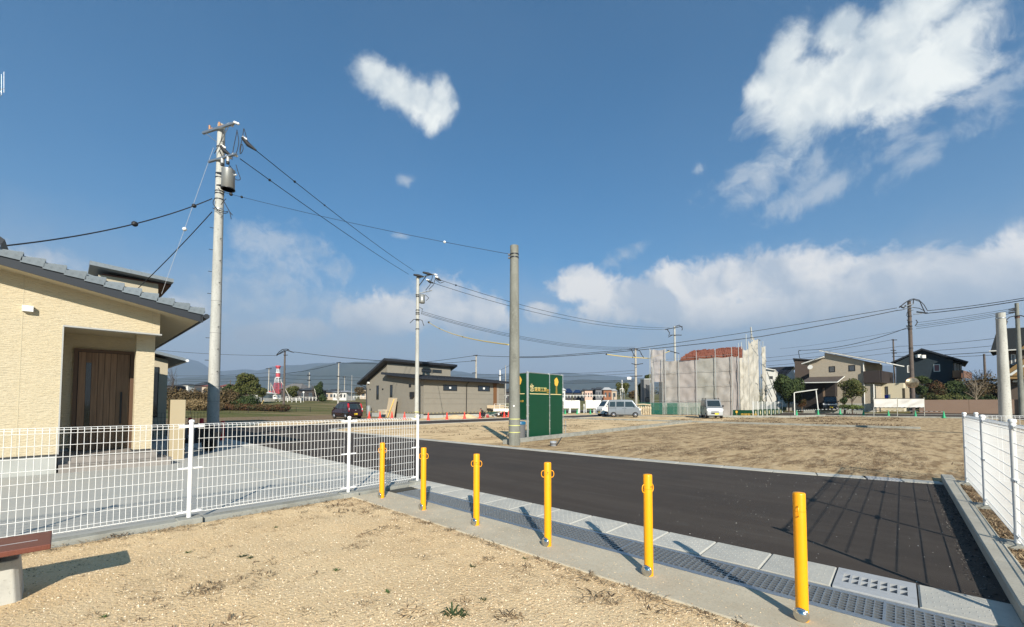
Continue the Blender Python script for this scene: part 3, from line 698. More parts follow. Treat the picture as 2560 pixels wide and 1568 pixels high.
# upper storey at the back left, only its eave and the aerial reach into view
m = MB(RF); m.box(-12, -4.35, 14.0, 20.5, rz(RG)-.5, 6.1); us = obj('upper_wall', m, siding, hs)
e = ST(16, 606, s=13.3)
m = MB(RF); m.prism([(e[1]-.02, e[2]+.05), (e[1]-.1, e[2]-.12), (e[1]-.25, e[2]-.10), (e[1]-3.4, e[2]+.95), (e[1]-3.4, e[2]+1.15), (e[1]-.28, e[2]+.25)], 13.3, 21, 'y'); obj('upper_roof', m, fascia, hs)
an = thing('tv_aerial', AY(-8, 420, 9.5), 'thin metal aerial sticking in at the top left edge', 'aerial')
m = MB(); p0 = AY(-14, 520, 9.5)
m.cyl(AY(-14, 520, 9.5), AY(-14, 190, 9.5), .012, n=6); obj('mast', m, steel, an)
m = MB()
for px, y0, y1 in ((4, 186, 238), (10, 180, 232), (-4, 190, 240)): m.cyl(AY(px, y0, 9.5), AY(px, y1, 9.5), .006, n=5)
m.cyl(AY(-14, 226, 9.5), AY(11, 222, 9.5), .008, n=5); m.tube([AY(0, 226, 9.5), AY(5, 236, 9.5), AY(-2, 243, 9.5), AY(-10, 236, 9.5)], .006, 5); obj('antenna', m, steel, an)

# second house behind
h2 = thing('grey_house', R(2, 24, 0), 'greyish cream house behind the beige house, its flat-roofed upper storey above the tiles', 'house')
wall2 = pm('greige_wall', (.42, .37, .27), .85, bump=[(24, .6, .012, (1, 1, 4))])
m = MB(RF); m.prism([(-9, 0), (2.99, 0), (2.99, 3.32), (-9, 6.2)], 22.8, 30, 'y'); obj('wall', m, wall2, h2)
m = MB(RF); m.prism([(3.52, 3.28), (3.52, 3.40), (-9, 6.45), (-9, 6.3)], 22.3, 30.4, 'y'); r2 = obj('roof', m, tile_mat, h2)
m = MB(RF); m.tube([(3.56, 22.25, 3.30), (3.56, 30.5, 3.30)], .06, 8); obj('gutter_pipe', m, white, r2)
m = MB(RF); m.box(2.46, 2.70, 22.76, 22.80, .9, 3.0); w2 = obj('window', m, darkmetal, h2); m = MB(RF); m.box(2.49, 2.67, 22.745, 22.76, .93, 2.97); obj('pane', m, glass_dark, w2)
m = MB(RF); m.box(.9, 2.95, 26.0, 31, 3.5, 7.22); obj('upper_wall', m, wall2, h2)
m = MB(RF); m.prism([(.6, 7.47), (3.45, 7.30), (3.45, 7.47), (.6, 7.65)], 25.45, 31.5, 'y'); r3 = obj('upper_roof', m, tile_mat, h2)
m = MB(RF); m.box(1.0, 3.43, 26.0, 31.4, 7.22, 7.29); obj('soffit', m, pm('brown_soffit', (.09, .035, .02), .6), r3)
m = MB(RF); m.prism([(-6, 6.6), (.35, 6.75), (2.0, 6.25), (2.9, 5.3), (2.9, 5.1), (-6, 5.1)], 23.8, 27.5, 'y'); obj('hip_roof', m, tile_mat, h2)
# gate pillar and things beside the porch
gp = thing('gate_pillar', R(2.05, 14.05, 0), 'square cream rendered gate pillar right of the porch steps', 'pillar')
m = MB(RF); m.box(1.90, 2.22, 13.9, 14.24, 0, 1.56); obj('shaft', m, pm('cream_render', (.43, .355, .23), .9, layers=[(40, 3, .5, .7, (.42, .34, .2), .5)], bump=[(90, .5, .004)]), gp, bev=.01)
def small_fence(name, t0, s0, t1, s1, h, label, n=None, mat=darkmetal, pitch=.10):
    A, B = R(t0, s0), R(t1, s1); d = B - A; L = d.length; root = thing(name, A, label, 'fence')
    ang = math.atan2(d.y, d.x); fr = Matrix.Translation(A) @ Matrix.Rotation(ang, 4, 'Z')
    np_ = max(2, int(L/2)+1)
    for i in range(np_): m = MB(fr); x = L*i/(np_-1); m.box(x-.02, x+.02, -.02, .02, 0, h+.03); obj('post', m, mat, root)
    m = MB(fr); k = int(L/pitch)
    for i in range(k): x = L*(i+.5)/k; m.box(x-.004, x+.004, -.004, .004, .06, h)
    for j in range(7): z = .06 + (h-.06)*j/6; m.box(0, L, -.006, .006, z-.004, z+.004)
    obj('mesh_panel', m, mat, root); return root
small_fence('garden_fence', 1.6, 20.9, 4.1, 20.9, 1.1, 'low black wire fence behind the gate pillar')
bike = thing('parked_scooter', R(2.6, 15.6, 0), 'dark covered scooter shape in shade behind the cream gate pillar', 'scooter')
BKF = frame(*R(2.75, 15.9, 0), ANG + 2.2)
m = MB(BKF)
for x in (-.55, .55): m.lathe([(.14, -.05), (.23, -.045), (.24, 0), (.23, .045), (.14, .05)], (x, 0, .24), 16, (0, 1, 0))
obj('wheel', m, black, bike)
m = MB(BKF); m.prism([(-.75, .35), (-.2, .25), (.25, .25), (.45, .3), (.62, .95), (.5, .98), (.3, .4), (-.15, .42), (-.2, .75), (-.8, .80), (-.85, .6)], -.14, .14, 'y'); m.cyl((.55, -.3, 1.02), (.55, .3, 1.02), .015, n=6); obj('body', m, pm('scooter_dark', (.03, .03, .035), .3), bike, bev=.02)
# red guard posts by the pole
redm = pm('red_plastic', (.55, .012, .018), .45)
for i, (px, py, h, lab) in enumerate([(555.5, 1102, .78, 'red guard post right beside the near utility pole'), (503, 1090, .80, 'red guard post left of the near utility pole'), (474, 1086, .80, 'leftmost red guard post, near the gate pillar')]):
    w = G(px, py); g = thing('guard_post', w, lab, 'guard post', 'red guard posts by the pole'); m = MB(Matrix.Translation(w))
    m.lathe([(.075, 0), (.075, .74*h/.78), (.06, .77*h/.78), (.02, h)], n=16); obj('post', m, redm, g); m = MB(Matrix.Translation(w)); m.cyl((0,0,.5), (0,0,.62), .077, n=16); obj('band', m, pm('red_band', (.62, .05, .05), .4), g)
w = G(455, 1088); tcone = None

# ------------------------------------------------------------------ utility poles
pole_c = pm('pole_concrete', (.46, .455, .415), .9, layers=[(1.2, 7, .42, .62, (.34, .335, .30), .8, (3, 3, .6)), (18, 6, .54, .68, (.22, .215, .19), .6), (60, 3, .6, .7, (.60, .60, .56), .4)], bump=[(60, .3, .004)], spec=.2)
pole_d = pm('pole_concrete_dark', (.22, .22, .19), .9, layers=[(1.0, 8, .42, .62, (.155, .155, .13), .85, (3, 3, 1.2)), (22, 5, .55, .7, (.30, .30, .265), .6)], bump=[(50, .4, .004)], spec=.2)
pole_old = pm('pole_old', (.125, .10, .085), .9, layers=[(3, 6, .45, .65, (.08, .066, .058), .7)], spec=.2)
pole_pale = pm('pole_pale', (.40, .37, .32), .9, layers=[(3, 6, .45, .65, (.28, .26, .23), .7)], spec=.2)
porc = pm('porcelain', (.78, .76, .72), .25, spec=.6)
brownp = pm('brown_porcelain', (.40, .20, .09), .35)
sleeve = pm('yellow_sleeve', (.72, .52, .11), .5)
def shaft(base, ztop, r0, r1, mat, root, n=20, seg=1):
    m = MB(); pts = [Vector((base.x, base.y, base.z - .3 + (ztop - base.z + .3)*i/8)) for i in range(9)]
    m.tube(pts, [r0 + (r1-r0)*i/8 for i in range(9)], n); return obj('shaft', m, mat, root)
def insulator(m, p, axis=(0,0,1), L=.16, r=.045):
    m.lathe([(r*.5, 0), (r, L*.12), (r*.55, L*.25), (r, L*.45), (r*.55, L*.6), (r, L*.8), (r*.4, L)], p, 10, axis)
def arm_dir(a): return Vector((math.cos(a), math.sin(a), 0))
# --- near pole on the left
b1 = G(531, 1100.5); zt = AY(545, 313, b1.y).z
p1 = thing('utility_pole', b1, 'tall pale concrete utility pole with grey transformer, behind the white fence', 'utility pole')
shaft(b1, zt, .215, .135, pole_c, p1, 24)
def rP1(z): return .215 + (.135-.215)*(z+.3)/(zt+.3)
def zof(px, py, Y=b1.y): return AY(px, py, Y).z
ad = Vector((.94, -.34, 0)).normalized(); an_ = Vector((-ad.y, ad.x, 0))
for k, (z, a0, a1, hh) in enumerate([(zof(545, 328), -.85, .95, .045), (zof(545, 405), -.45, 1.15, .035)]):
    c = Vector((b1.x, b1.y, z)) - an_*.17*1.0
    ang = math.atan2(ad.y, ad.x); m = MB(Matrix.Translation(c) @ Matrix.Rotation(ang, 4, 'Z')); m.box(a0, a1, -.04, .04, -hh, hh)
    arm = obj('crossarm', m, steel, p1)
    if k == 0:
        m = MB(Matrix.Translation(c) @ Matrix.Rotation(ang, 4, 'Z')); m.cyl((-.7, .0, -.03), (-.05, .1, -.55), .014, n=6); m.cyl((.7, .0, -.03), (.05, .1, -.55), .014, n=6); obj('brace', m, steel, arm)
        for x in (-.45, .12): m = MB(Matrix.Translation(c + ad*x)); insulator(m, (0,0,hh), L=.2, r=.05); insulator(m, (0,0,hh), (1,0,.6), L=.16, r=.04); obj('insulator', m, brownp, arm)
    for x in ((.62, .95) if k == 0 else (.55, .92)):
        m = MB(Matrix.Translation(c + ad*x)); insulator(m, (0, 0, hh), (.9, 0, -.35), .24, .06); obj('insulator', m, porc, arm)
    if k == 1:
        for x in (.35, .68): m = MB(Matrix.Translation(c + ad*x)); m.cyl((0,0,-.02), (0,0,-.22), .05, n=10); obj('cutout_fuse', m, pm('fuse_grey', (.5, .5, .48), .4), arm); m = MB(Matrix.Translation(c + ad*x)); m.cyl((0,0,-.22), (0,0,-.32), .06, n=10); obj('fuse_cap', m, black, arm)
tx = AY(572, 430, b1.y - .1); tz0, tz1 = zof(572, 478), zof(572, 428)
tr = MB(Matrix.Translation((tx.x, b1.y - .12, 0))); tr.lathe([(.20, tz0), (.235, tz0+.03), (.235, tz1-.1), (.245, tz1-.06), (.245, tz1-.03), (.15, tz1+.02), (.05, tz1+.03)], n=24)
tro = obj('transformer', tr, pm('transformer_grey', (.30, .30, .28), .4, .5), p1)
m = MB(Matrix.Translation((tx.x, b1.y - .12, 0))); m.lathe([(.255, tz0), (.255, tz0+.025)], n=24); m.box(-.45, -.2, -.04, .04, tz0+.15, tz0+.2); m.box(-.45, -.2, -.04, .04, tz1-.2, tz1-.13); obj('bracket', m, darkmetal, tro)
m = MB(Matrix.Translation((tx.x, b1.y - .12, 0))); m.cyl((.2, 0, tz1-.25), (.33, 0, tz1-.22), .03, n=8); m.cyl((.1, -.1, tz1), (.1, -.1, tz1+.08), .03, n=8); obj('bushing', m, porc, tro)
for px, py in ((545, 370), (540, 480), (540, 486), (540, 500), (540, 524), (540, 436), (541, 446)):
    z = zof(px, py); m = MB(Matrix.Translation((b1.x, b1.y, z))); m.cyl((0,0,-.02), (0,0,.02), rP1(z)+.012, n=20); obj('pole_band', m, darkmetal if py < 520 else steel, p1)
for i in range(16):
    z = 2.3 + i*.45; sgn = 1 if i % 2 else -1; m = MB(Matrix.Translation((b1.x, b1.y, z))); d = Vector((.8*sgn, -.5, 0)).normalized()
    m.cyl(d*rP1(z)*.9, d*(rP1(z)+.13), .011, n=6); obj('step_bolt', m, darkmetal, p1)
for z in (1.55, 2.15, 4.3, 5.6):
    m = MB(Matrix.Translation((b1.x, b1.y, z))); m.cyl((0,0,0), (0,0,.012), rP1(z)+.004, n=20); obj('seam', m, pm('seam', (.15, .15, .14), .8), p1)
# tangle of jumpers and clipped leads
m = MB()
def AP(px, py, dy=0): return AY(px, py, b1.y + dy)
for pts in ([(593, 325), (588, 350), (583, 375), (580, 400)], [(592, 325), (597, 355), (590, 385), (584, 388)], [(609, 322), (606, 345), (600, 370), (601, 385), (608, 372), (604, 360), (600, 385)], [(610, 322), (615, 340), (618, 352)], [(557, 326), (553, 350), (545, 368), (536, 384)],
            [(574, 414), (582, 424), (582, 432)], [(590, 412), (595, 430), (601, 448), (592, 450), (588, 447)], [(551, 385), (549, 376), (558, 396)], [(558, 360), (559, 352), (558, 368)],
            [(552, 512), (560, 502), (565, 497)], [(558, 500), (572, 526), (581, 538)], [(560, 505), (574, 530), (578, 548)], [(548, 525), (560, 530), (571, 528)], [(536, 497), (533, 510), (546, 525), (550, 527)], [(548, 530), (562, 534), (570, 531)], [(545, 470), (552, 478), (562, 480)], [(532, 520), (545, 528)]):
    q = [AP(x, y, -.25) for x, y in pts]
    # smooth
    sm = []
    for i in range(len(q)-1):
        for k in range(4):
            f = k/4; p_1 = q[max(i-1, 0)]; p_2 = q[i]; p_3 = q[i+1]; p_4 = q[min(i+2, len(q)-1)]
            sm.append(.5*((2*p_2) + (p_3-p_1)*f + (2*p_1-5*p_2+4*p_3-p_4)*f*f + (3*p_2-p_1-3*p_3+p_4)*f**3))
    sm.append(q[-1]); m.tube(sm, .014, 5)
jw = obj('jumper_wires', m, cable, p1); jw['kind'] = 'stuff'

# --- wires
def wire(pts, r, label, mat=cable, sag=0.0, n=24, name='wire', cat='overhead wire', balls=(), group='overhead wires', sleeves=None):
    root_pts = []
    for (a, b) in zip(pts, pts[1:]):
        for i in range(n):
            f = i/n; p = a.lerp(b, f); p.z -= sag*4*f*(1-f)*(b-a).length/30; root_pts.append(p)
    root_pts.append(pts[-1])
    m = MB(); m.tube(root_pts, r, 5); o = obj(name, m, mat, None, label, cat, group, org=pts[0])
    for f, rr, mt in balls:
        p = root_pts[int(f*(len(root_pts)-1))]; mb = MB(Matrix.Translation(p)); d = (root_pts[-1]-root_pts[0]).normalized()
        mb.lathe([(rr*.3, -rr), (rr*.85, -rr*.5), (rr, 0), (rr*.85, rr*.5), (rr*.3, rr)], (0,0,0), 10, d); obj('wire_clip', mb, mt, o)
    return o
# near pole -> second pole
b2 = G(1041.6, 1048.5); z2 = AY(1045, 692, b2.y).z
wire([AY(637, 374, b1.y-.3), AY(1035, 677, b2.y-.2)], .017, 'upper black power line from the near transformer pole to the second pole', sag=.25, balls=((.13, .06, darkmetal), (.27, .05, darkmetal)))
wire([AY(600, 397, b1.y-.3), AY(1022, 686, b2.y-.2)], .017, 'lower black power line from the near transformer pole to the second pole', sag=.2, balls=((.10, .06, darkmetal),))
m = MB(); 
for a, b in (((607, 345), (640, 376)), ((553, 366), (576, 388))): m.tube([AP(*a, -.3), AP((a[0]+b[0])/2-3, (a[1]+b[1])/2+1, -.3), AP(*b, -.3)], [.07, .09, .035], 8)
obj('line_clamp', m, black, p1)
m = MB()
for a in ((606, 343), (553, 364)): insulator(m, AP(*a, -.3), (.8, 0, -.5), .22, .06)
obj('strain_insulator', m, porc, p1)
wire([AY(530, 497, b1.y-.2), AY(-60, 622, 9.5)], .019, 'thick black service cable sagging left from the near pole', sag=1.05, balls=((.15, .08, black), (.48, .09, black)))
wire([AY(530, 530, b1.y-.2), AY(344, 722, 19.0)], .018, 'black service cable dropping from the near pole to the roof behind', sag=.35)
wire([AY(534, 369, b1.y-.1), AY(404, 735, 18.0)], .007, 'thin pale guy wire left of the near pole', mat=pm('galv_wire', (.55, .55, .55), .5), balls=((.58, .085, porc),))
b3 = G(1286, 1114); z3 = AY(1293, 615, b3.y).z
wire([AY(551, 479, b1.y), AY(1282, 637, b3.y)], .008, 'thin line with white balls from the near pole to the bare concrete pole', sag=.28, balls=((.06, .07, black), (.12, .05, black), (.075, .055, porc), (.80, .05, porc)))
# --- bare concrete pole in the middle
p3 = thing('concrete_pole', b3, 'bare grey concrete pole beside the green sign, yellow bands near its foot', 'pole')
shaft(b3, z3, .207, .148, pole_d, p3, 28)
def rP3(z): return .207 + (.148-.207)*(z+.3)/(z3+.3)
ylw = pm('yellow_tape', (.62, .62, .22), .5)
for py in (1047.5, 1063.5, 1080.5):
    z = AY(1287, py, b3.y).z; m = MB(Matrix.Translation((b3.x, b3.y, z))); m.cyl((0,0,-.012), (0,0,.012), rP3(z)+.006, n=28); obj('tape_band', m, ylw, p3)
for py in (637, 645):
    z = AY(1293, py, b3.y).z; m = MB(Matrix.Translation((b3.x, b3.y, z))); m.cyl((0,0,-.02), (0,0,.02), rP3(z)+.01, n=24); m.box(-.22, -.15, -.03, .03, -.03, .03); obj('pole_band', m, darkmetal, p3)
z = AY(1283, 1015, b3.y).z; m = MB(Matrix.Translation((b3.x, b3.y, z))); m.cyl((-.02, -rP3(z)-.008, 0), (-.02, -rP3(z)+.03, 0), .03, n=12); obj('white_disc', m, white, p3)
z = AY(1285, 895, b3.y).z; m = MB(Matrix.Translation((b3.x, b3.y, z)))
ringpts = [(.055*math.cos(a*math.pi/8), -math.sqrt(max(0, rP3(z)**2-(.055*math.cos(a*math.pi/8))**2))-.004, .06*math.sin(a*math.pi/8)) for a in range(17)]
m.tube(ringpts, .006, 5, caps=False); m.box(-.06, .05, -rP3(z)-.008, -rP3(z)+.01, -.135, -.12); m.cyl((0, -rP3(z)-.006, 0), (0, -rP3(z)+.01, 0), .02, n=8); m.tube([(-.03, -rP3(z)-.002, .09), (0, -rP3(z)-.004, .115), (.04, -rP3(z)-.002, .10)], .006, 5); obj('cast_mark', m, pm('cast_dark', (.10, .10, .09), .9), p3)
# --- second pole, by the brown house
p2 = thing('utility_pole', b2, 'concrete utility pole with small transformer in front of the brown house', 'utility pole')
shaft(b2, z2, .205, .14, pole_c, p2, 16)
def B2(px, py, d=0): return AY(px, py, b2.y + d)
m = MB(); m.tube([B2(1040, 697), B2(1085, 685)], .05, 6); a_ = obj('crossarm', m, steel, p2); m = MB(); m.tube([B2(1042, 722), B2(1065, 691)], .045, 6); obj('brace', m, darkmetal, p2)
m = MB(); m.tube([B2(1038, 736), B2(1080, 726)], .05, 6); obj('crossarm', m, steel, p2)
m = MB()
for a, b in (((1034, 687), (1060, 692)), ((1057, 681), (1084, 688)), ((1069, 701), (1080, 708)), ((1090, 695), (1103, 702))): m.tube([B2(*a, -.3), B2((a[0]+b[0])/2, (a[1]+b[1])/2, -.3), B2(*b, -.3)], [.08, .13, .04], 6)
obj('line_clamp', m, black, p2)
m = MB()
for a in ((1086, 686), (1088, 692), (1066, 699)): insulator(m, B2(*a, -.3), (1, 0, -.3), .3, .1)
obj('insulator', m, porc, p2)
m = MB(); q = B2(1055, 750, -.3); m.lathe([(.26, 0), (.28, .05), (.28, .78), (.2, .82)], (q.x, q.y, B2(1055, 760).z), 14); obj('transformer', m, pm('transformer_grey', (.3, .3, .28)), p2)
m = MB()
for pts in ([(1082, 690), (1075, 712), (1064, 726)], [(1089, 694), (1084, 712), (1072, 724)], [(1088, 698), (1100, 708), (1110, 705)], [(1025, 808), (1034, 799), (1044, 798), (1055, 801), (1060, 815)], [(1055, 801), (1058, 810), (1060, 815)], [(1063, 737), (1072, 745), (1066, 752)], [(1048, 768), (1056, 772), (1054, 786)]): m.tube([B2(*p, -.3) for p in pts], .03, 5)
jw2 = obj('jumper_wires', m, cable, p2); jw2['kind'] = 'stuff'
for py in (738, 742, 776, 782, 786, 800, 823): m = MB(Matrix.Translation((b2.x, b2.y, B2(1044, py).z))); m.cyl((0,0,-.04), (0,0,.04), .19, n=14); obj('pole_band', m, darkmetal, p2)
for px, py, r_ in ((1041.6, 1030, .21), (1041.6, 1042, .21)): m = MB(Matrix.Translation((b2.x, b2.y, B2(px, py).z))); m.cyl((0,0,-.03), (0,0,.03), r_+.004, n=16); obj('tape_band', m, ylw, p2)
# poles farther off
def far_pole(px, ptop, Y, label, r0=.17, r1=.10, mat=pole_pale, arms=(), zbase=None, pb=None, top=None):
    b = base_at(px, Y)
    zt_ = AY(px, ptop, Y).z
    root = thing('utility_pole', b, label, 'utility pole', 'poles beyond the lots'); shaft(b, zt_, r0, r1, mat, root, 10)
    for (x0, x1, py0, py1) in arms:
        m = MB(); m.tube([AY(x0, py0, Y-.2), AY(x1, py1, Y-.2)], .045*Y/50, 5); obj('crossarm', m, darkmetal, root)
    return root
b4Y = 62
fp = {}
fp[1690] = far_pole(1689, 816, 62, 'pale utility pole rising behind the left part of the sheeted house', .19, .13, pole_c, arms=((1662, 1706, 824, 816), (1676, 1704, 838, 838), (1668, 1698, 876, 884)))
fp[1590] = far_pole(1590, 871, 58, 'utility pole right of the left silver van', .2, .13, pole_pale, arms=((1573, 1594, 873, 872), (1579, 1590, 909, 912), (1590, 1607, 912, 909), (1575, 1606, 941, 940)))
m = MB(); m.box(*sorted((AY(1567, 944, 57.8).x, AY(1577, 944, 57.8).x)), 57.6, 58, AY(1570, 949, 57.8).z, AY(1570, 943, 57.8).z); obj('street_light', m, white, fp[1590])
m = MB()
for pts in ([(1662, 824), (1671, 823)], [(1671, 843), (1680, 838)], [(1689, 816), (1698, 813), (1706, 820), (1705, 826)], [(1668, 824), (1674, 832), (1672, 840)]): m.tube([AY(x, y, 61.8) for x, y in pts], .06, 5)
obj('jumper_wires', m, cable, fp[1690])
m = MB()
for pts in ([(1578, 872), (1583, 884), (1589, 893)], [(1602, 884), (1606, 890), (1610, 895)], [(1586, 890), (1582, 888)], [(1590, 872), (1600, 878), (1604, 886)], [(1594, 940), (1606, 940)]): m.tube([AY(x, y, 57.8) for x, y in pts], .05, 5)
obj('jumper_wires', m, cable, fp[1590])
fp[711] = far_pole(710, 876, 78, 'leaning-armed utility pole left of the maroon car, beyond the hedge', .22, .14, pole_old, arms=((697, 722, 886, 874), (716, 735, 876, 881), (709, 719, 888, 888)))
m = MB()
for pts in ([(691, 888), (698, 880), (706, 874), (716, 873), (722, 874)], [(692, 889), (704, 880), (711, 876)], [(722, 876), (728, 880), (735, 881)]): m.tube([AY(x, y, 77.7) for x, y in pts], .075, 5)
obj('jumper_wires', m, cable, fp[711])
for px, pt, Y, r, mt, lab, arms in [
    (671, 920, 112, .19, pole_pale, 'pale pole beside the red and white mast', ((665, 679, 922, 922),)),
    (676.5, 957, 105, .13, pole_pale, 'short pole with a round red sign beside the mast', ()),
    (575, 951, 90, .13, pole_old, 'short dark pole at the left of the large evergreen', ()),
    (772.5, 931, 118, .17, pole_pale, 'pale pole left of the round dark tree', ((768, 777, 938, 938), (768, 777, 951, 951))),
    (845.6, 906, 92, .19, pole_pale, 'pale pole behind the maroon car', ((841, 852, 907, 906), (842, 849, 941, 941))),
    (861, 940, 160, .18, pole_pale, 'small far pole left of the thin mast behind the car', ((857, 865, 943, 943),)),
    (879, 938, 130, .10, pole_pale, 'thin white pole between the car and the brown house', ()),
    (1190, 889, 72, .2, pole_pale, 'pole standing behind the brown house roof', ((1183, 1194, 889, 888), (1178, 1190, 902, 902), (1180, 1190, 933, 932))),
    (1250, 925, 60, .13, porc, 'white pole at the right end of the brown house', ((1246, 1257, 939, 938),)),
    (1264, 914, 82, .11, pole_pale, 'thin pale pole just left of the bare concrete pole', ()),
    (2238, 848, 78, .17, pole_old, 'dark pole between the cream house and the navy house', ((2228, 2242, 850, 850), (2227, 2240, 876, 876), (2230, 2242, 883, 883))),
    (2465, 885, 66, .2, pole_old, 'short dark pole right of the navy house balcony', ())]:
    fp[px] = far_pole(px, pt, Y, lab, r, r*.65, mt, arms)
# thick pole on the back street
Yb = 50
bb = base_at(2281.7, Yb)
ps = thing('utility_pole', bb, 'dark brown street pole with arched cables, between cream and navy houses', 'utility pole')
shaft(bb, AY(2281.7, 752, Yb).z, .24, .17, pole_old, ps, 14)
def C2(px, py, d=-.3): return AY(px, py, Yb + d)
m = MB(); m.tube([C2(2255, 768), C2(2284, 760)], .06, 6); m.tube([C2(2284, 786), C2(2305, 784)], .05, 6); m.tube([C2(2262, 772), C2(2284, 768)], .04, 6); obj('crossarm', m, steel, ps)
m = MB()
for pts, r in (([(2248, 768), (2262, 757), (2275, 749), (2284, 747), (2297, 750), (2310, 762), (2318, 776)], .04), ([(2248, 769), (2266, 755), (2284, 749), (2300, 754), (2306, 768), (2312, 780)], .05), ([(2240, 777), (2255, 775), (2270, 770), (2284, 769), (2298, 771), (2312, 778)], .04), ([(2284, 748), (2283, 760)], .05),
               ([(2250, 766), (2258, 770), (2264, 764)], .09), ([(2292, 780), (2300, 781), (2318, 783)], .09), ([(2268, 800), (2275, 806), (2272, 812), (2278, 818)], .06), ([(2290, 800), (2294, 806), (2288, 815)], .05), ([(2266, 815), (2275, 818), (2270, 822)], .08), ([(2284, 775), (2268, 780), (2266, 790)], .03)): m.tube([C2(*p) for p in pts], r, 5)
obj('jumper_wires', m, cable, ps)['kind'] = 'stuff'
for py in (762, 790, 804, 815, 822, 870): m = MB(Matrix.Translation((bb.x, bb.y, C2(2281, py).z))); m.cyl((0,0,-.05), (0,0,.05), .22, n=12); obj('pole_band', m, darkmetal, ps)
# round traffic mirror on that pole
mr = thing('traffic_mirror', C2(2278, 958, -1.0), 'oval-looking round traffic mirror on the brown street pole', 'traffic mirror')
q = C2(2280, 957, -.9); v = (Vector((0,0,1.45)) - q).normalized(); axm = (v + Vector((.9, 0, .0))).normalized()
m = MB(); m.lathe([(.75, 0), (.8, .02), (.8, .06), (.74, .07), (.6, .12), (.3, .17), (.02, .19)], q, 28, Vector((-.05, -1, .0))); m2 = MB(); 
for v_ in m.v: m2.v.append((v_[0], v_[1], q.z + (v_[2]-q.z)*.72))
m2.f = m.f; m2.mi = m.mi; m2.sm = m.sm
obj('mirror', m2, pm('mirror_face', (.30, .24, .16), .25, .7, layers=[(3, 4, .45, .6, (.12, .09, .06), .8)]), mr)
m = MB(); pts = [q + Vector((.81*math.cos(a*math.pi/12), -.03, .585*math.sin(a*math.pi/12))) for a in range(25)]; m.tube(pts, .04, 5, caps=False); obj('rim', m, pm('mirror_rim', (.20, .11, .06), .5), mr)
# right-hand bare pole and the one behind it
b5 = base_at(2511, 19.0); b5.z = 0.0
p5 = thing('concrete_pole', b5, 'thick bare grey concrete pole behind the right fence', 'pole'); shaft(b5, AY(2497, 783, 19).z, .222, .155, pole_c, p5, 24)
m = MB(Matrix.Translation((b5.x, b5.y, AY(2498, 796, 19).z))); m.cyl((0,0,-.02), (0,0,.02), .175, n=20); m.box(-.24, .24, -.02, .02, -.03, -.01); obj('pole_band', m, steel, p5)
b6 = base_at(2553, 44); p6 = thing('utility_pole', b6, 'slim grey pole at the far right edge, cables leaving its top', 'utility pole'); shaft(b6, AY(2536, 758, 44).z, .235, .15, pole_d, p6, 16)
m = MB(Matrix.Translation((b6.x, b6.y, AY(2540, 793, 44).z))); m.cyl((0,0,-.12), (0,0,.12), .19, n=14); obj('pole_band', m, pm('rust_band', (.10, .05, .035), .7), p6)
m = MB()
for py in (771, 775, 780): m.tube([AY(2522, py+3, 43.8), AY(2537, py, 43.8)], [.05, .09], 6)
m.tube([AY(2515, 812, 43.8), AY(2516, 800, 43.8), AY(2524, 793, 43.8), AY(2538, 790, 43.8), AY(2552, 789, 43.8), AY(2562, 792, 43.8)], .05, 5); m.tube([AY(2514, 811, 43.8), AY(2517, 803, 43.8)], .1, 6)
obj('jumper_wires', m, cable, p6)['kind'] = 'stuff'

# long overhead lines
def L(px, py, Y): return AY(px, py, Y)
Wl = lambda pts, r, lab, sag=.4, **k: wire([L(*p) for p in pts], r, lab, sag=sag, **k)
Wl([(1081, 707, b2.y-.3), (1660, 824, 61.8)], .022, 'lower of the two lines from the second pole passing behind the bare pole', .9, balls=((.04, .09, black),))
Wl([(1103, 701, b2.y-.3), (1674, 820, 61.8)], .022, 'upper of the two lines from the second pole passing behind the bare pole', .9, balls=((.05, .09, black),))
for i, (a, b, w_) in enumerate([(779, 868, 'top'), (783, 871, 'middle'), (786, 874, 'bottom')]): Wl([(1056, a, b2.y-.2), (1588, b, 57.8)], .018, w_ + ' one of three low cables leaving the second pole to the right', .95)
Wl([(1072, 806, b2.y-.2), (1271, 862, b3.y)], .024, 'yellow-sleeved cable from the second pole to the bare concrete pole', .35, mat=sleeve, balls=((.02, .1, black), (.33, .05, black), (.67, .04, black)))
Wl([(1516, 886, 50), (1622, 896, 57), (1674, 878, 61)], .05, 'yellow-sleeved cable passing the pole left of the sheeted house', .25, mat=sleeve, balls=((.01, .1, black), (.3, .1, black)))
Wl([(380, 874, 80), (693, 889, 78)], .032, 'single cable from the left edge of the fields to the leaning-armed pole', .35)
Wl([(735, 880, 78), (960, 903, 74), (1000, 906, 73)], .05, 'paired cable from the leaning-armed pole to the brown house roof', .2)
Wl([(846, 907, 92), (1000, 910, 80)], .05, 'cable from the pole behind the car to the brown roof', .1)
Wl([(846, 908, 92), (714, 934, 80)], .045, 'cable rising across the hills to the pole behind the car', .6)
Wl([(1067, 905, 74), (1188, 889, 72), (1276, 892, 66), (1359, 891, 62), (1589, 872, 58), (2242, 770, 50)], .036, 'upper of the long pair of black cables crossing above the lots', .12, n=14)
Wl([(1276, 894, 66), (1359, 893.5, 62), (1589, 876, 58), (1900, 842, 53), (2244, 776, 50)], .045, 'lower of the long pair of black cables crossing above the lots', .15, n=14)
Wl([(1067, 910, 74), (1180, 903, 72)], .035, 'short cable above the brown roof meeting the pole behind', .1)
Wl([(2318, 777, 50), (2580, 742, 40)], .034, 'upper of the pair of cables leaving the brown street pole to the right', .35)
Wl([(2312, 784, 50), (2580, 747, 40)], .042, 'lower of the pair of cables leaving the brown street pole to the right', .35)
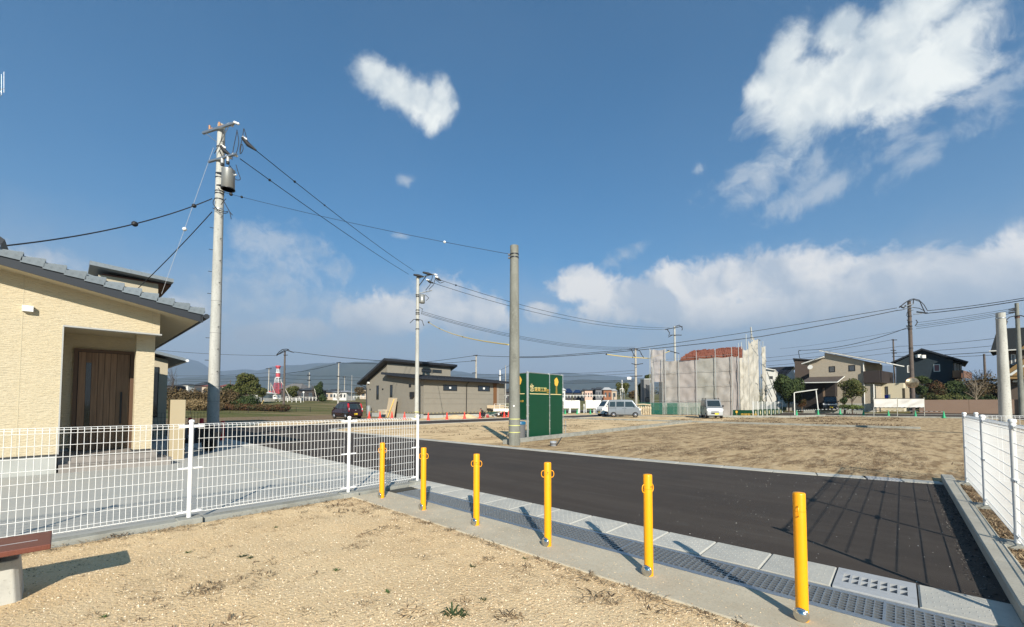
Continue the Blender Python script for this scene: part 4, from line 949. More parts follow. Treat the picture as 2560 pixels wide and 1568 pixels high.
for i, (a, b, w_) in enumerate([(807, 771, 'top'), (813, 775, 'second'), (817, 779, 'third'), (822, 783, 'lowest')]): Wl([(2290, a, 50), (2534, b, 44)], .020, w_ + ' of four cables between the brown pole and the right edge pole', .30)
Wl([(2270, 819, 50), (1996, 876, 62)], .035, 'sagging cable from the brown street pole to the dark house roof mast', 1.6)
Wl([(1950, 872, 70), (2270, 822, 50)], .016, 'thin distant cable above the cream house', .4)
Wl([(1914, 895, 90), (2228, 850, 78)], .03, 'cable running behind the cream house roof, upper', .5)
Wl([(1914, 904, 90), (2250, 866, 76), (2490, 846, 60)], .03, 'cable crossing behind the cream house and navy house', .3)
Wl([(1914, 915, 90), (2230, 882, 78), (2490, 864, 62)], .03, 'cable crossing low behind the navy house roof', .25)
Wl([(2230, 892, 78), (2480, 880, 64)], .045, 'paired cable meeting the right house eave', .2)
Wl([(2290, 896, 70), (2500, 887, 60)], .03, 'cable just above the short dark pole', .1)
for i, (ya, yb, lab) in enumerate([(933, 918, 'faint'), (941, 925, 'thin'), (948, 942, 'heavier'), (955, 945, 'lower heavy')]):
    Wl([(1000, ya+3, 140), (1300, ya, 120), (1590, yb+8, 90)], .05 if i > 1 else .03, lab + ' distant cable low over the far fields, middle', .3)
for i, (ya, yb, lab) in enumerate([(938, 934, 'upper'), (945, 942, 'second'), (949, 954, 'lowest')]):
    Wl([(380, ya, 118), (671, ya-6+i*4, 112), (845, yb+6, 100), (1000, yb+14, 100)], .035, lab + ' distant cable across the left hills', .4)
Wl([(1288, 885, 50), (1272, 915, 58), (1250, 926, 60)], .02, 'thin lead hooking down to the white pole by the brown house', .0)
# ------------------------------------------------------------------ facades measured on the photograph
class Face:
    """a vertical wall plane through P with the horizontal direction d (left to right as seen); pixels are projected onto it"""
    def __init__(s, P, d):
        s.P = Vector(P); d = Vector((d[0], d[1], 0)).normalized(); s.d = d
        n = Vector((d.y, -d.x, 0))
        if n.dot(s.P) > 0: n = -n
        s.n = n
    def hit(s, px, py):
        r = ray(px, py); k = s.P.copy(); k.z = 0
        t = k.dot(s.n) / (r.x*s.n.x + r.y*s.n.y)
        w = Vector((r.x*t, r.y*t, H + r.z*t)); return (w - s.P).dot(s.d), w.z
    def W(s, a, z, o=0): q = s.P + s.d*a + s.n*o; q.z = z; return q
    def poly(s, m, pts, o0, o1, raw=False):
        az = pts if raw else [s.hit(*p) for p in pts]
        n = len(az); vs = [s.W(a, z, o0) for a, z in az] + [s.W(a, z, o1) for a, z in az]
        fs = [tuple(range(n)), tuple(range(2*n-1, n-1, -1))] + [(i+n, (i+1) % n+n, (i+1) % n, i) for i in range(n)]
        c = sum(vs, Vector()) / (2*n); vol = 0
        for f in fs:
            a0 = vs[f[0]]
            for i in range(1, len(f)-1): vol += (a0-c).dot((vs[f[i]]-c).cross(vs[f[i+1]]-c))
        if vol < 0: fs = [tuple(reversed(f)) for f in fs]
        m.add(vs, fs); return m
    def rect(s, m, x0, y0, x1, y1, o0, o1):
        a0, z0 = s.hit(x0, y0); a1, z1 = s.hit(x1, y1)
        return s.poly(m, [(a0, z0), (a1, z0), (a1, z1), (a0, z1)], o0, o1, raw=True)
    def window(s, parent, x0, y0, x1, y1, fmat=None, gmat=None, mull=0, fw=.05, name='window', proud=.03, label=None):
        a0, z1 = s.hit(x0, y0); a1, z0 = s.hit(x1, y1); fmat = fmat or darkmetal; gmat = gmat or glass_dark
        if a0 > a1: a0, a1 = a1, a0
        m = MB()
        for q in ([(a0, z0), (a1, z0), (a1, z0+fw), (a0, z0+fw)], [(a0, z1-fw), (a1, z1-fw), (a1, z1), (a0, z1)], [(a0, z0+fw), (a0+fw, z0+fw), (a0+fw, z1-fw), (a0, z1-fw)], [(a1-fw, z0+fw), (a1, z0+fw), (a1, z1-fw), (a1-fw, z1-fw)]):
            s.poly(m, q, .002, proud, raw=True)
        for k in range(mull): x = a0 + (a1-a0)*(k+1)/(mull+1); s.poly(m, [(x-fw/2, z0+fw), (x+fw/2, z0+fw), (x+fw/2, z1-fw), (x-fw/2, z1-fw)], .002, proud-.004, raw=True)
        w = obj(name, m, fmat, parent, label)
        m = MB(); s.poly(m, [(a0+fw, z0+fw), (a1-fw, z0+fw), (a1-fw, z1-fw), (a0+fw, z1-fw)], .001, .010, raw=True); obj('pane', m, gmat, w)
        return w
def c2(x, y): return (400 + x/4.107, 840 + y/4.107)
def c4(x, y): return (860 + x/4.928, 840 + y/4.928)
def c5(x, y): return (1360 + x/4.107, 800 + y/4.107)
def c6(x, y): return (1900 + x/3.733, 720 + y/3.733)
def k6(x, y): return (1250 + x/6.86, 900 + y/6.86)

# ------------------------------------------------------------------ brown new house by the cross street
bwall = pm('taupe_siding', (.245, .225, .185), .85, layers=[(2, 5, .4, .7, (.22, .20, .165), .6), (30, 4, .5, .7, (.17, .15, .118), .4, (1, 1, 3))], bump=[(30, .3, .006, (1, 1, 4))], spec=.2)
broof = pm('dark_standing_roof', (.030, .033, .040), .45, .2, spec=.4)
bh = thing('brown_house', R(29, 38, 0), 'new taupe-sided low house with black shed roofs, cones lined up in front', 'house')
m = MB(RF)
m.prism([(34.5, .45), (46.0, .45), (46.0, 3.98), (41.4, 5.92), (41.4, 4.62), (34.5, 3.86)], 24.3, 33.2, 'x')
m.prism([(34.5, .45), (41.4, .45), (41.4, 4.62), (34.5, 3.86)], 33.2, 35.9, 'x')
obj('wall', m, bwall, bh)
m = MB(RF); m.box(24.32, 35.88, 34.52, 45.9, -.1, .45); obj('foundation', m, found, bh)
m = MB(RF); m.prism([(40.8, 6.42), (46.9, 3.92), (46.9, 3.72), (40.8, 6.17)], 23.55, 33.8, 'x'); rf1 = obj('upper_roof', m, broof, bh)
m = MB(RF); m.prism([(41.42, 4.90), (33.7, 4.02), (33.7, 3.84), (41.42, 4.68)], 23.55, 36.7, 'x'); rf2 = obj('roof', m, broof, bh)
rib = MB(); 
def rib_mesh(L_): m = MB(); m.box(-.015, .015, 0, L_, 0, .035); return m.mesh('roof_rib', mats=[broof])
L2 = math.hypot(7.72, .88); rm = rib_mesh(L2); sl2 = math.atan2(.88, 7.72)
for i in range(30):
    o = child_mesh('roof_rib', rm, rf2, R(23.62 + i*.45, 33.7, 4.02), 0); o.rotation_euler = (Matrix.Rotation(ANG, 3, 'Z') @ Matrix.Rotation(sl2, 3, 'X')).to_euler()
FB = Face(R(24.3, 34.5), (VX, VY)); FU = Face(R(24.3, 41.4), (VX, VY)); FL = Face(R(24.3, 34.5), (-UX, -UY))
for q in [(1222, 602, 1392, 678), (1650, 612, 1796, 684)]:
    a, b = c4(*q[:2]), c4(*q[2:]); w = FB.window(bh, *a, *b, fw=.07); m = MB(); cx = (a[0]+b[0])/2
    FB.rect(m, cx-2.2, (a[1]+b[1])/2-2.6, cx+2.4, (a[1]+b[1])/2+2.2, .012, .016); obj('paper_label', m, white, w)
for q in [(955, 403, 1077, 453), (1088, 412, 1203, 460)]: FU.window(bh, *c4(*q[:2]), *c4(*q[2:]), fw=.06)
for q in [(402, 612, 428, 783), (570, 605, 597, 762)]: FL.window(bh, *c4(*q[:2]), *c4(*q[2:]), fw=.06)
m = MB(); FB.rect(m, *c4(1840, 585), *c4(1878, 930), .002, .06); obj('timber_panel', m, pm('timber_brown', (.16, .075, .03), .6), bh)
m = MB(); FB.rect(m, *c4(1878, 590), *c4(1905, 930), .002, .03); obj('corner_panel', m, pm('greige_panel', (.27, .24, .2), .8), bh)
m = MB(RF); m.tube([(24.1+5.6, 33.8, 3.88), (29.8, 34.35, 3.6), (29.8, 34.42, .2)], .045, 8); obj('downpipe', m, darkmetal, bh)
m = MB(RF); m.tube([(23.75, 46.7, 3.75), (24.15, 45.8, 3.4), (24.18, 45.6, .1)], .05, 8); obj('downpipe', m, darkmetal, bh)
m = MB(); FL.rect(m, *c4(832, 692), *c4(868, 755), .001, .25); obj('vent_hood', m, darkmetal, bh)
for q in ((806, 598, 828, 628), (305, 548, 318, 568), (475, 648, 486, 662), (320, 652, 328, 664)): m = MB(); FL.rect(m, *c4(*q[:2]), *c4(*q[2:]), .001, .08); obj('vent_cap', m, darkmetal, bh)
m = MB(); FL.rect(m, *c4(300, 568), *c4(316, 588), .001, .15); obj('outside_lamp', m, white, bh)
for py in (700, 768, 838): m = MB(); a = FB.hit(*c4(935, py))[1]; FB.poly(m, [(.05, a-.012), (11.5, a-.012), (11.5, a+.012), (.05, a+.012)], .001, .004, raw=True); obj('siding_seam', m, pm('seam_taupe', (.15, .135, .105), .8), bh)
m = MB(RF); m.prism([(34.46, .36), (34.46, .45), (34.5, .45), (34.5, .36)], 24.28, 35.9, 'x'); obj('flashing', m, darkmetal, bh)
# sheets and boxes leaning on the left wall
ply = thing('plywood_sheet', FL.W(*[FL.hit(*c4(632, 960))[0]][:1], 0, .5), 'pale plywood sheets leaning against the left wall of the brown house', 'plywood')
pw = pm('plywood', (.50, .40, .27), .8, layers=[(8, 5, .45, .7, (.42, .32, .2), .6)])
for (x0, y0, x1, y1, o) in ((572, 762, 632, 958, .20), (618, 766, 697, 955, .42)):
    a0, zt_ = FL.hit(*c4(x0, y0)); a1, _ = FL.hit(*c4(x1, y1)); m = MB()
    A = [FL.W(a0, .0, o+.35), FL.W(a1, .0, o+.35), FL.W(a1, .0, o+.38), FL.W(a0, .0, o+.38)]; B = [FL.W(a0, zt_, o), FL.W(a1, zt_, o), FL.W(a1, zt_, o+.03), FL.W(a0, zt_, o+.03)]
    m.hexa(A[::-1], B[::-1]); obj('sheet', m, pw, ply)
m = MB(); a0, z0 = FL.hit(*c4(640, 940)); a1, z1 = FL.hit(*c4(668, 780)); m.tube([FL.W(a0, .0, 1.0), FL.W(a1, z1, .5)], .05, 4); obj('yellow_board', m, pm('board_yellow', (.75, .5, .12), .6), ply)
m = MB(); FL.rect(m, *c4(512, 905), *c4(572, 965), .3, .9); mb_ = obj('meter_box', m, pm('box_beige', (.48, .42, .33), .7), None, 'beige utility box low at the left wall of the brown house', 'utility box', org=FL.W(FL.hit(*c4(540, 960))[0], 0, .6))
m = MB(); a0, z1 = FL.hit(*c4(356, 855)); m.lathe([(.22, .25), (.24, .3), (.24, z1-.1), (.1, z1)], FL.W(a0, 0, .5), 14); m.box(*[0]*6) if 0 else None
obj('water_heater', m, pm('heater_grey', (.22, .23, .22), .5), None, 'grey cylindrical tank beside the left corner of the brown house', 'tank', org=FL.W(a0, 0, .5))
# cones
cone_red = pm('cone_red', (.75, .035, .02), .45); cone_green = pm('cone_green', (.02, .33, .14), .5); barm = pm('bar_black', (.02, .02, .02), .5); bary = pm('bar_yellow', (.42, .33, .08), .5)
def cone_proto(mat):
    t = thing('traffic_cone', (0,0,0), '', 'traffic cone'); m = MB(); m.lathe([(.135, .03), (.03, .67), (.022, .70), (.005, .705)], n=14); obj('cone', m, mat, t, local=True)
    m = MB(); m.box(-.19, .19, -.19, .19, 0, .03); obj('base', m, mat, t, local=True); return t
cr, cg = cone_proto(cone_red), cone_proto(cone_green)
near = [(1038, 1045, 'red cone on the brown house kerb just right of the second pole'), (1268, 1035, 'second red cone from the second pole, before the first sand heap'), (1485, 1025, 'third red cone from the second pole, between the sand heaps'), (1675, 1018, 'red cone beside the crouching worker'), (1975, 1006, 'red cone right of the wheelbarrow, before the white truck'), (2028, 1001, 'red cone tucked against the bare concrete pole'),
        (310, 975, 'red cone just right of the maroon car'), (443, 978, 'red cone between the car and the plywood sheets'), (590, 982, 'red cone below the plywood sheets'), (745, 1030, 'red cone left of the second pole, nearest the street'), (1937, 935, 'red cone under the bed of the white truck')]
cpos = []
for i, (x, y, lab) in enumerate(near):
    px, py = c4(x, y); w = G(px, min(py, 1060)); w.z = .01
    if i in (6, 7, 8): w = R([21.5, 23.0, 24.0][i-6], 36.0 - 0*i, .01); w = G(px, 1046, 0.01)
    if i == 10: w = G(px, 1040.5, .01)
    place(cr, i == 0, w, .3*i, lab, 'red traffic cones round the brown house'); cpos.append(w.copy())
def bar(A, B, label, mats=(bary, barm)):
    m = MB(); n = max(4, int((B-A).length / .22)); 
    for i in range(n): m.cur = i % 2; m.tube([A.lerp(B, i/n), A.lerp(B, (i+1)/n)], .022, 5)
    return obj('barrier_bar', m, list(mats), None, label, 'barrier bar', 'black and yellow bars on the cones', org=A)
up = Vector((0, 0, .64))
labs = ['between the first and second', 'between the second and third', 'between the third and fourth', 'behind the worker to the fifth']
for i in range(4): bar(cpos[i]+up, cpos[i+1]+up, 'striped barrier bar ' + labs[i] + ' red cones from the second pole')
bar(cpos[6]+up, cpos[7]+up, 'striped barrier bar right of the maroon car'); bar(cpos[7]+up, cpos[8]+up, 'striped barrier bar in front of the plywood'); bar(cpos[9]+up, cpos[0]+up, 'striped barrier bar crossing behind the second pole')
gx = [(1992, 1041, 'green cone nearest the carport'), (2044, 1036.5, 'green cone partly hidden by the low wall, left one'), (2099, 1037, 'green cone partly hidden by the low wall, right one'), (2159, 1041, 'green cone left of the white banner'), (2221.5, 1042.5, 'green cone under the left half of the white banner'), (2289, 1044, 'green cone under the right half of the white banner'), (2360, 1046, 'green cone in front of the long brown wall'),
      (1413, 1032, 'dark green cone under the left white board'), (1443, 1032, 'dark green cone at the right leg of the left white board'), (1476, 1032, 'dark green cone under the second white board')]
gp_ = []
for i, (px, py, lab) in enumerate(gx):
    w = G(px, py); w.z = terrain(w.x, w.y) + .03
    if i in (1, 2): w = base_at(px, 50.5); w.z += .12
    if i > 6: w = R(0, 0); w = G(px, 1035.5); w.z = .02
    place(cg, i == 0, w, .2*i, lab, 'green traffic cones'); gp_.append(w.copy())
for i in range(6): bar(gp_[i]+up, gp_[i+1]+up, ['white dashed bar between the green cones, nearest the carport', 'white dashed bar over the low wall', 'white dashed bar between low wall and banner', 'white dashed bar left part under the banner', 'white dashed bar right part under the banner', 'dark dashed bar before the brown wall'][i], (white, barm))
# sand heaps
for i, (x, y, w_, h_, lab) in enumerate([(1370, 1015, 1.3, .38, 'pale sand heap behind the second red cone'), (1525, 1012, 1.0, .45, 'pale sand heap against the foundation beside the downpipe')]):
    px, py = c4(x, y); c = G(px, py); m = MB(Matrix.Translation(c)); vs = [(0, 0, h_)]; n = 18; fs = []
    for k in range(1, 5):
        for j in range(n):
            a = 2*math.pi*j/n; r_ = w_*k/4*(1+.12*mnoise.noise(Vector((math.cos(a)*2+i*5, math.sin(a)*2, k)))); vs.append((r_*math.cos(a)*1.2, r_*math.sin(a), max(-.03, h_*(1-(k/4)**1.1))))
    for j in range(n): fs.append((0, 1+j, 1+(j+1) % n))
    for k in range(3):
        for j in range(n): fs.append((1+k*n+j, 1+(k+1)*n+j, 1+(k+1)*n+(j+1) % n, 1+k*n+(j+1) % n))
    m.add(vs, fs, True); obj('sand_heap', m, sand, None, lab, 'sand heap', 'sand heaps', org=c)
# ------------------------------------------------------------------ people
def skin_body(name, joints, edges, mat, parent, fr):
    me = bpy.data.meshes.new(name); me.from_pydata([fr @ Vector(p) - ORG[parent] for p, r in joints], edges, []); o = bpy.data.objects.new(name, me); COL.objects.link(o); o.parent = parent
    o.modifiers.new('skin', 'SKIN').use_smooth_shade = True
    for i, (p, r) in enumerate(joints): me.skin_vertices[0].data[i].radius = (r*1.2, r*1.2)
    me.skin_vertices[0].data[0].use_root = True
    s = o.modifiers.new('sub', 'SUBSURF'); s.levels = 1; s.render_levels = 1
    me.materials.append(mat); return o
pw_ = G(1212, 1045); pw_.z = .01
person = thing('person', pw_, 'crouching worker in black clothes, leaning forward beside the wheelbarrow', 'person')
PF = frame(*pw_, 2.85)
dark_cloth = pm('black_workwear', (.014, .012, .018), .85); skinm = pm('skin', (.50, .28, .19), .6)
J = [((0, 0, .32), .15), ((.10, 0, .48), .15), ((.24, 0, .64), .15), ((.33, 0, .74), .07), ((.40, 0, .80), .06),
     ((.05, .11, .30), .10), ((.38, .18, .42), .075), ((.18, .17, .09), .055), ((.34, .18, .04), .045),
     ((.05, -.11, .30), .10), ((.36, -.20, .36), .075), ((.10, -.18, .10), .055), ((.26, -.19, .04), .045),
     ((.30, .20, .66), .06), ((.42, .26, .46), .045), ((.58, .20, .30), .035), ((.30, -.20, .66), .06), ((.44, -.25, .46), .045), ((.60, -.16, .28), .035)]
E = [(0,1),(1,2),(2,3),(3,4),(0,5),(5,6),(6,7),(7,8),(0,9),(9,10),(10,11),(11,12),(2,13),(13,14),(14,15),(2,16),(16,17),(17,18)]
skin_body('body', J, E, dark_cloth, person, PF)
m = MB(PF); m.lathe([(.03, -.11), (.075, -.07), (.088, -.01), (.092, .04), (.075, .09), (.03, .115)], (.45, 0, .84), 14, (.35, 0, .94)); m.box(.525, .55, -.014, .014, .81, .84); hd = obj('head', m, skinm, person)
m = MB(PF); m.lathe([(.098, .0), (.104, .05), (.085, .10), (.03, .13)], (.435, 0, .85), 14, (.2, 0, .98)); obj('hair', m, black, hd)
for sg in (1, -1):
    m = MB(PF); q = (.60, .18*sg, .28); m.box(q[0]-.03, q[0]+.05, q[1]-.04, q[1]+.04, q[2]-.05, q[2]-.025)
    for k in range(4): m.tube([(q[0]+.05, q[1]-.032+.021*k, q[2]-.037), (q[0]+.09, q[1]-.032+.021*k, q[2]-.045), (q[0]+.105-.008*abs(k-1.5), q[1]-.032+.021*k, q[2]-.07)], .009, 5)
    m.tube([(q[0]-.01, q[1]-.04*sg, q[2]-.037), (q[0]+.03, q[1]-.065*sg, q[2]-.05), (q[0]+.055, q[1]-.06*sg, q[2]-.065)], .010, 5); obj('hand', m, skinm, person)
# wheelbarrow
wb = G(1232, 1045); wb.z = .01; wbt = thing('wheelbarrow', wb, 'wheelbarrow with green tray and red wheel beside the crouching worker', 'wheelbarrow'); WF = frame(*wb, 2.95)
m = MB(WF); A = [(-.25, -.2, .30), (.30, -.2, .30), (.30, .2, .30), (-.25, .2, .30)]; B = [(-.50, -.33, .62), (.55, -.33, .62), (.55, .33, .62), (-.50, .33, .62)]; m.hexa(A, B); obj('tray', m, pm('tray_green', (.03, .08, .075), .5), wbt)
m = MB(WF); m.lathe([(.05, -.04), (.17, -.035), (.18, 0), (.17, .035), (.05, .04)], (.55, 0, .18), 16, (0, 1, 0)); obj('wheel', m, pm('wheel_red', (.45, .06, .06), .6), wbt)
m = MB(WF)
for sg in (1, -1): m.tube([(.55, .07*sg, .18), (.1, .2*sg, .30), (-.9, .30*sg, .60)], .018, 5); m.tube([(-.2, .2*sg, .30), (-.35, .25*sg, .0), (-.1, .2*sg, .30)], .016, 5)
obj('frame', m, pm('frame_pale', (.5, .5, .48), .5), wbt)

# ------------------------------------------------------------------ vehicles
plate_y = pm('plate_yellow', (.80, .55, .04), .5); tyre = pm('tyre', (.018, .018, .018), .8); rim = pm('wheel_rim', (.55, .55, .56), .35, .8); glassw = pm('car_glass', (.02, .028, .03), .05, spec=1.0)
lampm = pm('headlamp', (.75, .76, .78), .12, .2, spec=.9); redl = pm('tail_lamp', (.45, .012, .02), .15, spec=.8)
def vmap(y, z, W2, tz, k): return y * (1 - k*max(0, z - tz)/.9) if abs(y) > .01 else y
class Car:
    def __init__(s, name, loc, rz, label, paint, prof_, W2=.74, tz=.95, k=.13, wheels=(-1.12, 1.12), wr=.27, cat='van', group=None):
        s.t = thing(name, loc, label, cat, group, rz=rz); s.W2 = W2; s.tz = tz; s.k = k
        s.P = prof_; m = s.mb(); n = len(prof_); ys = [-W2, -W2+.05, W2-.05, W2]
        # lower edge rounded: narrower outer rings
        cx = sum(p[0] for p in prof_)/n; cz = sum(p[1] for p in prof_)/n
        vs = []
        for j, y in enumerate(ys):
            sc = .975 if j in (0, 3) else 1.0
            for x, z in prof_: vs.append((cx + (x-cx)*sc, s.y(y, z), cz + (z-cz)*sc))
        fs = [tuple(range(n-1, -1, -1)), tuple(range(3*n, 4*n))] + [(j*n+i, j*n+(i+1) % n, (j+1)*n+(i+1) % n, (j+1)*n+i) for j in range(3) for i in range(n)]
        m.add(vs, fs); import bmesh
        o = obj('body', m, paint, s.t, local=True); bm = bmesh.new(); bm.from_mesh(o.data); bmesh.ops.recalc_face_normals(bm, faces=bm.faces); bm.to_mesh(o.data); bm.free(); s.body = o
        b = o.modifiers.new('bevel', 'BEVEL'); b.width = .035; b.segments = 2; b.limit_method = 'ANGLE'; b.angle_limit = rad(25)
        for wx in wheels:
            for sg in (1, -1):
                m = s.mb(); m.lathe([(.12, -.085), (wr-.02, -.085), (wr, -.05), (wr, .05), (wr-.02, .085), (.12, .085)], (wx, sg*(W2-.07), wr), 20, (0, 1, 0)); w = obj('wheel', m, tyre, s.t, local=True)
                m = s.mb(); m.lathe([(wr*.63, 0), (wr*.63, .012), (wr*.2, .004), (wr*.2, .02), (.02, .02)], (wx, sg*(W2+.012), wr), 16, (0, sg, 0)); obj('rim', m, rim, w, local=True)
                m = s.mb()
                m.add([(wx+(wr+.045)*math.cos(math.pi*i/10)*1.0, sg*(W2+.004), max(.2, wr+(wr+.045)*math.sin(math.pi*i/10))) for i in range(11)], [tuple(range(11)) if sg < 0 else tuple(range(10, -1, -1))]); obj('wheel_arch', m, black, s.t, local=True)
        m = s.mb(); m.box(min(wheels)-.3, max(wheels)+.3, -W2+.08, W2-.08, .18, .36); obj('underbody', m, black, s.t, local=True)
    def mb(s): return MB()
    def y(s, y, z): return y * (1 - s.k*max(0, z - s.tz)/.9)
    def side(s, name, pts, mat, d=.006, sides=(1, -1), th=.012):
        for sg in sides:
            m = MB(); vs = [(x, sg*(s.y(s.W2, z)*1.0 + d - .001*0), z) for x, z in pts]; vi = [(x, sg*(s.y(s.W2, z) - th), z) for x, z in pts]; n = len(pts)
            fs = [tuple(range(n)), tuple(range(2*n-1, n-1, -1))] + [(i+n, (i+1) % n+n, (i+1) % n, i) for i in range(n)]
            m.add(vs + vi, fs if sg < 0 else [tuple(reversed(f)) for f in fs]); obj(name, m, mat, s.t, local=True)
    def cross(s, name, x0, z0, x1, z1, w0, w1, mat, off=.01):
        """a panel across the front or rear following the slope from (x0,z0) to (x1,z1)"""
        d = Vector((x1-x0, z1-z0)); nn_ = Vector((d.y, -d.x)).normalized()
        if nn_.x * (1 if x0+x1 > 0 else -1) < 0: nn_ = -nn_
        ox, oz = nn_.x*off, nn_.y*off; m = MB()
        A = [(x0+ox, -w0, z0+oz), (x0+ox, w0, z0+oz), (x1+ox, w1, z1+oz), (x1+ox, -w1, z1+oz)]; B = [(a-ox*3, b, c-oz*3) for a, b, c in A]
        m.add(A+B, [(0,1,2,3), (7,6,5,4), (0,4,5,1), (1,5,6,2), (2,6,7,3), (3,7,4,0)])
        import bmesh; o = obj(name, m, mat, s.t, local=True); bm = bmesh.new(); bm.from_mesh(o.data); bmesh.ops.recalc_face_normals(bm, faces=bm.faces); bm.to_mesh(o.data); bm.free(); return o
    def box(s, name, x0, x1, y0, y1, z0, z1, mat, bev=0): m = MB(); m.box(x0, x1, y0, y1, z0, z1); return obj(name, m, mat, s.t, local=True, bev=bev)
VANP = [(-1.66, .28), (-1.70, .50), (-1.70, 1.0), (-1.64, 1.70), (-1.50, 1.86), (-.5, 1.90), (.62, 1.88), (.86, 1.80), (1.34, 1.13), (1.58, 1.0), (1.68, .72), (1.70, .45), (1.66, .28)]
def kei_van(loc, rz, label, paint, rack=False, group='parked vans'):
    c = Car('parked_van', loc, rz, label, paint, VANP, group=group)
    c.side('side_window', [(-1.52, 1.14), (-.93, 1.14), (-.93, 1.66), (-1.47, 1.66)], glassw); c.side('side_window', [(-.80, 1.14), (-.02, 1.14), (-.02, 1.67), (-.80, 1.67)], glassw)
    c.side('side_window', [(.10, 1.12), (1.16, 1.12), (1.12, 1.2), (.78, 1.66), (.10, 1.67)], glassw)
    for xx in (-.87, .04): c.side('door_gap', [(xx-.008, .42), (xx+.008, .42), (xx+.008, 1.10), (xx-.008, 1.10)], black, .004)
    c.side('slide_rail', [(-1.60, .985), (-.90, .985), (-.90, 1.0), (-1.60, 1.0)], black, .006)
    for xx in (-.12, .16): c.side('door_handle', [(xx-.06, .94), (xx+.06, .94), (xx+.06, .97), (xx-.06, .97)], darkmetal, .03)
    c.cross('windscreen', 1.31, 1.17, .90, 1.75, .60, .55, glassw); c.cross('rear_window', -1.69, 1.1, -1.65, 1.68, .58, .53, glassw)
    c.cross('grille', 1.685, .70, 1.672, .77, .34, .34, darkmetal, .012); c.cross('grille', 1.702, .45, 1.695, .60, .34, .36, black, .012)
    c.box('number_plate', 1.712, 1.722, -.02, .31, .38, .545, plate_y); c.box('bumper', 1.55, 1.715, -.70, .70, .28, .42, paint, .03)
    for sg in (1, -1):
        m = MB(); vs = [(1.60, sg*.735, .74), (1.695, sg*.60, .72), (1.672, sg*.56, .80), (1.60, sg*.60, .98), (1.52, sg*.735, 1.0)]; c.box('headlamp', 1.50, 1.69, sg*.56, sg*.742, .74, .95, lampm, .03)
        c.box('mirror', 1.02, 1.12, sg*.76, sg*.92, 1.14, 1.30, darkmetal if rack else paint, .02); c.box('mirror_arm', 1.06, 1.10, sg*.68, sg*.77, 1.16, 1.20, darkmetal)
        c.box('tail_lamp', -1.712, -1.69, sg*.58, sg*.70, .78, 1.1, redl)
    c.box('wiper', 1.24, 1.30, -.4, .3, 1.205, 1.215, black)
    if rack:
        for sg in (1, -1): c.box('rack_rail', -1.3, .6, sg*.60-.012, sg*.60+.012, 1.97, 1.995, darkmetal)
        for xx in (-1.2, -.3, .5): c.box('rack_bar', xx-.015, xx+.015, -.62, .62, 1.995, 2.02, darkmetal)
        for xx in (-1.2, .5):
            for sg in (1, -1): c.box('rack_foot', xx-.03, xx+.03, sg*.60-.03, sg*.60+.03, 1.80, 1.97, darkmetal)
    return c.t
silver = pm('silver_paint', (.22, .24, .26), .32, .5, coat=.4); silver2 = pm('silver_paint_dusty', (.30, .31, .31), .4, .4, coat=.3); whitep = pm('white_car_paint', (.72, .70, .64), .35, coat=.3); blackp = pm('black_car_paint', (.010, .010, .013), .18, coat=.6); maroon = pm('maroon_paint', (.030, .009, .013), .22, .2, coat=.6)
def gz(px, py): w = G(px, py); w.z = max(0, terrain(w.x, w.y)) + .012; return w
v1 = base_at(1560, 45); v1.z = .012
kei_van(v1, rad(-14), 'silver van seen side-on, parked in front of the net-covered scrap pile', silver)
v2 = base_at(1782, 41.5); v2.z = .02; v2 = v2 + Vector((.1, .6, 0))
kei_van(v2, rad(-104), 'silver van with a roof rack facing the camera before the sheeted house', silver2, rack=True)
v3 = base_at(1517, 49); v3.z = .012; kei_van(v3 + Vector((.55, .3, 0)), rad(-160), 'cream white van half hidden behind the side-on silver van', whitep)
# maroon car
mc = base_at(868, 40.3); mc.z = .012
HP_ = [(-1.66, .28), (-1.69, .55), (-1.66, .90), (-1.42, 1.50), (-1.22, 1.60), (-.3, 1.64), (.35, 1.60), (.72, 1.44), (1.22, 1.0), (1.55, .86), (1.67, .62), (1.68, .30)]
c = Car('parked_car', mc, rad(139), 'maroon hatchback seen from behind, parked left of the brown house', maroon, HP_, W2=.74, tz=.85, k=.2, cat='car')
c.side('side_window', [(-1.30, 1.0), (-.62, 1.0), (-.62, 1.46), (-1.18, 1.46)], glassw); c.side('side_window', [(-.55, 1.0), (.20, 1.0), (.20, 1.47), (-.55, 1.47)], glassw); c.side('side_window', [(.27, 1.0), (.98, 1.0), (.66, 1.36), (.27, 1.46)], glassw)
c.cross('rear_window', -1.66, .97, -1.46, 1.46, .60, .50, glassw); c.cross('windscreen', 1.16, 1.05, .76, 1.40, .60, .54, glassw)
for sg in (1, -1):
    m = MB(); 
    for (x0, z0, x1, z1) in ((-1.67, .72, -1.60, 1.05), (-1.60, 1.05, -1.44, 1.48)): m.hexa([(x0-.02, sg*.60 if z0 > 1 else sg*.62, z0), (x0+.10, sg*.60, z0), (x0+.10, sg*.735, z0), (x0-.02, sg*.73, z0)][::sg], [(x1-.02, sg*.56, z1), (x1+.10, sg*.56, z1), (x1+.10, sg*(.735 if z1 < 1.2 else .67), z1), (x1-.02, sg*(.73 if z1 < 1.2 else .665), z1)][::sg])
    obj('tail_lamp', m, redl, c.t, local=True); c.box('lamp_insert', -1.70, -1.66, sg*.63, sg*.69, .85, 1.05, lampm)
    c.box('mirror', .92, 1.0, sg*.74, sg*.88, 1.0, 1.12, maroon)
c.box('number_plate', -1.712, -1.69, -.165, .165, .40, .56, plate_y); c.box('bumper', -1.705, -1.5, -.68, .68, .28, .52, maroon, .03); c.box('badge', -1.70, -1.672, -.03, .03, .82, .86, lampm); c.box('spoiler', -1.50, -1.2, -.52, .52, 1.56, 1.60, maroon)
